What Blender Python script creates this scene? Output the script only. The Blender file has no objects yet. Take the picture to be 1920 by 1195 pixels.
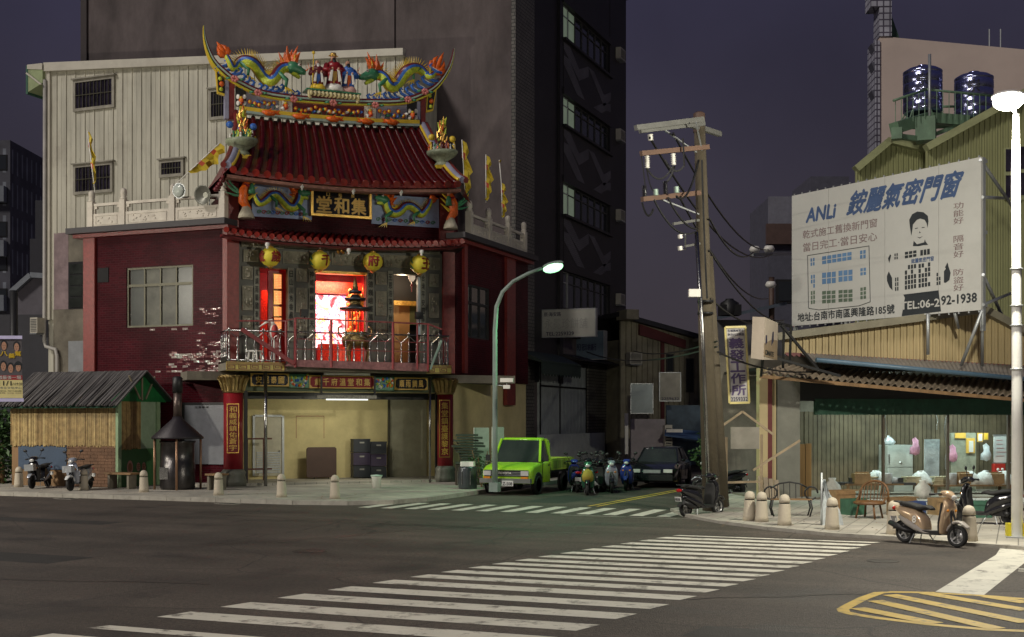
import bpy, math, random
from math import sin, cos, pi, radians
from mathutils import Vector, Matrix
random.seed(7)
SC = bpy.context.scene
COL = SC.collection

# ---------------------------------------------------------------- camera, sky, light, exposure
F = 2350.0; CU = 960.0; HV = 785.0; CH_ = 2.5
cA, sA = cos(radians(22)), sin(radians(22))
cam_d = bpy.data.cameras.new('camera'); cam = bpy.data.objects.new('camera', cam_d); COL.objects.link(cam)
cam.location = (0, 0, CH_); cam.rotation_euler = (pi/2, 0, radians(22))
cam_d.sensor_width = 36; cam_d.sensor_fit = 'HORIZONTAL'; cam_d.lens = 36*F/1920
cam_d.shift_y = (HV-597.5)/1920; cam_d.clip_end = 2000; cam_d.clip_start = .1
SC.camera = cam

w = bpy.data.worlds.new('World'); SC.world = w; w.use_nodes = True
nt = w.node_tree; nt.nodes.clear()
def wn(t, **k):
    n = nt.nodes.new(t)
    for a, b in k.items(): setattr(n, a, b)
    return n
wo = wn('ShaderNodeOutputWorld'); bg = wn('ShaderNodeBackground'); bg.inputs[1].default_value = .9
tc = wn('ShaderNodeTexCoord'); sp = wn('ShaderNodeSeparateXYZ'); rp = wn('ShaderNodeValToRGB')
rp.color_ramp.elements[0].position = 0.0; rp.color_ramp.elements[0].color = (.048, .040, .044, 1)
rp.color_ramp.elements[1].position = .5; rp.color_ramp.elements[1].color = (.031, .030, .072, 1)
e = rp.color_ramp.elements.new(.16); e.color = (.041, .036, .050, 1)
no = wn('ShaderNodeTexNoise'); no.inputs['Scale'].default_value = 3.2; no.inputs['Detail'].default_value = 5
mr = wn('ShaderNodeMapRange'); mr.inputs[1].default_value = .3; mr.inputs[2].default_value = .7; mr.inputs[3].default_value = .78; mr.inputs[4].default_value = 1.22
mx = wn('ShaderNodeMixRGB', blend_type='MULTIPLY'); mx.inputs[0].default_value = 1
L_ = nt.links.new
L_(tc.outputs['Generated'], sp.inputs[0]); L_(sp.outputs['Z'], rp.inputs[0]); L_(tc.outputs['Generated'], no.inputs['Vector'])
L_(no.outputs['Fac'], mr.inputs[0]); L_(rp.outputs[0], mx.inputs[1]); L_(mr.outputs[0], mx.inputs[2])
L_(mx.outputs[0], bg.inputs[0]); L_(bg.outputs[0], wo.inputs[0])

sd = bpy.data.lights.new('city_glow', 'SUN'); sd.energy = 1.32; sd.angle = radians(9); sd.color = (1, .93, .84)
so = bpy.data.objects.new('city_glow', sd); COL.objects.link(so)
so.rotation_euler = Vector((.34, .72, -.60)).to_track_quat('-Z', 'Y').to_euler()

SC.view_settings.view_transform = 'Standard'; SC.view_settings.look = 'None'
SC.view_settings.exposure = 0.0; SC.view_settings.gamma = 1
SC.render.engine = 'CYCLES'; SC.cycles.max_bounces = 6; SC.cycles.diffuse_bounces = 3; SC.cycles.glossy_bounces = 3
SC.cycles.sample_clamp_indirect = 3.0
try: SC.cycles.use_denoising = True
except Exception: pass

# ---------------------------------------------------------------- pixels to places
def WP(X, D, z): return Vector((cA*X - sA*D, sA*X + cA*D, z))
def AT(u, v, D): return WP((u-CU)/F*D, D, CH_+(HV-v)/F*D)
def GR(u, v, z=0.0):
    D = (CH_-z)*F/(v-HV); p = AT(u, v, D); p.z = z; return p
class PL:
    """vertical plane; s runs along it, n towards the viewer"""
    def __init__(self, o, d):
        self.o = Vector((o[0], o[1])); self.d = Vector((d[0], d[1])).normalized()
        self.n = Vector((self.d.y, -self.d.x))
        if self.n.dot(self.o) > 0: self.n = -self.n
    def P(self, s, z, n=0.0):
        q = self.o + self.d*s + self.n*n; return Vector((q.x, q.y, z))
    def at(self, u, v, n=0.0):
        r = (u-CU)/F; rx, ry = cA*r - sA, sA*r + cA
        q = self.o + self.n*n; D = q.dot(self.n)/(rx*self.n.x + ry*self.n.y)
        p = Vector((rx*D, ry*D)); return (p-q).dot(self.d), CH_+(HV-v)/F*D
    def pt(self, u, v, n=0.0):
        s, z = self.at(u, v, n); return self.P(s, z, n)
    def off(self, n): 
        p = PL((self.o.x+self.n.x*n, self.o.y+self.n.y*n), self.d); p.n = self.n.copy(); return p
def camplane(u, D, k=0.0):
    """plane through pixel column u at depth D, receding by k per unit to the right"""
    X = (u-CU)/F*D; p = WP(X, D, 0); d = WP(1, k, 0); return PL((p.x, p.y), (d.x, d.y))

# ---------------------------------------------------------------- materials
def lin(c): c /= 255.0; return c/12.92 if c <= .04045 else ((c+.055)/1.055)**2.4
def S(r, g, b, k=1.0): return tuple(min(.86, lin(x)*k) for x in (r, g, b)) + (1,)
MATS = {}
def M(name, col=(.5, .5, .5, 1), rough=.6, metal=0, var=.18, scale=2.0, bump=.15, bscale=None, emit=None, es=0, coat=0, dirt=0.0, trans=0, spec=.5, stretch=None):
    if name in MATS: return MATS[name]
    m = bpy.data.materials.new(name); m.use_nodes = True; t = m.node_tree; b = t.nodes['Principled BSDF']
    l = t.links.new
    b.inputs['Roughness'].default_value = rough; b.inputs['Metallic'].default_value = metal
    b.inputs['Specular IOR Level'].default_value = spec
    if coat: b.inputs['Coat Weight'].default_value = coat
    if trans: b.inputs['Transmission Weight'].default_value = trans
    tc = t.nodes.new('ShaderNodeTexCoord'); vec = tc.outputs['Object']
    if stretch:
        mp = t.nodes.new('ShaderNodeMapping'); mp.inputs['Scale'].default_value = stretch; l(vec, mp.inputs[0]); vec = mp.outputs[0]
    n = t.nodes.new('ShaderNodeTexNoise'); n.inputs['Scale'].default_value = scale; n.inputs['Detail'].default_value = 5; n.inputs['Roughness'].default_value = .65
    l(vec, n.inputs['Vector'])
    r = t.nodes.new('ShaderNodeMapRange'); r.inputs[1].default_value = .3; r.inputs[2].default_value = .7; r.inputs[3].default_value = 1-var; r.inputs[4].default_value = 1+var*.7
    l(n.outputs['Fac'], r.inputs[0])
    mxx = t.nodes.new('ShaderNodeMixRGB'); mxx.blend_type = 'MULTIPLY'; mxx.inputs[0].default_value = 1; mxx.inputs[1].default_value = col
    l(r.outputs[0], mxx.inputs[2]); out = mxx.outputs[0]
    if dirt:
        n3 = t.nodes.new('ShaderNodeTexNoise'); n3.inputs['Scale'].default_value = scale*.35; n3.inputs['Detail'].default_value = 8; n3.inputs['Roughness'].default_value = .7
        l(tc.outputs['Object'], n3.inputs['Vector'])
        rr = t.nodes.new('ShaderNodeMapRange'); rr.inputs[1].default_value = .52; rr.inputs[2].default_value = .7; rr.inputs[3].default_value = 0; rr.inputs[4].default_value = dirt
        l(n3.outputs['Fac'], rr.inputs[0])
        m2 = t.nodes.new('ShaderNodeMixRGB'); m2.inputs[2].default_value = (col[0]*.35+.01, col[1]*.3+.008, col[2]*.28+.006, 1)
        l(rr.outputs[0], m2.inputs[0]); l(out, m2.inputs[1]); out = m2.outputs[0]
    l(out, b.inputs['Base Color'])
    if bump:
        n2 = t.nodes.new('ShaderNodeTexNoise'); n2.inputs['Scale'].default_value = bscale or scale*12; n2.inputs['Detail'].default_value = 3
        l(vec, n2.inputs['Vector'])
        bp = t.nodes.new('ShaderNodeBump'); bp.inputs['Strength'].default_value = bump; bp.inputs['Distance'].default_value = .03
        l(n2.outputs['Fac'], bp.inputs['Height']); l(bp.outputs[0], b.inputs['Normal'])
    if emit:
        b.inputs['Emission Color'].default_value = emit; b.inputs['Emission Strength'].default_value = es
    MATS[name] = m; return m
def MT(name, c1, c2, mortar, bw, bh, ms=.008, rough=.3, bump=.6, offset=.5, var=.3, uneven=0.0, spec=.5):
    """tiles or bricks by UV in metres"""
    if name in MATS: return MATS[name]
    m = bpy.data.materials.new(name); m.use_nodes = True; t = m.node_tree; b = t.nodes['Principled BSDF']; l = t.links.new
    uv = t.nodes.new('ShaderNodeTexCoord'); br = t.nodes.new('ShaderNodeTexBrick'); br.offset = offset
    br.inputs['Scale'].default_value = 1; br.inputs['Brick Width'].default_value = bw; br.inputs['Row Height'].default_value = bh
    br.inputs['Mortar Size'].default_value = ms; br.inputs['Color1'].default_value = c1; br.inputs['Color2'].default_value = c2; br.inputs['Mortar'].default_value = mortar
    br.inputs['Mortar Smooth'].default_value = .2
    l(uv.outputs['UV'], br.inputs['Vector'])
    n = t.nodes.new('ShaderNodeTexNoise'); n.inputs['Scale'].default_value = .6; n.inputs['Detail'].default_value = 6; l(uv.outputs['UV'], n.inputs['Vector'])
    r = t.nodes.new('ShaderNodeMapRange'); r.inputs[1].default_value = .3; r.inputs[2].default_value = .7; r.inputs[3].default_value = 1-var; r.inputs[4].default_value = 1+var
    l(n.outputs['Fac'], r.inputs[0])
    mxx = t.nodes.new('ShaderNodeMixRGB'); mxx.blend_type = 'MULTIPLY'; mxx.inputs[0].default_value = 1
    l(br.outputs['Color'], mxx.inputs[1]); l(r.outputs[0], mxx.inputs[2]); l(mxx.outputs[0], b.inputs['Base Color'])
    b.inputs['Roughness'].default_value = rough; b.inputs['Specular IOR Level'].default_value = spec
    inv = t.nodes.new('ShaderNodeMath'); inv.operation = 'SUBTRACT'; inv.inputs[0].default_value = 1; l(br.outputs['Fac'], inv.inputs[1])
    hgt = inv.outputs[0]
    if uneven:
        wnz = t.nodes.new('ShaderNodeTexNoise'); wnz.inputs['Scale'].default_value = 3.2; wnz.inputs['Detail'].default_value = 2; l(uv.outputs['UV'], wnz.inputs['Vector'])
        ad = t.nodes.new('ShaderNodeMath'); ad.operation = 'MULTIPLY_ADD'; ad.inputs[1].default_value = uneven; l(wnz.outputs['Fac'], ad.inputs[0]); l(hgt, ad.inputs[2]); hgt = ad.outputs[0]
    bp = t.nodes.new('ShaderNodeBump'); bp.inputs['Strength'].default_value = bump; bp.inputs['Distance'].default_value = .012
    l(hgt, bp.inputs['Height']); l(bp.outputs[0], b.inputs['Normal'])
    MATS[name] = m; return m

# ---------------------------------------------------------------- mesh builder
ROOT = {}
class MB:
    def __init__(self): self.v = []; self.f = []; self.m = []; self.cur = 0; self.sm = []; self.smooth = False
    def add(self, vs, fs):
        o = len(self.v); self.v += [Vector(p) for p in vs]
        for f in fs: self.f.append([o+i for i in f]); self.m.append(self.cur); self.sm.append(self.smooth)
    def hexa(self, b, t):
        """b, t: four points each, same winding"""
        self.add(list(b)+list(t), [(3,2,1,0), (4,5,6,7), (0,1,5,4), (1,2,6,5), (2,3,7,6), (3,0,4,7)])
    def box(self, c, s, rz=0, mat=None):
        x, y, z = [k/2 for k in s]; pts = []
        for dz in (-z, z):
            for dx, dy in ((-x,-y), (x,-y), (x,y), (-x,y)):
                p = Vector((dx, dy, dz))
                if mat: p = mat @ p
                elif rz: p = Vector((dx*cos(rz)-dy*sin(rz), dx*sin(rz)+dy*cos(rz), dz))
                pts.append(Vector(c)+p)
        self.hexa(pts[:4], pts[4:])
    def pb(self, pl, s0, s1, z0, z1, n0, n1):
        if s0 > s1: s0, s1 = s1, s0
        if z0 > z1: z0, z1 = z1, z0
        P = pl.P
        self.hexa([P(s0,z0,n1), P(s1,z0,n1), P(s1,z0,n0), P(s0,z0,n0)], [P(s0,z1,n1), P(s1,z1,n1), P(s1,z1,n0), P(s0,z1,n0)])
    def px(self, pl, u0, u1, vt, vb, n0, n1):
        """box from pixels of its front face; heights read at u0"""
        s0, z1 = pl.at(u0, vt, n1); _, z0 = pl.at(u0, vb, n1); s1, _ = pl.at(u1, vt, n1)
        self.pb(pl, s0, s1, z0, z1, n0, n1)
    def prism(self, pl, pts, n0, n1):
        k = len(pts); a = [pl.P(s, z, n1) for s, z in pts]; b = [pl.P(s, z, n0) for s, z in pts]
        self.add(a+b, [tuple(range(k)), tuple(range(2*k-1, k-1, -1))] + [(i, k+i, k+(i+1)%k, (i+1)%k) for i in range(k)])
    def ppx(self, pl, px, n0, n1): self.prism(pl, [pl.at(u, v, n1) for u, v in px], n0, n1)
    def slab(self, pts, z0, z1):
        k = len(pts)
        self.add([(p[0], p[1], z1) for p in pts]+[(p[0], p[1], z0) for p in pts], [tuple(range(k)), tuple(range(2*k-1, k-1, -1))]+[(i, k+i, k+(i+1)%k, (i+1)%k) for i in range(k)])
    def tube(self, pts, r, seg=8, cap=True, flat=None, up=None, mats=None):
        pts = [Vector(p) for p in pts]; n = len(pts)
        R = r if isinstance(r, (list, tuple)) else [r]*n
        t0 = (pts[1]-pts[0]).normalized(); a = Vector(up) if up else (Vector((0,0,1)) if abs(t0.z) < .9 else Vector((1,0,0)))
        x = a.cross(t0).normalized(); vs = []; pt = t0
        for i, p in enumerate(pts):
            t = (pts[min(i+1, n-1)]-pts[max(i-1, 0)])
            t = t.normalized() if t.length > 1e-9 else pt
            if up: x = Vector(up).cross(t).normalized() if Vector(up).cross(t).length > 1e-4 else x
            else: x = (x - t*x.dot(t)).normalized()
            y = t.cross(x); pt = t
            fx, fy = (flat[i] if isinstance(flat, list) else flat) if flat else (1, 1)
            for k in range(seg):
                an = 2*pi*(k+.5)/seg; vs.append(p + x*cos(an)*R[i]*fx + y*sin(an)*R[i]*fy)
        o = len(self.v); self.v += vs
        for i in range(n-1):
            for k in range(seg):
                k2 = (k+1) % seg
                self.f.append([o+i*seg+k, o+i*seg+k2, o+(i+1)*seg+k2, o+(i+1)*seg+k]); self.m.append(mats[k] if mats else self.cur); self.sm.append(seg > 5)
        if cap:
            self.f.append([o+k for k in range(seg-1, -1, -1)]); self.m.append(mats[0] if mats else self.cur); self.sm.append(False)
            self.f.append([o+(n-1)*seg+k for k in range(seg)]); self.m.append(mats[0] if mats else self.cur); self.sm.append(False)
    def bar(self, a, b, w, h=None):
        """rectangular bar"""
        a, b = Vector(a), Vector(b); h = h or w; t = (b-a).normalized()
        up = Vector((0,0,1)) if abs(t.z) < .95 else Vector((0,1,0))
        x = t.cross(up).normalized()*w/2; y = x.normalized().cross(t)*h/2
        self.hexa([a-x-y, a+x-y, a+x+y, a-x+y], [b-x-y, b+x-y, b+x+y, b-x+y])
    def lathe(self, prof, c=(0,0,0), seg=12, mat=None, sc=(1,1)):
        o = len(self.v); c = Vector(c); n = len(prof)
        for r, z in prof:
            for k in range(seg):
                a = 2*pi*k/seg; p = Vector((r*cos(a)*sc[0], r*sin(a)*sc[1], z)); self.v.append(c+(mat @ p if mat else p))
        for i in range(n-1):
            for k in range(seg):
                k2 = (k+1) % seg; self.f.append([o+i*seg+k, o+i*seg+k2, o+(i+1)*seg+k2, o+(i+1)*seg+k]); self.m.append(self.cur); self.sm.append(seg > 5)
        self.f.append([o+k for k in range(seg-1, -1, -1)]); self.m.append(self.cur); self.sm.append(False)
        self.f.append([o+(n-1)*seg+k for k in range(seg)]); self.m.append(self.cur); self.sm.append(False)
    def ell(self, c, r, seg=10, rings=6, mat=None):
        if not isinstance(r, (tuple, list)): r = (r, r, r)
        prof = [(max(.001, sin(pi*i/rings)), -cos(pi*i/rings)) for i in range(rings+1)]
        q = Matrix.Diagonal(Vector(r)); self.lathe(prof, c, seg, (mat @ q) if mat else q)
    def cone(self, a, b, r, seg=5): self.tube([a, b], [r, r*.05], seg)
    def build(self, name, mats, parent=None, local=False, kind=None, label=None):
        me = bpy.data.meshes.new(name); mats = mats if isinstance(mats, (list, tuple)) else [mats]
        vs = self.v
        if parent is not None and not local:
            inv = ROOT[parent.name].inverted(); vs = [inv @ p for p in vs]
        me.from_pydata([tuple(p) for p in vs], [], self.f)
        for x in mats: me.materials.append(x)
        me.polygons.foreach_set('material_index', self.m); me.polygons.foreach_set('use_smooth', self.sm)
        uvl = me.uv_layers.new(name='UVMap'); wv = self.v; dat = []
        for f in self.f:
            a, b, c = wv[f[0]], wv[f[1]], wv[f[2]]; n = (b-a).cross(c-a)
            if abs(n.z) > .8*n.length or n.length < 1e-12:
                for i in f: dat += [wv[i].x, wv[i].y]
            else:
                t = Vector((-n.y, n.x, 0)).normalized()
                if t.x+t.y*.7 < 0: t = -t
                for i in f: dat += [wv[i].x*t.x+wv[i].y*t.y, wv[i].z]
        uvl.data.foreach_set('uv', dat)
        me.validate(); me.update()
        o = bpy.data.objects.new(name, me); COL.objects.link(o)
        if parent is not None: o.parent = parent; ROOT[o.name] = ROOT[parent.name]
        else: ROOT[o.name] = Matrix.Identity(4)
        if kind: o['kind'] = kind
        if label: o['label'] = label
        return o
def T(name, label, cat, loc=(0,0,0), rz=0, group=None):
    o = bpy.data.objects.new(name, None); COL.objects.link(o); o.empty_display_size = .3
    o.location = loc; o.rotation_euler = (0, 0, rz); o['label'] = label; o['category'] = cat
    if group: o['group'] = group
    ROOT[o.name] = Matrix.Translation(Vector(loc)) @ Matrix.Rotation(rz, 4, 'Z'); return o
def tag(o, label, cat, group=None):
    o['label'] = label; o['category'] = cat
    if group: o['group'] = group
    return o
def dup(root, loc=None, rz=None, label=None, parent=None):
    c = root.copy(); COL.objects.link(c)
    if parent is not None: c.parent = parent
    if loc is not None: c.location = loc
    if rz is not None: c.rotation_euler = (0, 0, rz)
    if label: c['label'] = label
    for ch in list(root.children): dup(ch, parent=c)
    return c
def one(fn, name, mats, parent=None, **k):
    m = MB(); fn(m); return m.build(name, mats, parent, **k)
_T = {}
def text2d(body, bold=0.0):
    k = body
    if k not in _T:
        c = bpy.data.curves.new('t', 'FONT'); c.body = body; c.size = 1; c.resolution_u = 2
        o = bpy.data.objects.new('t', c); COL.objects.link(o)
        dg = bpy.context.evaluated_depsgraph_get(); me = bpy.data.meshes.new_from_object(o.evaluated_get(dg))
        vs = [(v.co.x, v.co.y) for v in me.vertices]; fs = [tuple(p.vertices) for p in me.polygons]
        bpy.data.objects.remove(o); bpy.data.curves.remove(c); bpy.data.meshes.remove(me)
        if not vs: vs = [(0, 0), (1, 1)]
        xs = [a for a, b in vs]; ys = [b for a, b in vs]
        _T[k] = (vs, fs, min(xs), max(xs), min(ys), max(ys))
    return _T[k]
def text(mb, body, fn, bold=0.0, shear=0.0):
    """fn maps unit square (x right, y up) to a point"""
    vs, fs, x0, x1, y0, y1 = text2d(body, bold)
    W = (x1-x0) or 1; H = (y1-y0) or 1
    p0 = Vector(fn(.5, .5)); nrm = (Vector(fn(.51, .5))-p0).cross(Vector(fn(.5, .51))-p0)
    nrm = nrm.normalized() if nrm.length > 1e-12 else Vector((0, 0, 1))
    b = bold*.8; offs = [(0, 0)] if bold < .008 else ([(-b, 0), (b, 0), (0, b)] if bold < .028 else [(-b, 0), (b, 0), (0, b), (0, -b), (0, 0)])
    for k, (ox, oy) in enumerate(offs):
        mb.add([Vector(fn((x+ox-x0)/W+shear*((y-y0)/H-.5), (y+oy-y0)/H))+nrm*.0009*k for x, y in vs], fs)
def tpx(mb, pl, body, u0, u1, vt, vb, n, bold=.0, shear=0):
    s0, z1 = pl.at(u0, vt, n); _, z0 = pl.at(u0, vb, n); s1, _ = pl.at(u1, vt, n)
    text(mb, body, lambda x, y: pl.P(s0+(s1-s0)*x, z0+(z1-z0)*y, n), bold, shear)
def vtext(mb, pl, body, u0, u1, vt, vb, n, bold=.0, gap=.14):
    s0, z1 = pl.at(u0, vt, n); _, z0 = pl.at(u0, vb, n); s1, _ = pl.at(u1, vt, n); k = len(body); st = (z1-z0)/k
    for i, ch in enumerate(body):
        a = z1-st*(i+1)+st*gap/2; h = st*(1-gap)
        text(mb, ch, lambda x, y: pl.P(s0+(s1-s0)*x, a+h*y, n), bold)
def lamp(name, kind, loc, energy, color, size=.3, rot=None, sy=None, spot=None):
    d = bpy.data.lights.new(name, kind); d.energy = energy; d.color = color
    if kind == 'AREA':
        d.size = size
        if sy: d.shape = 'RECTANGLE'; d.size_y = sy
    else: d.shadow_soft_size = size
    if spot: d.spot_size = radians(spot); d.spot_blend = .5
    o = bpy.data.objects.new(name, d); COL.objects.link(o); o.location = loc
    if rot is not None: o.rotation_euler = Vector(rot).to_track_quat('-Z', 'Y').to_euler()
    return o
def corr(mb, a, b, c, d, waves, amp, rows=1, seg=6):
    """corrugated sheet, a-b top edge, d-c bottom edge, ribs run a to d"""
    a, b, c, d = map(Vector, (a, b, c, d)); n = (b-a).cross(d-a).normalized(); N = waves*seg; vs = []
    for j in range(rows+1):
        t = j/rows
        for i in range(N+1):
            s = i/N; p = (a*(1-s)+b*s)*(1-t)+(d*(1-s)+c*s)*t
            vs.append(p+n*amp*sin(2*pi*waves*s))
    mb.smooth = True
    mb.add(vs, [(j*(N+1)+i, j*(N+1)+i+1, (j+1)*(N+1)+i+1, (j+1)*(N+1)+i) for j in range(rows) for i in range(N)]); mb.smooth = False
# ---------------------------------------------------------------- materials used throughout
def asphalt():
    m = M('asphalt', (.068, .055, .045, 1), rough=.6, var=.35, scale=.35, bump=1.0, bscale=45)
    t = m.node_tree; b = t.nodes['Principled BSDF']; l = t.links.new
    src = b.inputs['Base Color'].links[0].from_socket
    tc = t.nodes.new('ShaderNodeTexCoord'); n = t.nodes.new('ShaderNodeTexNoise'); n.inputs['Scale'].default_value = 16; n.inputs['Detail'].default_value = 8; n.inputs['Roughness'].default_value = .8; l(tc.outputs['Object'], n.inputs['Vector'])
    r = t.nodes.new('ShaderNodeMapRange'); r.inputs[1].default_value = .35; r.inputs[2].default_value = .68; r.inputs[3].default_value = .4; r.inputs[4].default_value = 2.0; l(n.outputs['Fac'], r.inputs[0])
    mx = t.nodes.new('ShaderNodeMixRGB'); mx.blend_type = 'MULTIPLY'; mx.inputs[0].default_value = 1; l(src, mx.inputs[1]); l(r.outputs[0], mx.inputs[2])
    # wheel tracks and seams running along the avenue
    mp = t.nodes.new('ShaderNodeMapping'); mp.inputs['Scale'].default_value = (.02, .9, 1); l(tc.outputs['Object'], mp.inputs[0])
    n2 = t.nodes.new('ShaderNodeTexNoise'); n2.inputs['Scale'].default_value = 1; n2.inputs['Detail'].default_value = 4; l(mp.outputs[0], n2.inputs['Vector'])
    r2 = t.nodes.new('ShaderNodeMapRange'); r2.inputs[1].default_value = .35; r2.inputs[2].default_value = .65; r2.inputs[3].default_value = .78; r2.inputs[4].default_value = 1.2; l(n2.outputs['Fac'], r2.inputs[0])
    m2 = t.nodes.new('ShaderNodeMixRGB'); m2.blend_type = 'MULTIPLY'; m2.inputs[0].default_value = 1; l(mx.outputs[0], m2.inputs[1]); l(r2.outputs[0], m2.inputs[2])
    l(m2.outputs[0], b.inputs['Base Color']); return m
def worn(name, col, amount=.8):
    """road paint worn through in flakes"""
    m = M(name, col, rough=.6, var=.12, scale=1.5, bump=.2)
    t = m.node_tree; b = t.nodes['Principled BSDF']; l = t.links.new; src = b.inputs['Base Color'].links[0].from_socket
    tc = t.nodes.new('ShaderNodeTexCoord'); n = t.nodes.new('ShaderNodeTexNoise'); n.inputs['Scale'].default_value = 2.4; n.inputs['Detail'].default_value = 12; n.inputs['Roughness'].default_value = .75; l(tc.outputs['Object'], n.inputs['Vector'])
    r = t.nodes.new('ShaderNodeMapRange'); r.inputs[1].default_value = .53; r.inputs[2].default_value = .62; r.inputs[3].default_value = 0; r.inputs[4].default_value = amount; l(n.outputs['Fac'], r.inputs[0])
    mx = t.nodes.new('ShaderNodeMixRGB'); mx.inputs[2].default_value = (.08, .07, .06, 1); l(r.outputs[0], mx.inputs[0]); l(src, mx.inputs[1]); l(mx.outputs[0], b.inputs['Base Color']); return m
m_asph = asphalt()
m_white = worn('road_paint_white', (.62, .60, .52, 1)); m_yel = worn('road_paint_yellow', (.62, .42, .05, 1), .75)
m_pave = MT('paving', (.42, .39, .33, 1), (.34, .32, .28, 1), (.16, .15, .13, 1), .4, .4, .012, rough=.7, bump=.5, offset=0)
m_kerb = M('kerb_concrete', (.38, .36, .31, 1), rough=.8, var=.25, scale=3, dirt=.5)
m_gran = M('bollard_granite', (.52, .46, .36, 1), rough=.65, var=.12, scale=1.5, bump=.3, bscale=60, dirt=.3)
m_brick = MT('red_glazed_tile', (.062, .004, .009, 1), (.038, .0025, .006, 1), (.06, .018, .022, 1), .24, .085, .010, rough=.4, bump=.8, var=.4, uneven=.6, spec=.06)
m_redst = M('red_stone', (.21, .03, .026, 1), rough=.35, var=.3, scale=8, bump=.2)
m_wht = M('white_stone', (.62, .57, .49, 1), rough=.7, var=.15, scale=2, bump=.4, bscale=14, dirt=.35)
m_carv = M('carved_grey_stone', (.27, .25, .185, 1), rough=.6, var=.3, scale=3, bump=1.0, bscale=9)
m_carvd = M('dark_grey_stone', (.12, .12, .10, 1), rough=.5, var=.2, scale=3)
m_engr = M('engraved_dark', (.05, .05, .045, 1), rough=.8)
m_tile = M('oxblood_roof_tile', (.082, .003, .004, 1), rough=.28, var=.35, scale=3, bump=.25, coat=.12, spec=.3)
m_tilee = M('red_tile_end', (.26, .022, .015, 1), rough=.3, var=.3, scale=6)
m_pink = M('faded_pink_plaster', (.45, .22, .18, 1), rough=.8, var=.4, scale=5)
m_gold = M('gold', (.85, .52, .13, 1), rough=.35, metal=.75, var=.2, scale=8)
m_goldp = M('gold_paint', (.80, .50, .10, 1), rough=.45, var=.15)
m_red = M('red_lacquer', (.28, .015, .02, 1), rough=.3, var=.2)
m_redp = M('red_painted_steel', (.26, .02, .025, 1), rough=.45, var=.35, scale=4, dirt=.3)
m_peel = M('peeling_red_paint', (.36, .16, .16, 1), rough=.7, var=.5, scale=5, dirt=.95)
m_black = M('black', (.012, .012, .013, 1), rough=.5)
m_blackg = M('gloss_black', (.01, .01, .012, 1), rough=.12, coat=.5)
m_dark = M('dark_void', (.015, .015, .016, 1), rough=.9)
m_steel = M('stainless_steel', (.38, .38, .37, 1), rough=.22, metal=1, var=.05)
m_steeld = M('galvanised_steel', (.42, .44, .45, 1), rough=.45, metal=.6, var=.15, dirt=.3)
m_cream = M('cream_wall', (.64, .55, .28, 1), rough=.8, var=.14, scale=1.2, dirt=.25)
m_yel_t = M('yellow_glaze', (.86, .60, .05, 1), rough=.35, var=.15)
m_orange = M('orange_glaze', (.86, .15, .015, 1), rough=.35, var=.4, scale=8, bump=.7, bscale=18)
m_green = M('green_glaze', (.06, .24, .12, 1), rough=.35, var=.3, scale=6)
m_lime = M('lime_glaze', (.56, .66, .05, 1), rough=.35, var=.4, scale=10, bump=.9, bscale=16)
m_blue = M('blue_glaze', (.05, .17, .58, 1), rough=.35, var=.4, scale=10, bump=.9, bscale=16)
m_lblue = M('pale_blue_plaster', (.32, .40, .60, 1), rough=.6, var=.2, scale=3)
m_lilac = M('grey_lilac_plaster', (.33, .33, .44, 1), rough=.6, var=.2, scale=3)
m_maroon = M('maroon_glaze', (.16, .02, .025, 1), rough=.35, var=.2)
m_whg = M('white_glaze', (.84, .82, .76, 1), rough=.35, var=.1)
m_mint = M('pale_mint_paint', (.42, .55, .47, 1), rough=.4, var=.1)
m_skin = M('statue_skin', (.62, .34, .22, 1), rough=.5, var=.1)
m_bronze = M('bronze', (.35, .25, .10, 1), rough=.3, metal=.85, var=.35, scale=6, bump=.5)
m_glass = M('dark_window_glass', (.03, .035, .04, 1), rough=.08, spec=.8, var=.1, bump=0)
m_glassf = M('frosted_window_glass', (.16, .17, .14, 1), rough=.25, var=.5, scale=1.4, bump=.1)
m_alu = M('aluminium_frame', (.08, .075, .05, 1), rough=.45, metal=.4)
m_conc = M('stained_concrete', (.20, .18, .14, 1), rough=.9, var=.35, scale=1.2, dirt=.6)
m_fluo = M('tube_glow', (.9, .9, .9, 1), emit=(.95, 1, .9, 1), es=1.2)
m_rub = M('black_rubber', (.018, .018, .018, 1), rough=.75, bump=.3)
m_wood = M('weathered_wood', (.22, .13, .06, 1), rough=.7, var=.4, scale=3, stretch=(1, 1, .15))

# ---------------------------------------------------------------- the ground
one(lambda m: m.add([(-400,-60,0), (400,-60,0), (400,700,0), (-400,700,0)], [(0,1,2,3)]), 'road', m_asph, kind='structure')
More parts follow.
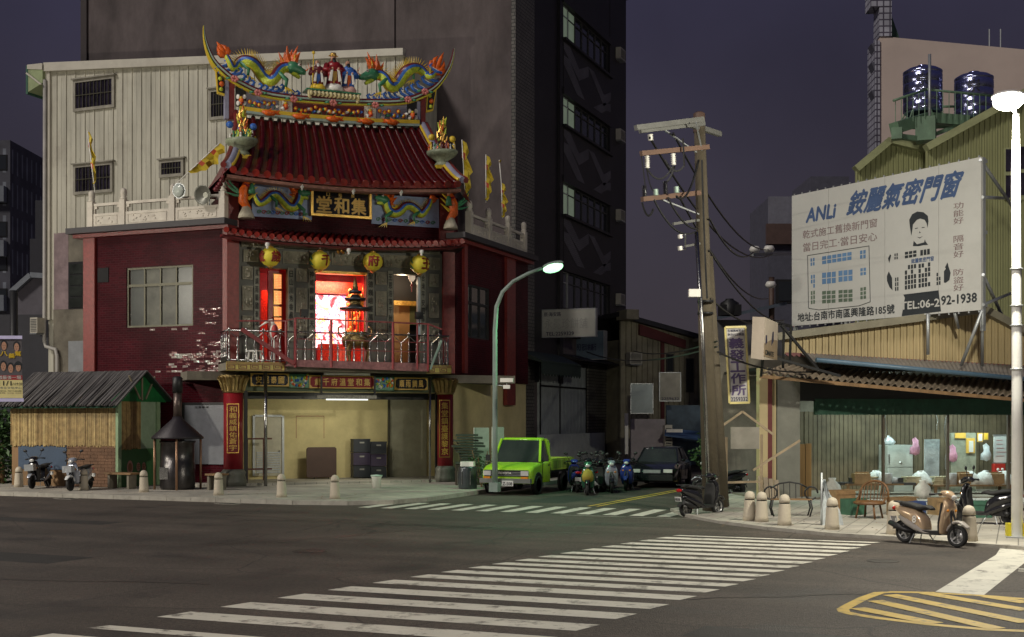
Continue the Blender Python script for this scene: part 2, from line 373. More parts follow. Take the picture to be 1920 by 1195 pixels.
# avenue pavement in front of the temple, turning into the side street
LK = [(-90, 31.7), (-24, 31.4), (-19.5, 31.3), (-17.9, 31.7), (-16.9, 32.6), (-16.5, 34), (-16.5, 120)]
side = one(lambda m: m.slab([(-90, 120)]+LK[:], -.2, .12), 'pavement', m_pave, kind='structure')
RK = [(-8.7, 60), (-8.7, 33), (-7.9, 31.2), (-6.6, 29.5), (-5.2, 28.2), (-3.8, 27.3), (-2.3, 26.9), (-1.0, 26.15), (.6, 25.5), (40, 22)]
sider = one(lambda m: m.slab(RK+[(60, 22), (60, 90), (-8.7, 90)], -.2, .06), 'pavement', m_pave, kind='structure')
def kerbrun(pts, z, parent, lo, hi):
    """single kerb stones along a line, each an object"""
    for (a, b) in zip(pts, pts[1:]):
        a, b = Vector(a), Vector(b); L = (b-a).length; d = (b-a)/L
        if L > 20:
            if d.x > .9: a = b-d*min(L, 26)
            else: b = a+d*min(L, 16)
            L = (b-a).length
        k = max(1, round(L/1.0)); st = L/k; nn = Vector((-d.y, d.x))
        for i in range(k):
            p, q = a+d*(i*st+.006), a+d*((i+1)*st-.006); w0, w1 = -.02, .16
            m = MB(); j = random.uniform(-.004, .004)
            c = [p-nn*.0+nn*w0*0-nn*.02, q-nn*.02, q+nn*w1, p+nn*w1]
            m.hexa([(u.x, u.y, -.05) for u in c], [(u.x, u.y, z+.012+j) for u in c])
            m.build('kerb_stone', m_kerb, parent)
kerbrun(LK[:-1]+[(-16.5, 60)], .12, side, 0, 0)
kerbrun(RK[:-1]+[(12, 24.5)], .06, sider, 0, 0)

# zebra crossing over the avenue, bar by bar
mark = one(lambda m: m.add([(-11,30.55,.004),(-7.5,30.55,.004),(-7.5,30.6,.004),(-11,30.6,.004)], [(0,1,2,3)]), 'road_marking', m_white, kind='structure')
ys = [12.0, 13.0, 14.0, 15.0, 15.96, 16.9, 17.75, 18.5, 19.2, 19.85, 20.5, 21.2, 21.9, 22.6, 23.3, 24.0, 24.7, 25.4, 26.1]
for i, y in enumerate(ys):
    xl = -10.3 + (y-12)*.245; xr = -5.0 + (y-13)*.175
    th = (ys[min(i+1, len(ys)-1)]-ys[max(i-1, 0)])/2*.52
    m = MB(); m.add([(xl, y-.05, .004), (xr, y-.05-.0*y, .004), (xr+.13, y-.05+th, .004), (xl+.13, y-.05+th, .004)], [(0,1,2,3)])
    m.build('crossing_bar', m_white, mark)
m = MB(); m.add([(-10.5, 11.0, .004), (-5.2, 11.0, .004), (-5.1, 11.5, .004), (-10.4, 11.5, .004)], [(0,1,2,3)]); m.build('crossing_bar', m_white, mark)
# zebra across the side street
for i in range(13):
    x = -17.2+i*.72+.0
    m = MB(); m.add([(x, 31.0, .004), (x+.36, 31.0, .004), (x+.36, 33.4, .004), (x, 33.4, .004)], [(0,1,2,3)]); m.build('crossing_bar', m_white, mark)
# stop line band, island hatching, lane lines
m = MB(); m.add([(-1.12, 18.95, .004), (-.45, 18.95, .004), (.28, 24.9, .004), (.2, 26.0, .004), (-.32, 26.0, .004), (-.38, 24.6, .004)], [(0,1,2,3,4,5)]); m.build('stop_line', m_white, mark)
def stripe(pts, w, mat, name='lane_line', z=.004):
    m = MB(); pts = [Vector(p) for p in pts]; n = len(pts); vs = []
    for i, p in enumerate(pts):
        t = (pts[min(i+1, n-1)]-pts[max(i-1, 0)]).normalized(); q = Vector((-t.y, t.x))*w/2
        vs += [(p.x-q.x, p.y-q.y, z), (p.x+q.x, p.y+q.y, z)]
    m.add(vs, [(2*i, 2*i+2, 2*i+3, 2*i+1) for i in range(n-1)]); return m.build(name, mat, mark)
stripe([(.0, 22.15), (30, 20.8)], .1, m_white); stripe([(.0, 22.45), (30, 21.1)], .1, m_white)
stripe([(-60, 29.1), (-29, 29.0)], .15, m_white); stripe([(-60, 28.0), (-30.5, 27.9)], .15, m_white)
stripe([(-11.35, 33.9), (-10.6, 60)], .1, m_yel); stripe([(-11.1, 33.9), (-10.35, 60)], .1, m_yel)
out = [GR(*p).xy for p in [(1925, 1184), (1850, 1181), (1740, 1171), (1650, 1160), (1604, 1153), (1583, 1148), (1580, 1143), (1596, 1134), (1620, 1122), (1648, 1112), (1672, 1110.5), (1755, 1112), (1850, 1118), (1925, 1124)]]
stripe(out, .16, m_yel, 'hatched_border')
for a, b in [((1607, 1141), (1755, 1170)), ((1640, 1127), (1870, 1180)), ((1668, 1116), (1925, 1168)), ((1735, 1113), (1925, 1145)), ((1850, 1119), (1925, 1131))]:
    stripe([GR(*a).xy, GR(*b).xy], .26, m_yel, 'hatched_bar', .0075)
def cover(x, y, r):
    m = MB(); m.lathe([(r, .002), (r, .006), (r*.9, .006), (r*.9, .004)], (x, y, 0), 20); m.build('manhole_cover', M('iron_cover', (.06, .055, .05, 1), rough=.5, metal=.4, var=.3, bump=.8, bscale=30), mark)
cover(-12.4, 20.5, .33); cover(-2.2, 22.8, .28)
m_patch = M('patched_asphalt', (.032, .030, .027, 1), rough=.7, var=.4, scale=2, bump=.6, bscale=40); m_tar = M('tar_seal', (.012, .012, .012, 1), rough=.35)
for i, pts in enumerate([[(-22, 17.2), (-15.5, 17.0), (-15.4, 18.1), (-22, 18.3)], [(-3.6, 14.1), (2.5, 13.7), (2.6, 14.5), (-3.5, 14.9)], [(-31, 24.0), (-20, 23.7), (-20, 24.5), (-31, 24.9)], [(-13.8, 34.8), (-12.4, 34.8), (-12.3, 38.5), (-13.7, 38.5)]]):
    m = MB(); m.add([(x, y, .002) for x, y in pts], [(0,1,2,3)]); m.build('asphalt_patch', m_patch, mark)
rc_ = random.Random(21)
for x0, y0, x1, y1 in [(-24, 13.5, -11.2, 15.8), (-4.3, 17.0, 3, 21.5), (-20, 27.5, -8.5, 25.8), (-14, 21.5, -11, 29), (-34, 26.4, -24, 27.3), (-2.5, 12.2, 1.5, 12.9)]:
    n_ = 24; stripe([(x0+(x1-x0)*k/n_+rc_.uniform(-.12, .12), y0+(y1-y0)*k/n_+rc_.uniform(-.12, .12)) for k in range(n_+1)], .035, m_tar, 'sealed_crack', .0025)
for x, y in [(-27.5, 31.0), (-21.5, 30.95)]:
    g_ = one(lambda m: m.box((x, y, .004), (.7, .36, .01)), 'gutter_grate', m_kerb, mark)
    for k in range(7): m = MB(); m.box((x-.27+k*.09, y, .012), (.03, .28, .008)); m.build('grate_slot', m_black, g_)

# ---------------------------------------------------------------- bollards
def bollard():
    t = T('bollard', '', 'bollard', (0,0,0), 0, 'granite bollards along the kerb')
    m = MB(); m.lathe([(.165, 0), (.15, .12), (.128, .48), (.126, .49)], seg=18); m.build('shaft', m_gran, t)
    m = MB(); m.lathe([(.112, .49), (.112, .515)], seg=18); m.build('groove', m_black, t)
    m = MB(); m.lathe([(.126, .515), (.124, .58), (.112, .635), (.088, .675), (.05, .70), (.01, .71)], seg=18); m.build('cap', m_gran, t)
    return t
bl = [(35, 920, 'granite bollard furthest left, beside the black scooter'), (157, 926, 'granite bollard by the front wheel of the silver scooter'), (270, 930, 'granite bollard in front of the furnace and shed end'),
      (410, 936, 'granite bollard in front of the left red temple column'), (528, 940, 'granite bollard in front of the louvred white door'), (628, 943, 'granite bollard in front of the folded brown table'),
      (1405, 981, 'granite bollard partly behind its neighbour beside the iron bench'), (1428, 983, 'granite bollard in front of the iron bench'), (1471, 990, 'granite bollard before the brown wooden panel'),
      (1560, 998, 'granite bollard by the plastic sheet at the workshop'), (1676, 1007, 'granite bollard behind the rear wheel of the gold scooter'), (1818, 1020, 'granite bollard behind the front wheel of the gold scooter')]
b0 = bollard(); b0n = True
for i, (u, v, lb) in enumerate(bl):
    p = GR(u, v, .12 if u < 1000 else .06); o = b0 if i == 0 else dup(b0)
    p = GR(u, v); p.z = .12 if u < 1000 else .06
    o.location = p; o.rotation_euler = (random.uniform(-.02, .02), random.uniform(-.02, .02), random.random()*3); o['label'] = lb

# ---------------------------------------------------------------- temple
A = (-25.94, 37.5); LW = PL(A, (1, 0)); CH = PL(A, (1, 1)); B = (-19.9, 43.54); RW = PL(B, (0, 1))
TP = T('temple', 'red brick temple with swallowtail ridge, dragons and lit shrine balcony at the corner', 'temple', (A[0], A[1], 0))
Z = 9.57; P_ = lambda m, n, mt, **k: m.build(n, mt, TP, **k)
sL = LW.at(160, 500)[0]; sR = RW.at(990, 500)[0]; sC = 8.54
# wing walls, with the window openings left out
wu0, wz1 = LW.at(237, 503); wu1, _ = LW.at(362, 503); _, wz0 = LW.at(237, 615)
def wallwin(m, pl, s0, s1, z0, z1, a0, a1, b0, b1, th=.3):
    m.pb(pl, s0, a0, z0, z1, -th, 0); m.pb(pl, a1, s1, z0, z1, -th, 0); m.pb(pl, a0, a1, z0, b0, -th, 0); m.pb(pl, a0, a1, b1, z1, -th, 0)
m = MB(); wallwin(m, LW, sL, 0, 0, Z-.35, wu0, wu1, wz0, wz1); P_(m, 'brick_wall', m_brick)
ra0, rz1 = RW.at(869, 530); ra1, _ = RW.at(919, 530); _, rz0 = RW.at(869, 632)
m = MB(); wallwin(m, RW, 0, sR, 4.0, Z-.35, ra0, ra1, rz0, rz1); P_(m, 'brick_wall', m_brick)
m = MB(); m.pb(RW, 0, sR, 0, 4.0, -.35, -.1); P_(m, 'ground_floor_wall', m_cream)
# windows
def window(parent, pl, s0, s1, z0, z1, n, cols, tr, fm, gm, split=.06, open_=None):
    fr = MB()
    fw = .07
    fr.pb(pl, s0, s1, z0, z0+fw, n-.08, n+.04); fr.pb(pl, s0, s1, z1-fw, z1, n-.08, n+.04)
    fr.pb(pl, s0, s0+fw, z0+fw, z1-fw, n-.08, n+.04); fr.pb(pl, s1-fw, s1, z0+fw, z1-fw, n-.08, n+.04)
    zt = z0+(z1-z0)*tr if tr else None
    if tr: fr.pb(pl, s0+fw, s1-fw, zt-.05, zt+.05, n-.08, n+.03)
    c = (s1-s0-2*fw)/cols
    for i in range(1, cols): fr.pb(pl, s0+fw+c*i-.035, s0+fw+c*i+.035, z0+fw, (zt-.05) if tr else z1-fw, n-.08, n+.02)
    if tr:
        for i in range(1, cols): fr.pb(pl, s0+fw+c*i-.03, s0+fw+c*i+.03, zt+.05, z1-fw, n-.08, n+.02)
    f = fr.build('window', fm, parent)
    for i in range(cols):
        for (a, b) in ([(z0+fw, zt-.05), (zt+.05, z1-fw)] if tr else [(z0+fw, z1-fw)]):
            if open_ is not None and i == open_ and a < z0+fw+.01: continue
            g = MB(); g.pb(pl, s0+fw+c*i+.03, s0+fw+c*(i+1)-.03, a, b, n-.05, n-.03); g.build('pane', gm[i % len(gm)] if isinstance(gm, list) else gm, f)
    return f
m_gA = M('curtain_glass_a', (.035, .04, .035, 1), rough=.3, var=.6, scale=.9, bump=0, spec=.3); m_gB = M('curtain_glass_b', (.09, .09, .07, 1), rough=.35, var=.6, scale=1.1, bump=0, spec=.2)
window(TP, LW, wu0, wu1, wz0, wz1, -.08, 4, .7, m_alu, [m_gA, m_gB, m_gB, m_gA])
window(TP, RW, ra0, ra1, rz0, rz1, -.08, 3, .66, M('dark_frame', (.03, .03, .03, 1)), m_glass)
m = MB(); m.px(LW, 183, 203, 503, 530, 0, .03); P_(m, 'ventilation_grille', m_dark)
m = MB(); m.px(LW, 345, 420, 759, 870, .02, .06); wb = P_(m, 'notice_panel', M('dull_white_panel', (.2, .21, .23, 1), rough=.4, var=.2))
m = MB(); m.px(LW, 341, 345, 755, 873, .02, .09); m.px(LW, 420, 424, 755, 873, .02, .09); m.px(LW, 345, 420, 755, 759, .02, .09); m.build('panel_frame', m_black, wb)
m = MB(); tpx(m, LW, '注意事項', 365, 391, 762, 766, .066, .01); m.build('lettering', m_black, wb)
# loose: thin proud bricks whose paler faces paint lamp glints on the left wall
m_brk2 = M('glint_brick_face', (.27, .19, .175, 1), rough=.12, var=.5, scale=9, bump=.2); m_brk3 = M('dim_glint_brick_face', (.14, .03, .035, 1), rough=.1, var=.5, scale=9)
random.seed(3)
def glint_brick(u, v, mt, q):
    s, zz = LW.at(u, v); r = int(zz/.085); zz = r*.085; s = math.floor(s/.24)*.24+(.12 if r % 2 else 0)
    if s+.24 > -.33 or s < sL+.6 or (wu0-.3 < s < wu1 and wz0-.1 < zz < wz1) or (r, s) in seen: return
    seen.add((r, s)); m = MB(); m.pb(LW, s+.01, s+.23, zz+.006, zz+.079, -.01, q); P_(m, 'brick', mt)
seen = set()
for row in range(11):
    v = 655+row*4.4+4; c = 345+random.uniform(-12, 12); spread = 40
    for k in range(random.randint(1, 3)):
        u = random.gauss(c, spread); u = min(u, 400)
        for j in range(random.randint(2, 6)): glint_brick(u+j*12.4, v, m_brk2 if random.random() < .55 else m_brk3, random.uniform(.006, .016))
for k in range(45): glint_brick(random.uniform(366, 416), random.uniform(575, 700), m_brk3, random.uniform(.004, .010))
for u in (278, 318, 345): glint_brick(u, 617, m_brk2, .02)
# speckled aggregate: extra pale chips in the asphalt and dark cracks
def chips():
    t = m_asph.node_tree; b = t.nodes['Principled BSDF']; l = t.links.new; src = b.inputs['Base Color'].links[0].from_socket
    tc = t.nodes.new('ShaderNodeTexCoord'); v = t.nodes.new('ShaderNodeTexVoronoi'); v.inputs['Scale'].default_value = 38; l(tc.outputs['Object'], v.inputs['Vector'])
    r = t.nodes.new('ShaderNodeMapRange'); r.inputs[1].default_value = .10; r.inputs[2].default_value = .16; r.inputs[3].default_value = .55; r.inputs[4].default_value = 0; l(v.outputs['Distance'], r.inputs[0])
    mx = t.nodes.new('ShaderNodeMixRGB'); mx.inputs[2].default_value = (.22, .20, .17, 1); l(r.outputs[0], mx.inputs[0]); l(src, mx.inputs[1])
    nz = t.nodes.new('ShaderNodeTexNoise'); nz.inputs['Scale'].default_value = .9; l(tc.outputs['Object'], nz.inputs['Vector'])
    ad = t.nodes.new('ShaderNodeMixRGB'); ad.inputs[0].default_value = .25; l(tc.outputs['Object'], ad.inputs[1]); l(nz.outputs['Color'], ad.inputs[2])
    c = t.nodes.new('ShaderNodeTexVoronoi'); c.feature = 'DISTANCE_TO_EDGE'; c.inputs['Scale'].default_value = .33; l(ad.outputs[0], c.inputs['Vector'])
    r2 = t.nodes.new('ShaderNodeMapRange'); r2.inputs[1].default_value = .0; r2.inputs[2].default_value = .006; r2.inputs[3].default_value = .75; r2.inputs[4].default_value = 0; l(c.outputs['Distance'], r2.inputs[0])
    m2 = t.nodes.new('ShaderNodeMixRGB'); m2.inputs[2].default_value = (.012, .011, .01, 1); l(r2.outputs[0], m2.inputs[0]); l(mx.outputs[0], m2.inputs[1])
    st = t.nodes.new('ShaderNodeTexNoise'); st.inputs['Scale'].default_value = .55; st.inputs['Detail'].default_value = 6; l(tc.outputs['Object'], st.inputs['Vector'])
    r3 = t.nodes.new('ShaderNodeMapRange'); r3.inputs[1].default_value = .55; r3.inputs[2].default_value = .66; r3.inputs[3].default_value = 0; r3.inputs[4].default_value = .55; l(st.outputs['Fac'], r3.inputs[0])
    m3 = t.nodes.new('ShaderNodeMixRGB'); m3.inputs[2].default_value = (.022, .02, .018, 1); l(r3.outputs[0], m3.inputs[0]); l(m2.outputs[0], m3.inputs[1]); l(m3.outputs[0], b.inputs['Base Color'])
    rr = t.nodes.new('ShaderNodeMapRange'); rr.inputs[3].default_value = .7; rr.inputs[4].default_value = .5; l(r3.outputs[0], rr.inputs[0]); l(rr.outputs[0], b.inputs['Roughness'])
chips()
# pilasters and eave slabs
for pl, u0, u1, vt, vb in [(LW, 160, 181, 433, 697), (LW, 421, 432, 430, 690), (CH, 425, 447, 440, 690), (CH, 829, 851, 455, 700), (RW, 866, 872, 470, 700), (RW, 946, 962, 480, 760)]:
    s0, _ = pl.at(u0, vt); s1, _ = pl.at(u1, vt); z1 = Z-.35; z0 = pl.at(u0, vb)[1]
    m = MB(); m.pb(pl, s0, s1, z0, z1, -.05, .12); P_(m, 'pilaster', m_redst)
for pl, a, b in [(LW, sL-.35, .1), (RW, -.1, sR)]:
    m = MB(); m.pb(pl, a, b, Z-.35, Z-.22, -.3, .28); P_(m, 'eave_moulding', m_redst)
    m = MB(); m.pb(pl, a-.15, b, Z-.21, Z, -.3, .5); P_(m, 'eave_slab', M('dark_slab_edge', (.05, .045, .05, 1), rough=.6))
# roof decks and back walls so that the block is solid
m = MB(); m.slab([(-32.5, 37.6), (-26.9, 37.6), (-26.3, 38.5), (-20.9, 43.9), (-20.1, 44.6), (-20.1, 51), (-24, 51), (-24, 48.2), (-32.5, 48.2)], Z-.3, Z-.01); P_(m, 'roof_deck', m_conc)
m = MB(); m.slab([(-32.4, 37.8), (-32.1, 37.8), (-32.1, 48.2), (-32.4, 48.2)], 0, Z-.35); P_(m, 'back_wall', m_conc)
# left flank brick return and drain
# balustrades
def post(m, pl, s, z, n, h=1.35):
    m.pb(pl, s-.12, s+.12, z, z+h*.72, n-.12, n+.12)
    c = pl.P(s, z+h*.72, n)
    m.lathe([(.10, 0), (.12, .03), (.12, .08), (.09, .11), (.115, .15), (.12, .3), (.11, .36), (.06, .42), (.01, .44)], c, 12)
def balus(pl, us, u_end, n=.12, z=Z, k=''):
    ss = [pl.at(u, 400, n)[0] for u in us]
    for s in ss:
        m = MB(); post(m, pl, s, z, n); P_(m, 'baluster_post', m_wht)
    for a, b in zip(ss, ss[1:]+([pl.at(u_end, 400, n)[0]] if u_end else [])):
        a += .12; b -= .12
        m = MB(); m.pb(pl, a, b, z, z+.52, n-.07, n+.07); f = P_(m, 'carved_panel', m_wht)
        m = MB(); w_ = b-a; 
        m.pb(pl, a+.12, b-.12, z+.1, z+.12, n+.07, n+.09); m.pb(pl, a+.12, b-.12, z+.42, z+.44, n+.07, n+.09); m.pb(pl, a+.12, a+.14, z+.12, z+.42, n+.07, n+.09); m.pb(pl, b-.14, b-.12, z+.12, z+.42, n+.07, n+.09)
        for q in range(int(w_*7)):
            c = pl.P(random.uniform(a+.2, b-.2), z+random.uniform(.16, .38), n+.075); m.ell(c, (random.uniform(.03, .07), .02, random.uniform(.02, .05)), 6, 4)
        m.build('carving', m_wht, f)
        m = MB(); m.pb(pl, a, b, z+.80, z+.90, n-.06, n+.06); P_(m, 'rail', m_wht)
        m = MB(); kk = max(1, round(w_/1.4))
        for i in range(kk+1):
            s = a+w_*i/kk; e0, e1 = (max(a, s-.16), min(b, s+.16))
            m.pb(pl, e0, e1, z+.70, z+.80, n-.045, n+.045); m.pb(pl, max(a, s-.06), min(b, s+.06), z+.52, z+.70, n-.045, n+.045)
        P_(m, 'rail_support', m_wht)
balus(LW, [172, 232, 325, 419], None)
balus(RW, [880, 916, 952, 982], None)
# return of the balustrade at the left end
PLr = PL((sL+.35, 37.5), (0, 1))

# --- ground floor: recess behind the chamfer
n_back = -2.6
z1f = CH.at(440, 700)[1]
m = MB(); m.pb(CH, -1.0, 10.5, 0, 4.1, n_back-.2, n_back); P_(m, 'rear_wall', m_cream)
m = MB(); m.pb(CH, -1.5, 11, z1f-.25, z1f+.05, n_back-.2, 0); P_(m, 'floor_slab', m_conc)
m = MB(); m.pb(CH, -1.2, 10.5, .12, .2, n_back, .4); P_(m, 'porch_floor', m_pave)
m = MB(); m.px(CH.off(0), 448, 829, 735, 748, -.9, -.7); P_(m, 'beam', m_black)
# side walls of recess
m = MB(); m.slab([(A[0]-.02, 37.75), (A[0]-.3, 37.75), (A[0]-2.6, 40.4), (A[0]-2.3, 40.6)], 0, 4.0); P_(m, 'recess_wall', m_cream)
CB = CH.off(n_back)
# door with louvre, rolling shutter and wall panel
def on(pl, name, u0, u1, vt, vb, n0, n1, mt, parent=TP):
    m = MB(); m.px(pl, u0, u1, vt, vb, n0, n1); return m.build(name, mt, parent)
d = on(CB, 'door', 478, 529, 783, 893, .01, .06, M('ivory_door', (.50, .47, .36, 1), rough=.5, var=.2))
on(CB, 'door_frame', 474, 478, 780, 893, .01, .1, m_steeld, d); on(CB, 'door_frame', 529, 533, 780, 893, .01, .1, m_steeld, d); on(CB, 'door_frame', 478, 529, 778, 782, .01, .1, m_steeld, d)
for i in range(9): on(CB, 'louvre', 481, 526, 848+i*4.6, 850.5+i*4.6, .05, .085, m_steeld, d)
m = MB(); m.ell(CB.pt(524, 846, .1), .035); m.build('door_knob', m_steel, d)
sh = on(CB, 'shutter', 731, 800, 745, 900, .01, .05, M('beige_shutter', (.34, .33, .24, 1), rough=.6))
on(CB, 'shutter_rail', 728, 731, 742, 902, .01, .1, m_alu, sh)
# faded red sticker outline
m = MB()
for a in [(555, 608, 780, 781.2), (555, 556, 781, 822), (607, 608, 781, 822)]: m.px(CB, a[0], a[1], a[2], a[3], .0, .006)
P_(m, 'tape_outline', M('faded_red_tape', (.35, .14, .08, 1), var=.5, scale=20))

# columns on the ground floor
for u, txt, lb in [(437, '和義威鎮佑蒼宇', 0), (834, '集堂鎮臺護黎京', 0)]:
    s, _ = CH.at(u, 800, .3); c = CH.P(s, 0, .35); r = .34 if u < 500 else .3
    m = MB(); m.lathe([(r*1.35, .12), (r*1.35, .3), (r*1.2, .5), (r*1.3, .6), (r, .72)], c, 20); P_(m, 'column_base', m_carvd)
    m = MB(); m.lathe([(r, .72), (r, 3.4)], c, 24); col = P_(m, 'column', M('red_column_paint', (.25, .012, .02, 1), rough=.3, var=.15))
    m = MB(); m.lathe([(r*1.0, 3.4), (r*1.12, 3.42), (r*1.05, 3.5), (r*1.35, 3.9), (r*1.5, 4.02)], c, 20)
    for q in range(14):
        a = 2*pi*q/14; d2 = Vector((cos(a), sin(a), 0)); m.tube([c+d2*r*1.05+Vector((0,0,3.48)), c+d2*r*1.22+Vector((0,0,3.75)), c+d2*r*1.55+Vector((0,0,3.97)), c+d2*r*1.68+Vector((0,0,3.9))], [.05, .07, .06, .03], 5)
    P_(m, 'capital', m_bronze)
    # plaque in front, on a plane facing the viewer
    q = camplane(u, 1, 0); pp = PL((c.x, c.y), CH.d)
    zt = pp.at(u, 757 if u < 500 else 750, r+.04)[1]; zb = pp.at(u, 850 if u < 500 else 858, r+.04)[1]; sc_ = pp.at(u, 800, r+.04)[0]
    m = MB(); m.pb(pp, sc_-.21, sc_+.21, zb, zt, r-.02, r+.03); pq = m.build('plaque', m_gold, col)
    m = MB(); m.pb(pp, sc_-.185, sc_+.185, zb+.03, zt-.03, r+.03, r+.036); m.build('plaque', M('red_plaque', (.2, .01, .015, 1)), col)
    m = MB(); k = len(txt); st = (zt-zb-.16)/k
    for i, ch in enumerate(txt):
        a0 = zt-.08-st*(i+1)+st*.06
        text(m, ch, lambda x, y: pp.P(sc_-.13+.26*x, a0+st*.88*y, r+.041), .02)
    m.build('lettering', m_goldp, col)
# chrome downpipes
for u, vt, vb in [(498, 694, 905), (806, 707, 910)]:
    s, zt = CH.at(u, vt, .8); m = MB(); m.tube([CH.P(s, zt, .8), CH.P(s, .1, .8)], .06 if u < 600 else .045, 10); P_(m, 'downpipe', m_steel)
for u in (461, 820):
    s, zt = CH.at(u, 700, .1); m = MB(); m.pb(CH, s-.06, s+.06, .1, 4.1, 0, .12); P_(m, 'steel_post', m_black)
# sign band under the balcony
nb = .35
def sign(u0, u1, vt, vb, mt, txt, tc, bold, frame=m_goldp, n=nb):
    s0, zt = CH.at(u0, vt, n); s1, _ = CH.at(u1, vt, n); _, zb = CH.at(u0, vb, n)
    m = MB(); m.pb(CH, s0, s1, zb, zt, n-.1, n); f = P_(m, 'sign_board', frame)
    m = MB(); c = .08; e = .04
    m.prism(CH, [(s0+e+c, zb+e), (s1-e-c, zb+e), (s1-e, zb+e+c), (s1-e, zt-e-c), (s1-e-c, zt-e), (s0+e+c, zt-e), (s0+e, zt-e-c), (s0+e, zb+e+c)], n, n+.012); m.build('sign_face', mt, f)
    m = MB(); k = len(txt); w_ = (s1-s0-.3)/k
    for i, ch in enumerate(txt):
        if ch == ' ': continue
        a = s0+.15+w_*i+w_*.14; text(m, ch, lambda x, y: CH.P(a+w_*.72*x, zb+.1+(zt-zb-.2)*y, n+.018), bold)
    m.build('lettering', tc, f); return f
sign(580, 703, 704, 728, M('red_sign', (.3, .012, .02, 1)), '歲千府溫堂和集', m_goldp, .03)
sign(470, 542, 700, 724, m_blackg, '安民泰國', m_goldp, .03); sign(740, 802, 708, 731, m_blackg, '順雨調風', m_goldp, .03)
for u0, u1, v in [(543, 579, 702), (704, 739, 707)]:
    f = on(CH, 'painted_panel', u0, u1, v, v+25, nb-.12, nb-.02, m_green); m = MB(); mm = [m_orange, m_blue, m_lime, m_whg]
    for q in range(26):
        m.cur = q % 4; m.ell(CH.pt(random.uniform(u0+2, u1-2), random.uniform(v+2, v+23), nb), (.06, .03, .06), 6, 4)
    m.build('painted_flowers', mm, f)
on(CH, 'underside_board', 449, 829, 700, 733, -.35, nb-.2, M('dull_green_board', (.10, .13, .07, 1)))
lt = on(CH, 'tube_light', 608, 694, 699, 703, .7, .8, m_whg)
f2 = on(CH, 'tube_light_holder', 595, 706, 741, 747, .5, .6, M('dirty_white_paint', (.5, .48, .42, 1), var=.5, scale=14, dirt=.7))
for u in (603, 703): on(CH, 'hanger', u-1.5, u+1.5, 704, 742, .52, .58, m_black)

# --- balcony
nf = 1.35
sb0, zb1 = CH.at(424, 680, nf); sb1, _ = CH.at(846, 680, nf); zbf = CH.at(424, 694, nf)[1]; zdeck = zb1
m = MB(); m.prism(CH, [(sb0, zbf), (sb1, zbf), (sb1, zb1), (sb0, zb1)], -.2, nf-.02); P_(m, 'balcony_slab', m_conc)
def keyband(s0, s1):
    m = MB(); m.pb(CH, s0, s1, zbf-.02, zb1+.03, nf-.02, nf+.02); f = P_(m, 'fascia', M('yellow_fascia', (.62, .52, .12, 1), rough=.45, var=.2))
    m = MB(); h = zb1-zbf; w_ = .02; n = max(1, int((s1-s0)/.34)); st = (s1-s0)/n; a0, a1 = nf+.02, nf+.032
    z = lambda k: zbf+.05+(h-.1)*k
    m.pb(CH, s0, s1, zb1-.01, zb1+.01, a0, a1); m.pb(CH, s0, s1, zbf, zbf+.02, a0, a1)
    for i in range(n):
        x = s0+st*i+.03
        for (p, q) in [((0, .0), (.26, .0)), ((.26, 0), (.26, .75)), ((.06, .75), (.26, .75)), ((.06, .35), (.06, .75)), ((.06, .35), (.18, .35)), ((0, 0), (0, 1)), ((0, 1), (st, 1)), ((st-.0, 1), (st-.0, 0))]:
            m.pb(CH, x+min(p[0], q[0])-.012, x+max(p[0], q[0])+.012, z(min(p[1], q[1]))-w_/2, z(max(p[1], q[1]))+w_/2, a0, a1)
    m.build('meander_pattern', m_redst, f)
keyband(sb0, CH.at(533, 690, nf)[0]); keyband(CH.at(800, 690, nf)[0], sb1)
# chrome railing
zr = zdeck+1.12; nr = nf-.12
m = MB(); m.tube([CH.P(sb0+.05, zr, nr), CH.P(sb1-.05, zr, nr)], .03, 8); m.tube([CH.P(sb0+.05, zdeck+.1, nr), CH.P(sb1-.05, zdeck+.1, nr)], .02, 6); P_(m, 'rail', m_steel)
for s in (sb0+.05, sb1-.05):
    m = MB(); m.tube([CH.P(s, zr, nr), CH.P(s, zr, 0)], .03, 8); P_(m, 'rail', m_steel)
    for k in range(4):
        m = MB(); c = CH.P(s, zdeck, .15+k*.33); m.lathe([(.03, 0), (.035, .3), (.015, .35), (.035, .42), (.02, .6), (.03, .85), (.012, 1.1)], c, 8); P_(m, 'baluster', m_steel)
NB = 28
for i in range(NB):
    s = sb0+.12+(sb1-sb0-.24)*i/(NB-1); c = CH.P(s, zdeck, nr); tall = i % 2 == 0
    m = MB(); m.lathe([(.035, .0), (.042, .02), (.042, .28), (.02, .33), (.045, .37), (.02, .41), (.028, .55), (.045, .6), (.02, .65), (.028, .8), (.015, .86)]+([(.018, 1.1), (.045, 1.13), (.045, 1.2), (.02, 1.22)] if tall else [(.02, .9)]), c, 8); P_(m, 'baluster', m_steel)
    if i < NB-1:
        s2 = sb0+.12+(sb1-sb0-.24)*(i+1)/(NB-1); q = (s2-s); a0, a1 = (s, s2)
        if tall: pts = [CH.P(s+q*(1-cos(t)), zdeck+1.08-(.25)*(1-sin(pi/2-t*.0))*0-.25*(1-sin(pi/2+t)) if False else zdeck+.84+.25*cos(t), nr) for t in [pi/2*k/5 for k in range(6)]]
        else: pts = [CH.P(s2-q*(1-cos(t)), zdeck+.84+.25*cos(t), nr) for t in [pi/2*k/5 for k in range(6)]]
        m = MB(); m.tube(pts, .013, 5); P_(m, 'rail_arch', m_steel)
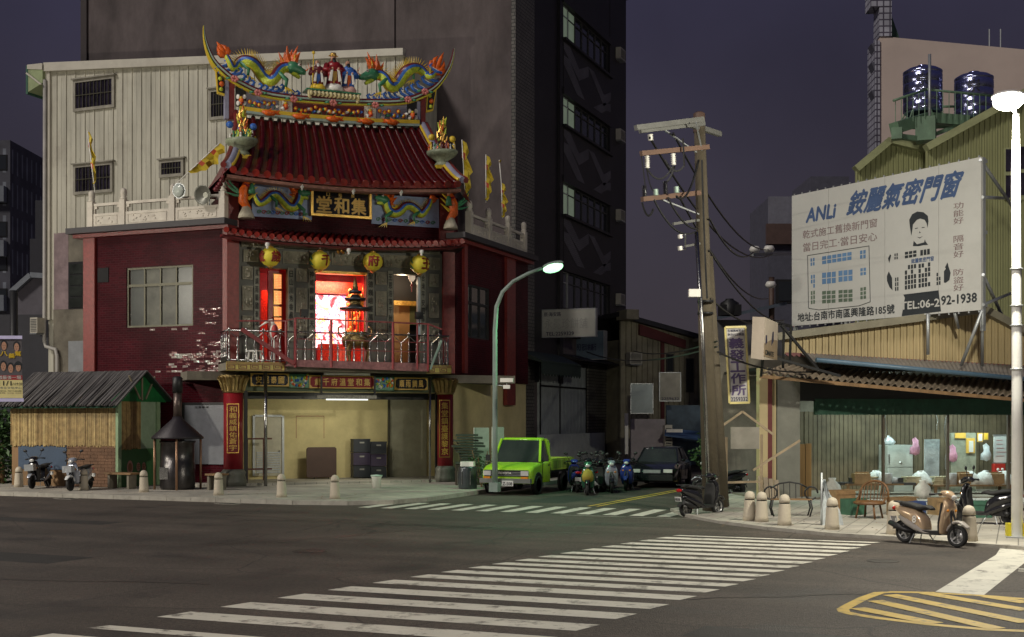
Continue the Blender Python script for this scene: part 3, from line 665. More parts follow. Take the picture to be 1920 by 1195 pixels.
# red steel ladder guard hung outside
ng = nf+.35; G3 = lambda x, y, n=ng: CH.pt(400+x*.2929, 580+y*.2929, n)
gd = T('steel_guard_frame', 'rusty red painted steel guard frame hung outside the balcony railing', 'frame', CH.P(4, 4.3, ng))
for a, b, wd in [((150,75),(460,75),.05), ((460,75),(530,57),.05), ((530,57),(1375,95),.05), ((1375,95),(1465,130),.05), ((465,75),(465,332),.06), ((524,60),(524,372),.07), ((755,66),(755,372),.07), ((1150,82),(1150,385),.07), ((1306,92),(1306,385),.05), ((1375,95),(1375,395),.06), ((530,255),(1375,275),.025), ((530,190),(1375,215),.025)]:
    m = MB(); m.bar(G3(*a), G3(*b), wd); m.build('bar', m_redp, gd)
m = MB(); m.bar(G3(180,128), G3(518,350), .09, .14); m.build('brace', m_redp, gd)
m = MB(); m.bar(G3(1460,200), G3(1388,385), .05, .07); m.build('brace', M('greenish_steel', (.35, .5, .42, 1)), gd)
m = MB(); m.hexa([G3(455,365), G3(1385,400), G3(1385,400,nf+.05), G3(455,365,nf+.05)], [G3(520,322), G3(1370,348), G3(1370,348,nf+.05), G3(520,322,nf+.05)]); m.build('kick_plate', m_peel, gd)

# --- upper floor front, stone carved wall around three openings
zc0 = zdeck; zc1 = 8.75
def S_(u, v=600): return CH.at(u, v)[0]
op = [(487, 540, 500), (592, 687, 507), (738, 788, 513)]
edges = [448, 487, 540, 592, 687, 738, 788, 829]
zo = [CH.at(a, t)[1] for a, b, t in op]; zl = min(zo)
for i in range(0, 8, 2):
    m = MB(); m.pb(CH, S_(edges[i]), S_(edges[i+1]), zc0, zl, -.35, 0); P_(m, 'stone_pier', m_carvd)
m = MB(); m.pb(CH, S_(447), S_(830), zl, zc1, -.35, 0); P_(m, 'stone_lintel', m_carvd)
def cpanel(u0, u1, vt, vb, n=.0, mt=m_carv, carve=True):
    s0, z1 = CH.at(u0, vt); s1, _ = CH.at(u1, vt); _, z0 = CH.at(u0, vb)
    m = MB(); m.pb(CH, s0, s1, z0, z1, n, n+.05); f = P_(m, 'carved_panel', mt)
    m = MB(); t = .03
    for a in [(s0, s1, z0, z0+t), (s0, s1, z1-t, z1), (s0, s0+t, z0+t, z1-t), (s1-t, s1, z0+t, z1-t)]: m.pb(CH, *a, n+.05, n+.075)
    if carve:
        for q in range(int((s1-s0)*(z1-z0)*22)+4):
            c = CH.P(random.uniform(s0+.08, s1-.08), random.uniform(z0+.08, z1-.08), n+.05); m.ell(c, (random.uniform(.03, .09), .03, random.uniform(.03, .1)), 6, 4)
    m.build('relief', mt, f)
for u0, u1, dv in [(454, 473, 0), (555, 575, 4), (704, 724, 10), (804, 822, 14)]:
    cpanel(u0, u1, 500+dv, 524+dv); cpanel(u0, u1, 536+dv, 582+dv); cpanel(u0, u1, 592+dv, 625+dv)
for u0, u1, dv in [(456, 484, 0), (531, 578, 3), (622, 680, 6), (719, 770, 10), (803, 824, 15)]: cpanel(u0, u1, 468+dv, 491+dv)
for u0, u1, dv in [(452, 532, 0), (534, 608, 2), (610, 680, 5), (682, 750, 7), (752, 824, 11)]: cpanel(u0, u1, 450+dv, 463+dv)
# narrow couplet slabs with cut characters
for u0, u1, dv, txt in [(477, 486, 0, '風調雨順國泰安'), (541, 551, 2, '日山川秀香風美'), (579, 590, 3, '神威顯赫鎮南天'), (689, 701, 6, '聖德巍峨護萬民'), (727, 737, 8, '王恩浩蕩千秋永'), (789, 798, 10, '合境平安四季春')]:
    m = MB(); m.px(CH, u0, u1, 500+dv, 640, 0, .06); f = P_(m, 'couplet_slab', M('pale_carved_slab', (.26, .26, .21, 1), rough=.7, var=.25, bump=.6, bscale=12))
    m = MB(); vtext(m, CH, txt, u0+1.6, u1-1.6, 504+dv, 612+dv, .066, .03, .25); m.build('lettering', m_engr, f)
# shrine interior
room0 = -5.0
m_intr = M('shrine_red_wall', (.35, .02, .03, 1), rough=.35, var=.4, scale=3)
m = MB(); m.pb(CH, .2, sC-.2, zc0, zc0+.05, room0, -.35); P_(m, 'shrine_floor', m_redst)
m = MB(); m.pb(CH, .2, sC-.2, 8.3, 8.4, room0, -.35); P_(m, 'shrine_ceiling', m_red)
m = MB(); m.pb(CH, .2, sC-.2, zc0, 8.3, room0-.2, room0); P_(m, 'shrine_wall', m_intr)
for s in (S_(566), S_(712)):
    m = MB(); m.pb(CH, s-.1, s+.1, zc0, 8.3, -3.2, -.35); P_(m, 'shrine_partition', m_intr)
# painted mural behind the altar, its emission standing for lamp light on it
def mural_mat():
    m = bpy.data.materials.new('mural'); m.use_nodes = True; t = m.node_tree; b = t.nodes['Principled BSDF']; l = t.links.new
    uv = t.nodes.new('ShaderNodeTexCoord'); n = t.nodes.new('ShaderNodeTexNoise'); n.inputs['Scale'].default_value = 1.5; n.inputs['Detail'].default_value = 7; n.inputs['Distortion'].default_value = 1.6
    l(uv.outputs['UV'], n.inputs['Vector']); r = t.nodes.new('ShaderNodeValToRGB'); cr = r.color_ramp
    cr.elements[0].position = .30; cr.elements[0].color = (.5, .01, .02, 1); cr.elements[1].position = .72; cr.elements[1].color = (.9, .8, .7, 1)
    for p, c in [(.40, (.9, .12, .15, 1)), (.46, (.95, .6, .62, 1)), (.52, (.9, .85, .85, 1)), (.56, (.7, .12, .5, 1)), (.62, (.9, .55, .15, 1))]:
        e = cr.elements.new(p); e.color = c
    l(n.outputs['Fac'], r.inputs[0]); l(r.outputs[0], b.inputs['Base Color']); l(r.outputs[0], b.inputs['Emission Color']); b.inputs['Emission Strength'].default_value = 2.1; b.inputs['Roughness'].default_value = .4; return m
def pxn(u, n): return CH.at(u, 600, n)[0]
m = MB(); m.pb(CH, pxn(588, -2.4), pxn(650, -2.4), zc0+.8, 7.25, -2.5, -2.4); P_(m, 'emissive_mural', mural_mat())
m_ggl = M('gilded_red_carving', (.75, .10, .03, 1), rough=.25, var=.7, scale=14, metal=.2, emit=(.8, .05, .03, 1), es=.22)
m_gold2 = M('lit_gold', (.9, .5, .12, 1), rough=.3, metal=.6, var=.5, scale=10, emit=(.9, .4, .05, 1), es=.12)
m = MB(); 
for u in (652, 660, 668): m.pb(CH, pxn(u, -2.2), pxn(u+2.5, -2.2), zc0, 7.4, -2.4, -2.2)
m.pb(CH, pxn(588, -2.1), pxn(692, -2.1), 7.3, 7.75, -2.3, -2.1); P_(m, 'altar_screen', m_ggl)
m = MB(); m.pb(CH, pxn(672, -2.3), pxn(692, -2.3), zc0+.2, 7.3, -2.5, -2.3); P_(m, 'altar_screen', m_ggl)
m = MB()
for q in range(60): m.ell(CH.P(random.uniform(pxn(648, -2.1), pxn(690, -2.1)), random.uniform(zc0+.6, 7.6), -2.1+random.uniform(-.1, .2)), (random.uniform(.03, .1), .06, random.uniform(.05, .16)), 6, 4)
P_(m, 'gilded_carving', m_gold2)['kind'] = 'stuff'
m = MB(); m.pb(CH, pxn(600, -1.6), pxn(680, -1.6), zc0, zc0+.9, -2.0, -1.4); P_(m, 'altar_table', m_ggl)
m = MB(); m.ell(CH.P(pxn(663, -1.4), 7.05, -1.2), (.3, .25, .35), 10, 8)
for q in range(12): m.ell(CH.P(pxn(663, -1.4)+random.uniform(-.3, .3), 7.0+random.uniform(-.4, .35), -1.0), (.1, .08, .12), 6, 4)
P_(m, 'gilded_lion_carving', m_gold2)
# left doorway: lattice doors
m_lat = M('glowing_lattice', (.9, .45, .15, 1), rough=.3, var=.8, scale=16, emit=(1, .35, .12, 1), es=1.6)  # emission paints the shrine light into the door panels
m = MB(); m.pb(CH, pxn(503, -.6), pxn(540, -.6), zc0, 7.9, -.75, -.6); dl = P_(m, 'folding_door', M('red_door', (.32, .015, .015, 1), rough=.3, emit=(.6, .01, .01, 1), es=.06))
for vt, vb in [(515, 541), (546, 570), (576, 592), (596, 620)]:
    m = MB(); s0, z1 = CH.at(514, vt, -.6); s1, _ = CH.at(527, vt, -.6); _, z0 = CH.at(514, vb, -.6)
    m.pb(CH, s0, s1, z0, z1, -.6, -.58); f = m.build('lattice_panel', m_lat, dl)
    m = MB(); t = .03
    for a in [(s0-t, s1+t, z0-t, z0), (s0-t, s1+t, z1, z1+t), (s0-t, s0, z0, z1), (s1, s1+t, z0, z1)]: m.pb(CH, *a, -.6, -.56)
    for k in range(1, 5): m.pb(CH, s0+(s1-s0)*k/5-.006, s0+(s1-s0)*k/5+.006, z0, z1, -.58, -.565)
    for k in range(1, 8): m.pb(CH, s0, s1, z0+(z1-z0)*k/8-.006, z0+(z1-z0)*k/8+.006, -.58, -.565)
    m.build('gold_lattice', m_gold, dl)
m = MB(); m.pb(CH, pxn(490, -2), pxn(504, -2), zc0+.4, 7.3, -2.1, -2.0); P_(m, 'altar_screen', m_ggl)
# right doorway: warm plain wall, grey panel and dark opening
m = MB(); m.pb(CH, pxn(737, -1.6), pxn(768, -1.6), zc0, 6.9, -1.75, -1.6); P_(m, 'inner_wall', M('warm_plaster', (.80, .48, .20, 1), rough=.7, var=.1))
m = MB(); m.pb(CH, pxn(768, -1.6), pxn(795, -1.6), 6.15, 6.9, -1.7, -1.55); P_(m, 'inner_wall', M('olive_panel', (.2, .22, .1, 1)))
m = MB(); m.pb(CH, pxn(768, -1.6), pxn(795, -1.6), zc0, 6.15, -1.75, -1.65); P_(m, 'inner_wall', m_dark)
m = MB(); m.pb(CH, pxn(735, -1.6), pxn(800, -1.6), 6.9, 8.2, -1.75, -1.6); P_(m, 'inner_wall', m_dark)
m = MB(); m.pb(CH, pxn(737, -1.5), pxn(795, -1.5), 6.88, 7.05, -1.6, -1.4); P_(m, 'gilded_cornice', m_gold2)
m = MB(); m.px(CH, 784, 789, 520, 630, -.2, .02); P_(m, 'white_panel', M('pale_blue_panel', (.5, .58, .65, 1)))
m = MB(); m.pb(CH, S_(590), S_(690), zo[1]-.1, zo[1], -.3, .03); P_(m, 'door_lintel_trim', m_gold)
on(CH, 'tube_light', 612, 690, 748, 750.5, .52, .58, m_fluo)
lamp('porch_tube_light', 'AREA', CH.P(CH.at(650, 748)[0], 2.95, .3), 38, (1, .95, .75), 1.6, rot=(CH.n.x*-.6, CH.n.y*-.6, -.6), sy=.15)
lamp('shrine_light', 'AREA', CH.P(pxn(625, -1.2), 7.7, -1.2), 120, (1, .35, .3), 1.6, rot=(-CH.n.x*.5, -CH.n.y*.5, -1), sy=.6)
lamp('shrine_lamp', 'POINT', CH.P(pxn(520, -1.6), 7.3, -1.7), 45, (1, .12, .08), .2)
lamp('shrine_lamp', 'POINT', CH.P(pxn(668, -1.5), 6.6, -1.3), 40, (1, .2, .1), .2)
lamp('room_lamp', 'POINT', CH.P(pxn(752, -1.0), 7.7, -.9), 50, (1, .78, .5), .15)

# --- upper wall with the dragon panels
nu = -.25
m = MB(); m.pb(CH, CH.at(432, 400, nu)[0], CH.at(858, 400, nu)[0], 8.9, 10.95, nu-.4, nu); P_(m, 'brick_wall', m_brick)
for u0, u1 in [(424, 447), (823, 850)]:
    m = MB(); m.pb(CH, CH.at(u0, 400, nu)[0], CH.at(u1, 400, nu)[0], 8.9, 10.95, nu-.3, nu+.08); P_(m, 'corner_pilaster', m_redst)
def dragon(parent, pl, px, n, r, head, tail, spikes=.16, feet=True, name='dragon', sub=True, mname=None, bend=.05):
    """px: body path in pixels from tail to neck, r: radii; head: muzzle point; tail: flame tip"""
    pts = [Vector(pl.pt(u, v, n+bend*sin(i*1.3))) for i, (u, v) in enumerate(px)]
    # resample
    P = []; R = []
    for i in range(len(pts)-1):
        p0, p1, p2, p3 = pts[max(i-1, 0)], pts[i], pts[i+1], pts[min(i+2, len(pts)-1)]
        for k in range(5):
            t = k/5; P.append(.5*((2*p1)+(p2-p0)*t+(2*p0-5*p1+4*p2-p3)*t*t+(3*p1-p0-3*p2+p3)*t**3)); R.append(r[i]*(1-t)+r[i+1]*t)
    P.append(pts[-1]); R.append(r[-1])
    nn = Vector((pl.n.x, pl.n.y, 0)); dr = 1 if px[-1][0] > px[0][0] else -1
    MS = [m_maroon, m_blue, m_lime, m_yel_t, m_orange, m_green, m_whg, m_skin]
    m = MB(); o = len(m.v); seg = 12
    for i, p in enumerate(P):
        t = (P[min(i+1, len(P)-1)]-P[max(i-1, 0)]).normalized()
        up = (nn.cross(t)).normalized()*(1 if dr > 0 else -1)
        for k in range(seg):
            a = 2*pi*k/seg; m.v.append(p+(up*cos(a)+nn*sin(a))*R[i])
    cm = [0, 0, 1, 2, 2, 3, 3, 2, 2, 1, 0, 0]
    for i in range(len(P)-1):
        for k in range(seg):
            k2 = (k+1) % seg; m.f.append([o+i*seg+k, o+i*seg+k2, o+(i+1)*seg+k2, o+(i+1)*seg+k]); m.m.append(cm[k]); m.sm.append(True)
    body = m.build('body', MS, parent)
    m = MB()
    for i in range(2, len(P)-2):
        t = (P[i+1]-P[i-1]).normalized(); up = (nn.cross(t)).normalized()*(1 if dr > 0 else -1)
        m.cone(P[i]+up*R[i]*.8, P[i]+up*(R[i]+spikes)-t*spikes*.4, R[i]*.13, 4)
    m.build('spines', m_yel_t, parent)
    # head: skull, upper and lower jaw, horns, mane
    h0 = P[-1]; h1 = Vector(pl.pt(head[0], head[1], n+.1)); ax = (h1-h0); Lh = ax.length; ax.normalize(); up = (nn.cross(ax)).normalized()*(1 if dr > 0 else -1); rr = R[-1]
    m = MB(); m.cur = 5
    m.tube([h0-ax*rr*.3, h0+ax*Lh*.2+up*rr*.25, h0+ax*Lh*.45+up*rr*.3, h0+ax*Lh*.75+up*rr*.35, h0+ax*Lh+up*rr*.5], [rr*1.0, rr*1.25, rr*.95, rr*.65, rr*.45], 8)
    m.cur = 2; m.tube([h0, h0+ax*Lh*.4-up*rr*.6, h0+ax*Lh*.82-up*rr*.9], [rr*.8, rr*.55, rr*.3], 7)
    m.cur = 6
    for k in range(5):
        q = h0+ax*Lh*(.5+.09*k); m.cone(q-up*rr*.05, q-up*rr*.4, rr*.12, 4); m.cone(q-up*rr*.75, q-up*rr*.4, rr*.1, 4)
    m.cur = 0; m.ell(h0+ax*Lh*.55-up*rr*.35, rr*.4, 6, 4)
    for sg in (-1, 1):
        m.cur = 6; m.ell(h0+ax*Lh*.42+up*rr*1.05+nn*sg*rr*.6, rr*.28, 6, 4); m.cur = 0; m.ell(h0+ax*Lh*.46+up*rr*1.1+nn*sg*rr*.8, rr*.14, 6, 4)
        m.cur = 3; m.tube([h0+ax*Lh*.2+up*rr*1.0+nn*sg*rr*.4, h0-ax*Lh*.05+up*rr*1.9+nn*sg*rr*.6, h0-ax*Lh*.1+up*rr*2.7+nn*sg*rr*.6], [rr*.2, rr*.14, rr*.03], 5)
        m.cur = 4; m.tube([h0+ax*Lh*.9+up*rr*.6+nn*sg*rr*.3, h0+ax*Lh*1.05+up*rr*1.3+nn*sg*rr*.6, h0+ax*Lh*.8+up*rr*2.1+nn*sg*rr*.8], [rr*.1, rr*.07, rr*.02], 4)
    m.build('head', MS, parent)
    m = MB()
    for k in range(9):
        a = -.9+k*.33; q = -ax*cos(a)+up*sin(a)*1.0+up*.2
        m.tube([h0+ax*Lh*.12, h0+q*rr*1.6+nn*.05*((k % 3)-1), h0+q*rr*(2.3+.7*(k % 2))+up*rr*.8], [rr*.7, rr*.5, rr*.04], 5)
    m.build('mane', m_orange, parent)
    if tail:
        t0 = P[0]; t1 = Vector(pl.pt(tail[0], tail[1], n)); d = t1-t0; q = nn.cross(d.normalized())
        m = MB()
        for k, (f, o_) in enumerate([(1, 0), (.75, .28), (.7, -.28), (.5, .4), (.45, -.4)]):
            m.tube([t0, t0+d*f*.35+q*o_*d.length*.7, t0+d*f*.7+q*(o_*.8)*d.length, t0+d*f+q*o_*d.length*.5], [R[0]*1.0, R[0]*1.25, R[0]*.8, R[0]*.05], 6)
        m.build('tail_flame', m_orange, parent)
    if feet:
        for fr in (.3, .82):
            m = MB(); m.cur = 5; i = int(len(P)*fr); p = P[i]; dn = Vector((0, 0, -1))
            side = pl.d*dr; sv = Vector((side.x, side.y, 0))
            e = p+nn*R[i]*.9+dn*R[i]*1.2+sv*R[i]*1.5; f = e+dn*R[i]*1.3-sv*R[i]*.2
            m.cur = 5; m.tube([p+nn*R[i]*.6, e, f], [R[i]*.5, R[i]*.38, R[i]*.25], 6)
            for k in (-1, 0, 1, 2): m.cur = 3; m.tube([f, f+sv*R[i]*(.7*k*.5+.4)+dn*R[i]*.5, f+sv*R[i]*(.6*k+.6)+dn*R[i]*1.1], [R[i]*.16, R[i]*.12, R[i]*.02], 4)
            m.build('leg', MS, parent)
# framed panels
for (u0, v0, u1, v1), pxs, hd, tl in [((472, 344, 584, 406), [(478, 366), (487, 381), (500, 374), (509, 366), (520, 366), (530, 376), (541, 387), (552, 388), (560, 376), (562, 364)], (582, 366), None),
        ((696, 364, 822, 420), [(808, 374), (802, 388), (790, 402), (781, 394), (771, 387), (760, 387), (749, 397), (738, 400), (728, 393), (724, 378)], (704, 373), (822, 372))]:
    s0, z1 = CH.at(u0, v0, nu); s1, _ = CH.at(u1, v0, nu); _, z0 = CH.at(u0, v1, nu)
    m = MB(); m.pb(CH, s0, s1, z0, z1, nu, nu+.06); pn = P_(m, 'relief_panel', m_lblue)
    rr = [.08, .13, .15, .16, .16, .16, .17, .17, .17, .16]
    dg_root = T('dragon_relief', 'coloured dragon relief on the blue panel left of the name board' if u0 < 500 else 'coloured dragon relief on the blue panel right of the name board', 'dragon', CH.P((s0+s1)/2, z0, nu+.06), 0, 'dragon reliefs flanking the name board')
    dragon(dg_root, CH, pxs, nu+.2, rr, hd, tl, spikes=.14, bend=.03)
    m = MB(); mm = [m_green, m_orange, m_red, m_whg, m_blue]
    for q in range(11):
        m.cur = [0, 2, 0, 4, 2][q % 5]; s = s0+.25+(s1-s0-.5)*q/10; zz = z0+.17
        m.tube([CH.P(s+.09*cos(a)*(1-.09*a), zz+.07*sin(a)*(1-.09*a), nu+.1) for a in [k*.8 for k in range(10)]], .022, 5)
    m.build('cloud_scrolls', mm, pn)
# name board
s0, z1 = CH.at(583, 352, nu+.3); s1, _ = CH.at(697, 352, nu+.3); _, z0 = CH.at(583, 404, nu+.3)
m = MB(); t = .09
for a in [(s0, s1, z0, z0+t), (s0, s1, z1-t, z1), (s0, s0+t, z0+t, z1-t), (s1-t, s1, z0+t, z1-t)]: m.pb(CH, *a, nu+.1, nu+.32)
nb_ = P_(m, 'name_board', m_gold)
m = MB(); m.pb(CH, s0+t, s1-t, z0+t, z1-t, nu, nu+.2); m.build('board_face', m_blackg, nb_)
m = MB(); W_ = (s1-s0-2*t)
for i, ch in enumerate('堂和集'):
    a = s0+t+W_*(.07+.31*i); text(m, ch, lambda x, y: CH.P(a+W_*.26*x, z0+t+.06+(z1-z0)*.58*y, nu+.215), .035)
for i, ch in enumerate('口隆城'):
    a = s0+t+W_*(.24+.22*i); text(m, ch, lambda x, y: CH.P(a+.13*x, z1-t-.16+.13*y, nu+.215), .02)
m.build('lettering', m_goldp, nb_)
# lanterns hanging from the lower eave
m_lant = M('yellow_lantern_paper', (.72, .60, .05, 1), rough=.6, var=.12, bump=.15, emit=(.8, .62, .05, 1), es=.05)
zl0 = None
for i, (u, v, ch, an, lb) in enumerate([(507, 482, '歲', -1.2, 'yellow paper lantern furthest left, its characters turned to both sides'), (600, 489, '千', .75, 'yellow paper lantern with a red character turned to the right'), (699, 491, '府', .1, 'yellow paper lantern with a red character facing the street'), (787, 496, '王', .8, 'yellow paper lantern furthest right, above the plain lit doorway')]):
    nL = .75; s, z = CH.at(u, v, nL); c = CH.P(s, z, nL); t = T('lantern', lb, 'lantern', c, 0, 'yellow lanterns under the lower eave')
    R = .37; m = MB(); m.lathe([(.1, -.33), (.22, -.28), (.33, -.15), (R, 0), (.33, .15), (.22, .28), (.1, .33)], c, 24); m.build('shade', m_lant, t)
    m = MB(); m.lathe([(.11, .33), (.11, .36), (.03, .4), (.02, .44)], c, 12); m.lathe([(.03, -.42), (.09, -.36), (.11, -.33)], c, 12); m.build('cap', m_gold, t)
    m = MB(); m.tube([c+Vector((0,0,.42)), c+Vector((0,0,.75))], .01, 4); m.build('wire', m_steeld, t)
    fwd = math.atan2(-c.y, -c.x)
    m = MB()
    for c2, a2, mt in [(ch, an, 0), ('公', an-2.1, 1), (ch, an+1.9, 0)]:
        m.cur = mt
        def fn(x, y, a2=a2):
            th = fwd+a2+(x-.5)*1.15; ph = (y-.5)*1.15; zz = .36*sin(ph)*1.0; r_ = math.sqrt(max(0, 1-(zz/.385)**2))*R+.012
            return c+Vector((cos(th)*r_, sin(th)*r_, zz))
        text(m, c2, fn, .05)
    m.build('lettering', [M('lantern_red', (.28, .02, .015, 1)), m_green], t)
# red palace lamp in the middle, glass lamp by the right door
c = CH.pt(643, 462, .5); t = T('hanging_lamp', 'small red lamp with gold bells under the middle of the eave', 'lamp', c)
m = MB(); m.lathe([(.05, .2), (.2, .12), (.24, -.08), (.18, -.12)], c, 8); m.build('shade', m_red, t)
m = MB()
for k in range(6): m.ell(c+Vector((.2*cos(k), .2*sin(k), -.2)), .06, 6, 4)
m.build('bells', m_gold, t)
c = CH.pt(772, 518, -.4); t = T('hanging_lamp', 'white painted glass lamp with red tassel inside the right doorway', 'lamp', c)
m = MB(); m.lathe([(.08, .2), (.14, .1), (.14, -.1), (.06, -.2)], c, 8); m.build('shade', M('lamp_glass', (.8, .7, .6, 1), emit=(1, .8, .6, 1), es=.35), t); m = MB(); m.tube([c+Vector((0,0,-.2)), c+Vector((0,0,-.6))], .02, 5); m.ell(c+Vector((0,0,-.35)), .06, 6, 4); m.build('tassel', m_red, t)
# floodlights on the railing
for u, v, lb in [(571, 587, 'black floodlight on the railing left of the lit mural'), (786, 592, 'black floodlight on the railing by the right doorway')]:
    c = CH.pt(u, v, nr); t = T('floodlight', lb, 'floodlight', c, 0, 'floodlights on the balcony'); m = MB(); m.pb(CH, CH.at(u, v, nr)[0]-.14, CH.at(u, v, nr)[0]+.14, c.z-.13, c.z+.13, nr-.1, nr+.06); m.build('housing', m_black, t)
    m = MB(); m.tube([c-Vector((0,0,.13)), c-Vector((0,0,.4))], .02, 6); m.build('bracket', m_steel, t)
# incense burner with pagoda top
c0 = CH.P(CH.at(666, 640, .8)[0], zdeck, .8); t = T('incense_burner', 'bronze tripod incense burner with tiered pagoda lid on the balcony', 'incense burner', c0)
m = MB(); m.lathe([(.2, .62), (.42, .68), (.5, .85), (.48, 1.02), (.4, 1.1), (.46, 1.16), (.46, 1.2), (.4, 1.2)], c0, 18)
m.build('bowl', m_bronze, t)
for k in range(3):
    a = k*2.09+.5; d2 = Vector((cos(a), sin(a), 0)); m = MB(); m.tube([c0+d2*.38+Vector((0,0,.75)), c0+d2*.48+Vector((0,0,.45)), c0+d2*.4+Vector((0,0,.2)), c0+d2*.46], [.1, .08, .05, .07], 7); m.build('leg', m_bronze, t)
for k in range(4):
    a = k*pi/2+.8; d2 = Vector((cos(a), sin(a), 0)); m = MB(); m.tube([c0+d2*.36+Vector((0,0,1.2)), c0+d2*.36+Vector((0,0,2.0))], .03, 6); m.build('post', m_gold, t)
for zz, r in [(2.0, .62), (2.35, .42), (2.62, .26)]:
    m = MB(); m.lathe([(r*1.05, .08), (r, .0), (r*.55, .1), (r*.3, .22)], c0+Vector((0,0,zz)), 6); m.build('pagoda_roof', M('dark_bronze', (.08, .09, .10, 1), rough=.35, metal=.6), t)
m = MB(); m.lathe([(.22, 0), (.22, .2)], c0+Vector((0,0,2.17)), 6); m.lathe([(.12, 0), (.1, .2), (.01, .5)], c0+Vector((0,0,2.7)), 8); m.build('finial', m_bronze, t)
for sg in (-1, 1):
    m = MB(); p = CH.P(CH.at(666, 640, .8)[0]+sg*.45, zdeck+1.0, .8); q = Vector((CH.d.x, CH.d.y, 0))*sg
    m.tube([p, p+q*.16+Vector((0,0,.1)), p+q*.18+Vector((0,0,.35)), p+q*.05+Vector((0,0,.42))], .035, 6); m.build('handle', m_bronze, t)
# crane figure and things on the balcony
c = CH.P(CH.at(514, 600, .9)[0], zdeck, .9); t = T('crane_statue', 'white crane statue with red back beside the left doorway', 'statue', c)
m = MB(); m.ell(c+Vector((.0,0,1.15)), (.16, .14, .28), 10, 7); m.tube([c+Vector((0,0,1.3)), c+Vector((-.08,-.05,1.55)), c+Vector((-.2,-.1,1.5)), c+Vector((-.5,-.2,1.3))], [.09, .06, .05, .015], 7); m.tube([c, c+Vector((0,0,1.0))], .03, 5); m.build('body', m_whg, t)
m = MB(); m.ell(c+Vector((.06,-.06,1.12)), (.13, .12, .27), 8, 6); m.build('wing', M('statue_red', (.5, .05, .05, 1)), t)
c = CH.P(CH.at(478, 660, .7)[0], zdeck, .7); t = T('plastic_stool', 'white plastic stool on the left end of the balcony', 'stool', c)
m = MB(); m.box(c+Vector((0,0,.45)), (.42, .36, .05)); m.build('seat', m_whg, t)
for a in (-1, 1):
    for b_ in (-1, 1): m = MB(); m.bar(c+Vector((a*.2, b_*.17, 0)), c+Vector((a*.14, b_*.12, .45)), .05); m.build('leg', m_whg, t)
# ---------------------------------------------------------------- temple roofs
def tiled(rows, name, a_fn, nseg, r, mt, parent=TP):
    pass
def roof(f, K, r, name='roof_surface', endr=None, steps=14):
    """f(a, b): a across 0..1, b down 0..1; rolls of half-round tiles run down"""
    m = MB(); NA = K*2; NBb = steps; m.smooth = True
    m.add([f(i/NA, j/NBb) for j in range(NBb+1) for i in range(NA+1)], [(j*(NA+1)+i, (j+1)*(NA+1)+i, (j+1)*(NA+1)+i+1, j*(NA+1)+i+1) for j in range(NBb) for i in range(NA)])
    P_(m, name, m_tile)
    for i in range(K):
        a = (i+.5)/K; pts = []; R = []
        for j in range(NBb):
            for q, rr in ((0, .93), (.92, 1.12)):
                b = (j+q)/NBb; pts.append(f(a, b)+Vector((0, 0, r*.35))); R.append(r*rr)
        m = MB(); m.tube(pts, R, 8); P_(m, 'tile_roll', m_tile)
        e = f(a, 1.0); d = (e-f(a, .93)).normalized()
        m = MB(); m.tube([e+Vector((0,0,r*.35))-d*.02, e+Vector((0,0,r*.35))+d*.06], r*1.35, 10); P_(m, 'tile_end', m_tilee)
        if i < K-1:
            e2 = f((i+1)/K, 1.0); m = MB(); w_ = (f((i+1.0)/K, 1)-f((i+.5)/K, 1)); 
            m.hexa([e2-w_*.8+Vector((0,0,-.12)), e2+w_*.8+Vector((0,0,-.12)), e2+w_*.8+Vector((0,0,-.12))-d*.03, e2-w_*.8+Vector((0,0,-.12))-d*.03], [e2-w_*.9, e2+w_*.9, e2+w_*.9-d*.03, e2-w_*.9-d*.03]); P_(m, 'drip_tile', m_tilee)
rn = -3.0
def vbf(u):
    f = (u-460)/322; return 200+25*(1.75*f-.75*f*f)
rn = -3.0; en = 1.0
RT0 = CH.at(450, 219, rn); RT1 = CH.at(792, 240, rn); ET0 = CH.at(427, 318, en); ET1 = CH.at(867, 346, en)
def fmain(a, b):
    n = rn+(en-rn)*b; s0 = RT0[0]+(ET0[0]-RT0[0])*b**1.3; s1 = RT1[0]+(ET1[0]-RT1[0])*b**1.3
    zt = RT0[1]+(RT1[1]-RT0[1])*a - .14*sin(pi*a); ze = ET0[1]+(ET1[1]-ET0[1])*a-.22*sin(pi*a)
    z = ze+(zt-ze)*((1-b)**1.35*.75+(1-b)*.25); return CH.P(s0+(s1-s0)*a, z, n)
roof(fmain, 22, .095)
nl0, nl1 = nu, 1.15
LT0 = CH.at(440, 418, nl0); LT1 = CH.at(856, 432, nl0); LE0 = CH.at(418, 436, nl1); LE1 = CH.at(872, 458, nl1)
def flow(a, b):
    s0 = LT0[0]+(LE0[0]-LT0[0])*b; s1 = LT1[0]+(LE1[0]-LT1[0])*b; zt = 9.25+.0*a; ze = LE0[1]+(LE1[1]-LE0[1])*a-.14*sin(pi*a)+.1*(abs(a-.5)*2)**6
    return CH.P(s0+(s1-s0)*a, ze+(zt-ze)*((1-b)**1.2), nl0+(nl1-nl0)*b)
roof(flow, 34, .075, 'lower_roof_surface', steps=5)
for f, zt in ((fmain, .2), (flow, .16)):
    m = MB()
    pts = [f(a/12, 1) for a in range(13)]
    for p, q in zip(pts, pts[1:]):
        o = Vector((CH.n.x, CH.n.y, 0)); m.hexa([p-o*.15-Vector((0,0,zt+.04)), q-o*.15-Vector((0,0,zt+.04)), q-o*.6-Vector((0,0,zt+.04)), p-o*.6-Vector((0,0,zt+.04))], [p-o*.12-Vector((0,0,.14)), q-o*.12-Vector((0,0,.14)), q-o*.6-Vector((0,0,.1)), p-o*.6-Vector((0,0,.1))])
    P_(m, 'eave_board', m_pink if f is fmain else m_maroon)
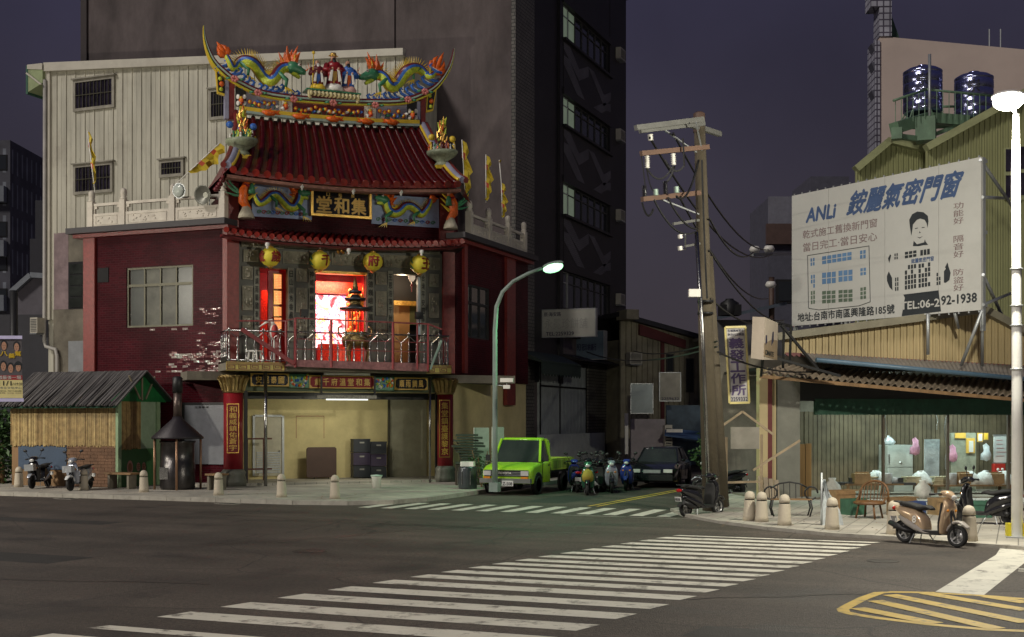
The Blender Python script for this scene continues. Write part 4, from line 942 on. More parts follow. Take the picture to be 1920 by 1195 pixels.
# soffits
m = MB(); m.add([fmain(0, .97)-Vector((0,0,.25)), fmain(1, .97)-Vector((0,0,.25)), CH.P(ET1[0], 10.93, nu-.4), CH.P(ET0[0], 10.93, nu-.4)], [(0,1,2,3)]); P_(m, 'soffit', m_maroon)
m = MB(); m.add([flow(0, .97)-Vector((0,0,.2)), flow(1, .97)-Vector((0,0,.2)), CH.P(LT1[0], 8.8, -.2), CH.P(LT0[0], 8.8, -.2)], [(0,1,2,3)]); P_(m, 'soffit', m_black)
# little corbels
for f, us in ((fmain, (.30, .52, .73)), (flow, (.17, .50, .81))):
    for a in us: p = f(a, .95)-Vector((0,0,.42)); m = MB(); m.lathe([(.02, -.02), (.05, .02), (.03, .05), (.08, .1), (.08, .2)], p, 8); P_(m, 'corbel', m_whg)
# rear slope, gable ends
def frear(a, b):
    p = fmain(a, b); s, n = (p.xy-CH.o).dot(CH.d), (p.xy-CH.o).dot(CH.n); return CH.P(s, p.z, rn-(n-rn)*.5)
m = MB(); m.add([frear(i/8, j/8) for j in range(9) for i in range(9)], [(j*9+i, j*9+i+1, (j+1)*9+i+1, (j+1)*9+i) for j in range(8) for i in range(8)]); P_(m, 'roof_surface', m_tile)
for a, sg in ((0, -1), (1, 1)):
    m = MB(); pts = [fmain(a, j/8) for j in range(9)]+[frear(a, j/8) for j in range(8, -1, -1)]
    m.add(pts, [tuple(range(len(pts)))]); P_(m, 'gable_end', m_maroon)
    # side skirt of tiles, dark
    d = Vector((CH.d.x, CH.d.y, 0))*sg
    m = MB(); A_ = [fmain(a, j/8) for j in range(9)]; B_ = [fmain(a, j/8)+d*(.12+.22*(j/8)) - Vector((0,0,.25+.45*(j/8))) for j in range(9)]
    m.add(A_+B_, [(j, j+1, 10+j, 9+j) for j in range(8)]); P_(m, 'roof_skirt', m_tile)
    # verge ridge with yellow edging
    for off_, mt, rr in ((.0, m_lilac, .13), (.13, m_yel_t, .06), (-.15, m_redst, .11)):
        m = MB(); m.tube([fmain(a, j/12)+Vector((0,0,.16))-d*off_ for j in range(13)], rr, 8); P_(m, 'verge_ridge', mt)
m = MB()
for j in range(16):
    b = j/15; p = fmain(0, b)+Vector((0,0,-.05)) - Vector((CH.d.x, CH.d.y, 0))*(.2+.2*b); p.z -= .25+.42*b; m.ell(p, (.12, .12, .09), 6, 4)
P_(m, 'side_tile_ends', m_maroon)
# body walls between the upper roof and the terrace
m = MB(); m.pb(CH, CH.at(432, 400, -.7)[0], CH.at(858, 400, -.7)[0], Z, 10.9, -4.8, -.7); P_(m, 'upper_wall', m_brick)

# --- ridge
cur = [(382, 49), (386, 79), (400, 114), (425, 141), (455, 160), (490, 175), (544, 184), (625, 190), (698, 192), (753, 190), (793, 176), (820, 157), (842, 125), (851, 92)]
cp = [CH.pt(u, v, rn) for u, v in cur]
def catm(pts, k=5):
    out = []
    for i in range(len(pts)-1):
        p0, p1, p2, p3 = pts[max(i-1, 0)], pts[i], pts[i+1], pts[min(i+2, len(pts)-1)]
        for j in range(k): t = j/k; out.append(.5*((2*p1)+(p2-p0)*t+(2*p0-5*p1+4*p2-p3)*t*t+(3*p1-p0-3*p2+p3)*t**3))
    return out+[pts[-1]]
rc = catm([Vector(p) for p in cp]); nn = Vector((CH.n.x, CH.n.y, 0)); dd = Vector((CH.d.x, CH.d.y, 0))
def ridge(off, h, th, mt, nm, lo=0, hi=None):
    """a band following the ridge curve; off below it, h high, th deep"""
    m = MB(); pts = rc[lo:hi]; N = len(pts); vs = []
    for i, p in enumerate(pts):
        t = (pts[min(i+1, N-1)]-pts[max(i-1, 0)]).normalized(); up = nn.cross(t).normalized()
        if up.z < 0: up = -up
        gi = i+lo; e = min(gi, len(rc)-1-gi)/14; e = .12+.88*min(1, e)
        for a, b in ((off*e, th), ((off+h)*e, th), ((off+h)*e, -th), (off*e, -th)): vs.append(p-up*a+nn*b*max(.35, e))
    m.add(vs, [(4*i+k, 4*(i+1)+k, 4*(i+1)+(k+1) % 4, 4*i+(k+1) % 4) for i in range(N-1) for k in range(4)]+[(0,1,2,3), (4*N-1, 4*N-2, 4*N-3, 4*N-4)]); return P_(m, nm, mt)
ridge(-.09, .08, .22, m_maroon, 'ridge_cap'); ridge(-.01, .06, .27, m_mint, 'ridge_moulding'); ridge(.05, .07, .2, m_maroon, 'ridge_moulding'); ridge(.12, .03, .26, m_lime, 'ridge_moulding'); ridge(.15, .03, .23, m_yel_t, 'ridge_moulding')
# picture band under the ridge
bu0, bu1 = 443, 785
def band(u0, u1, mt, n=rn, nm='ridge_panel'):
    """panel between the ridge curve and the yellow strip"""
    m = MB(); K = 8; top = []; bot = []
    for i in range(K+1):
        u = u0+(u1-u0)*i/K; s, _ = CH.at(u, 200, n+.1)
        # height of ridge curve at this s
        best = min(rc, key=lambda p: abs((p.xy-CH.o).dot(CH.d)-s)); vb = vbf(u)
        top.append((s, best.z-.16)); bot.append((s, CH.at(u, vb, n+.1)[1]))
    for i in range(K):
        a, b, c, d = bot[i], bot[i+1], top[i+1], top[i]; m.prism(CH, [a, b, c, d], n-.1, n+.1)
    return P_(m, nm, mt)
for u0, u1, mt in [(443, 461, m_black), (462, 522, m_lilac), (523, 548, m_whg), (549, 682, m_maroon), (683, 705, m_whg), (706, 763, m_lilac), (764, 783, m_black)]:
    f = band(u0, u1, mt); m = MB(); mm = [m_orange, m_yel_t, m_green, m_blue, m_whg, m_red]
    vb = lambda u: vbf(u)-18
    if u1-u0 > 40:
        for q in range(int((u1-u0)/9)):
            u = u0+6+q*9.0+random.uniform(-1, 1); v = vb(u)+random.uniform(3, 13)
            if mt is m_maroon and u < 580: v += 4
            m.cur = 0; 
            for k in range(6): m.ell(CH.pt(u+1.9*cos(k*1.05), v+1.9*sin(k*1.05), rn+.16), (.05, .03, .05), 6, 4)
            m.cur = 1; m.ell(CH.pt(u, v, rn+.2), .05, 6, 4)
            m.cur = 2; m.tube([CH.pt(u, v+2, rn+.13), CH.pt(u+3, v+7, rn+.13), CH.pt(u+1, v+11, rn+.13)], .02, 4)
            m.cur = random.choice([2, 3, 4]); m.ell(CH.pt(u+5, vb(u)+random.uniform(6, 16), rn+.14), (.12, .03, .06), 6, 4)
    else:
        m.cur = 4; 
        for k in range(4): m.ell(CH.pt((u0+u1)/2+(6 if k % 2 else -6), vb(u0)+(2 if k < 2 else 14), rn+.13), (.1, .03, .1), 6, 4)
        m.cur = 0; m.ell(CH.pt((u0+u1)/2, vb(u0)+9, rn+.17), (.11, .06, .17), 8, 5); m.cur = 1; m.ell(CH.pt((u0+u1)/2, vb(u0)+4, rn+.2), .06, 6, 4); m.cur = 5; m.ell(CH.pt((u0+u1)/2, vb(u0)+13, rn+.17), (.13, .05, .06), 8, 5)
    m.build('painted_relief', mm, f)
for dz, h, mt, nm in ((0, 7, m_yel_t, 'ridge_strip'), (7.3, 4.5, m_mint, 'ridge_strip')):
    m = MB()
    for k in range(10):
        ua, ub = 450+33.7*k, 450+33.7*(k+1); a = [CH.at(u, vbf(u)+dz+o, rn+.2) for u, o in ((ua, 0), (ub, 0), (ub, h), (ua, h))]; m.prism(CH, [a[3], a[2], a[1], a[0]], rn-.1, rn+.2)
    P_(m, nm, mt)
for k, (u, v) in enumerate([(505, 212), (562, 219), (625, 224), (689, 229), (736, 230)]):
    m = MB(); c = Vector(CH.pt(u, v, rn+.33)); g = -1 if k < 3 else 1
    m.tube([c-dd*.33*g+Vector((0,0,.08)), c-dd*.16*g, c+dd*.1*g, c+dd*.28*g+Vector((0,0,.03))], [.02, .1, .12, .03], 8); m.cone(c-dd*.28*g, c-dd*.42*g+Vector((0,0,.16)), .06, 5); m.cone(c-dd*.28*g, c-dd*.45*g-Vector((0,0,.04)), .06, 5); m.cone(c+Vector((0,0,.08)), c+Vector((0,0,.2))-dd*.1*g, .06, 5); P_(m, 'carp_ornament', m_orange)
# flowers sitting on the ridge moulding
for u, v in [(484, 174), (551, 186), (625, 193), (704, 197), (765, 187), (797, 172), (440, 148)]:
    m = MB(); c = Vector(CH.pt(u, v, rn+.35))
    for k in range(6): m.cur = 0; m.ell(c+dd*.1*cos(k)+Vector((0,0,.07*sin(k))), .07, 6, 4)
    m.cur = 1; m.ell(c-dd*.25, (.12, .05, .05), 6, 4); m.ell(c+dd*.25, (.12, .05, .05), 6, 4); P_(m, 'flower_ornament', [M('pink_glaze', (.75, .25, .22, 1), rough=.4), m_green])
# hanging painted wings left and right of the ridge
for px in ([(404, 129), (423, 147), (424, 180), (408, 175)], [(801, 172), (819, 168), (812, 208), (799, 211)]):
    m = MB(); m.ppx(CH, px, rn-.08, rn+.08); f = P_(m, 'ridge_wing', m_yel_t)
    cx = sum(p[0] for p in px)/4; cy = sum(p[1] for p in px)/4; m = MB(); m.ppx(CH, [(cx+(a-cx)*.75, cy+(b-cy)*.8) for a, b in px], rn+.08, rn+.1); m.cur = 1; m.ell(CH.pt(cx+1, cy, rn+.14), .1, 8, 5); m.cur = 2; m.ell(CH.pt(cx, cy+10, rn+.12), .08, 8, 5); m.ell(CH.pt(cx-2, cy-10, rn+.12), .08, 8, 5); m.build('painted_relief', [m_black, m_orange, m_lime], f)
for u0, u1, vt, vb in [(422, 429, 150, 222), (430, 440, 150, 224), (789, 798, 182, 248), (782, 788, 190, 246)]:
    m = MB(); m.px(CH, u0, u1, vt, vb, rn-.2, rn+.12); P_(m, 'ridge_pier', m_redst if u1-u0 > 8 else m_lilac)
# ridge dragons
DL = [(424, 104), (430, 116), (436, 128), (443, 127), (448, 119), (458, 114), (470, 117), (479, 124), (487, 135), (496, 147), (506, 152), (516, 145), (523, 134), (532, 127), (543, 127)]
DRR = [(815, 137), (810, 142), (803, 143), (796, 138), (787, 130), (777, 128), (767, 131), (758, 138), (751, 148), (743, 160), (735, 164), (727, 158), (721, 147), (712, 140), (703, 141)]
rad = [.10, .12, .14, .17, .20, .22, .235, .24, .245, .245, .235, .22, .21, .205, .215]
t = T('ridge_dragon', 'rainbow dragon with orange tail on the left half of the temple ridge', 'dragon', CH.pt(480, 175, rn), 0, 'dragons facing each other on the temple ridge'); dragon(t, CH, DL, rn+.05, rad, (571, 141), (406, 78), spikes=.26, bend=.12)
t2 = T('ridge_dragon', 'rainbow dragon with orange tail on the right half of the temple ridge', 'dragon', CH.pt(760, 188, rn), 0, 'dragons facing each other on the temple ridge'); dragon(t2, CH, DRR, rn+.05, rad, (676, 150), (832, 98), spikes=.26, bend=.12)
def waves(us, nm='wave_crests'):
    m = MB(); mm = [m_blue, m_whg]
    for u, v in us:
        c = Vector(CH.pt(u, v, rn+.12)); k = 1 if u < 625 else -1
        for cu, off_, r in ((0, 0, .07), (1, .05, .05)):
            m.cur = cu; m.tube([c+dd*k*(-.3+off_)+Vector((0,0,-.12)), c+dd*k*(-.1)+Vector((0,0,-.1+off_)), c+dd*k*.12+Vector((0,0,.0+off_)), c+dd*k*.2+Vector((0,0,.14)), c+dd*k*.12+Vector((0,0,.2)), c+dd*k*.05+Vector((0,0,.15))], [r, r, r, r*.9, r*.7, r*.3], 6)
    P_(m, nm, mm)
waves([(418, 122), (424, 130), (433, 138), (444, 137), (450, 148), (459, 153), (467, 160), (482, 166), (492, 169), (504, 168), (514, 172), (523, 168), (532, 174), (542, 178), (552, 180)])
waves([(815, 130), (808, 146), (800, 153), (790, 162), (780, 168), (770, 174), (758, 176), (748, 182), (738, 181), (728, 184), (718, 185), (708, 186), (698, 187)])
# stand and three robed figures
st0, st1 = CH.at(574, 170, rn+.25)[0], CH.at(676, 170, rn+.25)[0]; zst = CH.at(620, 171, rn+.2)[1]
sd_ = T('figure_stand', 'cream carved stand with scrolled apron under the three ridge figures', 'stand', CH.P((st0+st1)/2, zst-.3, rn))
m = MB(); m.pb(CH, st0, st1, zst-.06, zst, rn-.35, rn+.35); m.build('top', m_green, sd_)
m = MB()
for k in range(13):
    s = st0+.15+(st1-st0-.3)*k/12; m.ell(CH.P(s, zst-.17, rn+.3), (.13, .05, .12), 8, 5)
for s in (st0+.1, st1-.1): m.tube([CH.P(s, zst-.06, rn+.3), CH.P(s, zst-.3, rn+.3), CH.P(s+.08*(1 if s < 4 else -1), zst-.38, rn+.32)], .06, 6)
m.build('apron', M('cream_glaze', (.72, .62, .32, 1), rough=.4), sd_)
m = MB(); m.pb(CH, st0+.2, st1-.2, zst-.45, zst-.06, rn-.2, rn+.15); m.build('block', m_maroon, sd_)
def figure(u, vt, vb, robe, under, hat, beard, lab, lean=0, extra=None):
    c = Vector(CH.pt(u, vb, rn+.05)); zb_ = zst; c.z = zb_; H = CH.at(u, vt, rn+.05)[1]-zb_
    t = T('robed_figure', lab, 'statue', c, 0, 'three robed figures on the ridge'); h = H
    m = MB(); m.lathe([(.26*h, 0), (.24*h, .05*h), (.19*h, .3*h), (.17*h, .5*h), (.2*h, .66*h), (.19*h, .74*h), (.1*h, .79*h), (.06*h, .82*h)], c, 16, sc=(1, .75)); m.cur = 1; m.lathe([(.27*h, -.0), (.27*h, .1*h), (.2*h, .2*h)], c, 14, sc=(1, .78)); m.build('robe', [robe, under], t)
    m = MB()
    for sg in (-1, 1):
        sh_ = c+dd*sg*.17*h+Vector((0,0,.7*h)); el = c+dd*sg*.24*h+nn*.08*h+Vector((0,0,.52*h)); hd_ = c+dd*sg*.08*h+nn*.2*h+Vector((0,0,.56*h))
        m.cur = 0; m.tube([sh_, el, hd_], [.075*h, .09*h, .06*h], 8)
        m.tube([el*.4+hd_*.6, el*.4+hd_*.6+Vector((0,0,-.28*h))], [.06*h, .05*h], 6, flat=(.5, 1)); m.cur = 1; m.tube([hd_, hd_+dd*sg*.05*h+Vector((0,0,-.32*h))], [.035*h, .05*h], 5); m.cur = 2; m.ell(hd_+nn*.03*h, .035*h, 6, 4)
    m.build('sleeves', [robe, m_whg, m_skin], t)
    hc = c+Vector((0,0,.885*h)); m = MB(); m.ell(hc, (.075*h, .075*h, .09*h), 12, 8); m.ell(hc+nn*.075*h, (.015*h, .02*h, .02*h), 6, 4); m.cur = 1
    for sg in (-1, 1): m.ell(hc+nn*.068*h+dd*sg*.028*h+Vector((0,0,.015*h)), .01*h, 6, 4)
    m.build('head', [m_skin, m_black], t)
    m = MB(); m.tube([hc+nn*.06*h-Vector((0,0,.04*h)), hc+nn*.12*h-Vector((0,0,.14*h)), hc+nn*.13*h-Vector((0,0,.24*h))], [.05*h, .05*h, .01*h], 7); m.build('beard', beard, t)
    m = MB()
    if hat: m.lathe([(.08*h, .03*h), (.085*h, .09*h), (.07*h, .13*h)], hc, 10); m.pb(CH, CH.at(u, vt, rn)[0]-.0-.12*h, CH.at(u, vt, rn)[0]+.12*h, hc.z+.05*h, hc.z+.075*h, rn-.04, rn+.04); m.build('hat', m_gold, t)
    m = MB(); m.pb(CH, (c.xy-CH.o).dot(CH.d)-.05*h, (c.xy-CH.o).dot(CH.d)+.05*h, c.z+.12*h, c.z+.5*h, rn+.05+.1*h, rn+.05+.17*h); m.build('sash', extra or m_gold, t); return t
tt = figure(595, 112, 165, m_maroon, m_yel_t, False, m_whg, 'white bearded robed figure with a staff, leftmost on the ridge', extra=m_blue)
m = MB(); p = Vector(CH.pt(586, 166, rn+.3)); m.tube([p, Vector(CH.pt(588, 100, rn+.2))], .02, 6); m.ell(Vector(CH.pt(588, 99, rn+.2)), .07, 6, 4); m.build('staff', m_yel_t, tt)
figure(625, 101, 168, m_red, m_whg, True, m_black, 'tall robed figure in red with gold crown, middle of the ridge', extra=m_gold)
figure(652, 113, 169, m_blue, M('pink_robe', (.7, .4, .35, 1)), False, m_black, 'robed figure in dark blue holding a child, rightmost on the ridge', extra=m_orange)
# corner clusters on the roof slope
for (u, v, n, lb, ty) in [(453, 262, -.6, 'tile and figure cluster on an oval dish, left side of the roof', 205), (829, 284, -.6, 'tile and figure cluster on an oval dish, right side of the roof', 222)]:
    c = Vector(CH.pt(u, v, n)); t = T('roof_ornament', lb, 'ornament', c, 0, 'oval figure clusters on the roof corners')
    m = MB(); m.lathe([(.28, -.62), (.3, -.5), (.2, -.4), (.5, -.22), (.62, -.1), (.62, 0)], c, 18, sc=(1, .8)); m.build('dish', M('mossy_glaze', (.32, .36, .24, 1), rough=.5, var=.4, scale=10), t)
    m = MB(); m.box(c-Vector((0,0,.65)), (.6, .5, .14), rz=pi/4); m.build('plinth', m_yel_t, t)
    m = MB(); mm = [m_orange, m_green, m_yel_t, m_blue, m_whg, m_lime, m_maroon]
    for q in range(50):
        a = random.random()*6.28; r = random.random()**.5*.55; m.cur = random.choice([0, 1, 1, 2, 4, 5, 6]); hh = random.uniform(.05, .3)
        p = c+Vector((cos(a)*r, sin(a)*r*.8, 0)); m.tube([p, p+Vector((random.uniform(-.06, .06), 0, hh))], [.06, .03], 5); m.ell(p+Vector((0,0,hh+.03)), .045, 6, 4)
    for sg in (-1, 1): m.cur = 3 if u < 600 else 2; m.ell(c+dd*sg*.42+Vector((0,0,.5)), (.14, .14, .13), 8, 5)
    m.build('figures', mm, t)
    m = MB(); top = CH.at(u, ty, n)[1]
    for q in range(34):
        f = random.random(); p = c+dd*random.uniform(-.2, .2)*(1-f*.5)+Vector((0,0,.2+(top-c.z-.3)*f)); m.cur = random.choice([0, 1, 1, 2]); m.tube([p, p+Vector((random.uniform(-.12, .12), random.uniform(-.1, .1), .25))], [.06, .01], 5)
    m.build('gilded_tower', [m_orange, m_gold, m_lime], t)
# warriors on fish at the lower corners
for u, v, sg, lb in [(462, 372, -1, 'fish dragon with a rider at the left end of the lower eave'), (845, 392, 1, 'fish dragon with a rider at the right end of the lower eave')]:
    c = Vector(CH.pt(u, v+38, .35)); t = T('eave_ornament', lb, 'ornament', c, 0, 'fish dragon riders on the lower eave'); q = dd*sg
    m = MB(); m.lathe([(.3, 0), (.26, .15), (.16, .35), (.1, .5)], c+Vector((0,0,.0)), 8); m.build('rock', M('cream_rock', (.55, .5, .38, 1), bump=.8), t)
    m = MB(); m.tube([c+Vector((0,0,.3))-q*.1, c+q*.12+Vector((0,0,.6)), c+q*.1+Vector((0,0,.95)), c-q*.02+Vector((0,0,1.25)), c-q*.1+Vector((0,0,1.5))], [.1, .17, .19, .14, .05], 8); m.build('fish_body', m_orange, t)
    m = MB()
    for a in (-.5, .1, .7): m.tube([c+q*.1+Vector((0,0,.8)), c+q*(.45+.1*a)+Vector((0,0,.95+a*.3)), c+q*.75+Vector((0,0,1.15+a*.5))], [.06, .05, .01], 5)
    m.cur = 1
    for a in (0, .5, 1): m.tube([c-q*.05+Vector((0,0,.7+a*.4)), c-q*.4+Vector((0,0,.95+a*.4))], [.07, .01], 5)
    m.build('fins', [m_green, m_yel_t], t)
    m = MB(); p = c-q*.15+nn*.2+Vector((0,0,1.1)); m.tube([p-Vector((0,0,.25)), p, p+Vector((0,0,.12))], [.13, .1, .05], 7); m.cur = 1; m.ell(p+Vector((0,0,.22)), .08, 8, 5); m.cur = 2; m.cone(p+Vector((0,0,.27)), p+Vector((0,0,.42)), .06, 6); m.cur = 3; m.tube([p+q*.05, p+q*.25+Vector((0,0,.1))], [.05, .03], 5); m.build('rider', [m_green, m_skin, m_blue, m_red], t)
# flags, loudspeakers on the terrace
def flag(p0, p1, L0, wd, lb, hang=None):
    p0, p1 = Vector(p0), Vector(p1); t = T('flag', lb, 'flag', p0, 0, 'yellow flags on the temple terrace'); m = MB(); m.tube([p0, p1], .02, 6); m.build('pole', m_whg, t)
    m = MB(); d = (p1-p0).normalized(); n = 10; vs = []
    for i in range(n+1):
        f = i/n; p = p1-d*L0*f; wv = wd*(.25+.75*sin(pi*min(1, f*.9+.1)))*(1+.2*sin(i*2.1)); ox = dd*.05*sin(i*1.7)
        vs += [p+ox, p+ox+dd*wv*.5+nn*.08*sin(i*1.3)+Vector((0,0,-wv*.35)), p+ox+dd*wv*.9+nn*.1*cos(i*1.9)+Vector((0,0,-wv*.8))]
    m.smooth = True; m.cur = 0
    for i in range(n):
        for k in range(2):
            a = 3*i+k; m.cur = 1 if (i % 4 == 2 and k == 0) else 0; m.add([vs[a], vs[a+1], vs[a+4], vs[a+3]], [(0,1,2,3)])
    m.smooth = False; m.build('cloth', [M('yellow_silk', (.62, .46, .03, 1), rough=.6), M('red_silk', (.55, .08, .03, 1))], t)
flag(LW.pt(178, 360, .1), LW.pt(164, 246, .1), 2.0, .18, 'furled yellow flag on the left corner post of the terrace')
flag(LW.pt(330, 345, .1), LW.pt(412, 268, .1), 1.6, .35, 'yellow flag leaning right from the terrace post with lamp')
flag(RW.pt(872, 370, .1), RW.pt(866, 262, .1), 2.2, .35, 'yellow flag right behind the right end of the main eave')
flag(RW.pt(911, 380, .1), RW.pt(911, 290, .1), 1.8, .3, 'faded yellow flag in front of the grey tower wall')
flag(RW.pt(945, 400, .1), RW.pt(936, 300, .1), .1, .05, 'bare white flag pole on the right terrace')
flag(RW.pt(942, 410, .1), RW.pt(940, 342, .1), 1.4, .25, 'short yellow flag hanging over the right balustrade')
c = LW.pt(385, 366, .35); t = T('horn_loudspeaker', 'grey horn loudspeaker on the white balustrade', 'loudspeaker', c)
v_ = Vector((0, -1, -.1)).normalized(); q = v_.to_track_quat('Z', 'Y').to_matrix()
m = MB(); m.lathe([(.05, -.35), (.07, -.2), (.13, -.05), (.24, .08), (.33, .16), (.35, .18), (.31, .16), (.1, 0)], c, 18, mat=q); m.build('horn', M('horn_grey', (.18, .18, .15, 1), rough=.4, metal=.4), t); m = MB(); m.tube([c-v_*.25, c-v_*.25-Vector((0,0,.4))], .025, 6); m.build('bracket', m_steeld, t)
c = LW.pt(337, 358, .35); t = T('round_lamp', 'round glass lamp fixed below the leaning flag', 'lamp', c)
m = MB(); m.lathe([(.1, -.2), (.16, -.1), (.27, .02), (.28, .05)], c, 16, mat=q); m.build('housing', m_steeld, t); m = MB(); m.lathe([(.25, .05), (.2, .1), (.1, .13), (.01, .14)], c, 16, mat=q); m.build('lens', M('lamp_lens', (.5, .55, .5, 1), rough=.1, spec=1, bump=.8, bscale=8), t)
# ---------------------------------------------------------------- corrugated metal building behind the temple
MP = PL((0, 48.6), (1, 0))
m_clad = M('cream_metal_cladding', (.58, .56, .46, 1), rough=.5, var=.3, scale=1.6, bump=.05, dirt=.35, stretch=(1, 1, .12))
m_cladt = M('cream_metal_trim', (.60, .57, .48, 1), rough=.5, var=.12, scale=1, dirt=.3)
mbt = T('metal_clad_building', 'tall building clad in cream ribbed metal sheets behind the temple', 'building', MP.P(MP.at(88, 500)[0], 0))
vt = lambda u: 134+(u-88)*(104-134)/(760-88)
u = 88.0; k = 0
while u < 755:
    u2 = min(758, u+17.6); s0, z0 = MP.at(u, vt(u)); s1, z1 = MP.at(u2, vt(u2))
    m = MB(); zb = 0 if u > 158 else MP.at(u, 440 if u > 100 else 600)[1]
    m.hexa([MP.P(s0+.015, zb, .0), MP.P(s1, zb, .0), MP.P(s1, zb, -.1), MP.P(s0+.015, zb, -.1)], [MP.P(s0+.015, z0, .0), MP.P(s1, z1, .0), MP.P(s1, z1, -.1), MP.P(s0+.015, z0, -.1)])
    for a in (0, .5):
        x = s0+(s1-s0)*a; m.pb(MP, x+.02, x+.06 if a == 0 else x+.035, zb, (z0+z1)/2-.02, 0, .05 if a == 0 else .012)
    if k < 34:
        for v in (300, 410):
            if vt(u)+20 < v: m.ell(MP.P((s0+s1)/2, MP.at(u, v+(k % 3)*4)[1], .01), .018, 5, 3)
    m.build('cladding_sheet', m_clad, mbt); u = u2; k += 1
m = MB(); a = [MP.at(88, 120), MP.at(760, 93), MP.at(760, 106), MP.at(88, 136)]; m.prism(MP, [a[3], a[2], a[1], a[0]], -.1, .25); m.build('roof_flashing', m_cladt, mbt)
m = MB(); m.px(MP, 84, 93, 134, 600, -.2, .12); m.build('corner_trim', m_cladt, mbt)
# left eave overhang, seen from below, with green fascia
m = MB(); e = MP.at(88, 124); f = MP.at(61, 128)
m.hexa([MP.P(f[0], f[1]-1.25, .3), MP.P(e[0], e[1]-.9, .3), MP.P(e[0], e[1]-.9, -9), MP.P(f[0], f[1]-1.25, -9)], [MP.P(f[0], f[1]-.1, .3), MP.P(e[0], e[1]-.05, .3), MP.P(e[0], e[1]-.05, -9), MP.P(f[0], f[1]-.1, -9)]); m.build('eave_soffit', M('pale_green_soffit', (.35, .42, .22, 1)), mbt)
m = MB(); m.prism(MP, [(f[0]-.12, f[1]-1.35), (f[0], f[1]-1.35), (f[0], f[1]+.05), (f[0]-.12, f[1]+.05)], -9, .32); m.build('gutter', M('green_gutter', (.05, .14, .09, 1)), mbt)
m = MB(); m.bar(MP.P(f[0], f[1]-.35, .4), MP.P(e[0], e[1]-1.0, .4), .08); m.build('brace', m_cladt, mbt)
m = MB(); m.prism(MP, [MP.at(60, 125), MP.at(88, 122), MP.at(88, 134), MP.at(60, 133)][::-1], -.1, .34); m.build('roof_flashing', m_cladt, mbt)
m = MB(); m.tube([MP.pt(84, 150, .2), MP.pt(83, 640, .2), MP.pt(86, 650, .2), MP.pt(104, 655, .2), MP.pt(107, 668, .2), MP.pt(107, 900, .2)], .09, 8); m.build('downpipe', M('pale_pipe', (.5, .48, .44, 1), rough=.5), mbt)
m = MB(); m.slab([(MP.P(MP.at(88, 1)[0], 0).x, 48.7), (MP.P(MP.at(758, 1)[0], 0).x, 48.7), (MP.P(MP.at(758, 1)[0], 0).x, 51.9), (MP.P(MP.at(88, 1)[0], 0).x, 51.9)], 0, MP.at(758, 106)[1]); m.build('shell', m_clad, mbt)
# end cap of flashing right
def barwin(u0, u1, vt_, vb, n=7, lab=None):
    m = MB(); s0, z1 = MP.at(u0, vt_, .1); s1, _ = MP.at(u1, vt_, .1); _, z0 = MP.at(u0, vb, .1); t = .14
    for a in [(s0, s1, z0, z0+t), (s0, s1, z1-t, z1), (s0, s0+t, z0+t, z1-t), (s1-t, s1, z0+t, z1-t)]: m.pb(MP, *a, 0, .12)
    m.pb(MP, s0-.05, s1+.1, z1, z1+.06, 0, .22)
    w_ = m.build('window', M('dirty_trim', (.34, .32, .26, 1), rough=.6, var=.3, dirt=.5), mbt)
    for i in range(2):
        c0 = s0+t+(s1-s0-2*t)*i/2; m = MB(); m.pb(MP, c0+.02, c0+(s1-s0-2*t)/2-.02, z0+t, z1-t, .02, .05); m.build('pane', M('night_glass', (.03, .025, .04, 1), rough=.1, var=.7, scale=1.5, bump=0, spec=.7), w_)
    m = MB()
    for i in range(1, n+1): x = s0+t+(s1-s0-2*t)*i/(n+1); m.pb(MP, x-.015, x+.015, z0+t, z1-t, .07, .1)
    m.pb(MP, s0+t, s1-t, (z0+z1)/2-.02, (z0+z1)/2+.02, .07, .11); m.build('window_bars', m_alu, w_)
barwin(137, 214, 151, 210, 9); barwin(137, 211, 310, 366, 9); barwin(298, 344, 301, 334, 6); barwin(391, 425, 168, 226, 4)
m = MB(); m.px(MP, 101, 128, 438, 581, -.1, .03); m.build('foil_insulation', M('crumpled_foil', (.50, .38, .38, 1), rough=.3, metal=.5, var=.3, scale=1.5, bump=1.0, bscale=2.5), mbt)
m = MB(); m.px(MP, 128, 160, 440, 492, -.1, .02); m.px(MP, 100, 160, 581, 900, -.1, .02); m.build('bare_wall', m_conc, mbt)
w_ = MB(); w_.px(MP, 128, 160, 492, 580, -.1, .05); w_ = w_.build('window', m_black, mbt)
for i in range(4): m = MB(); m.px(MP, 130, 158, 496+i*21, 514+i*21, .05, .08); m.build('pane', m_gA, w_)
m = MB(); m.px(MP, 128, 158, 640, 700, .02, .9); m.build('vertical_tank', m_steeld, mbt)
def ac(p, d, lb, sz=(.75, .32, .55), fr=None):
    """air conditioner at p, grille facing direction d"""
    t = T('air_conditioner', lb, 'air conditioner', p, math.atan2(d[1], d[0])+pi/2); a, b, c = sz
    m = MB(); m.box((0, 0, c/2), (a, b, c)); m.build('casing', M('ac_casing', (.55, .52, .44, 1), rough=.5, dirt=.3), t, local=True)
    m = MB(); 
    for i in range(8): m.box((0, -b/2-.008, c*.12+i*c*.105), (a*.8, .016, c*.05))
    m.build('grille', M('ac_grille', (.08, .08, .08, 1)), t, local=True)
    m = MB(); m.box((0, 0, -.04), (a*.9, b*1.2, .04)); m.build('bracket', m_steeld, t, local=True); return t
ac(MP.pt(70, 625, .5), (0, -1), 'small grey air conditioner on the left edge of the metal clad building', (.45, .5, .75))

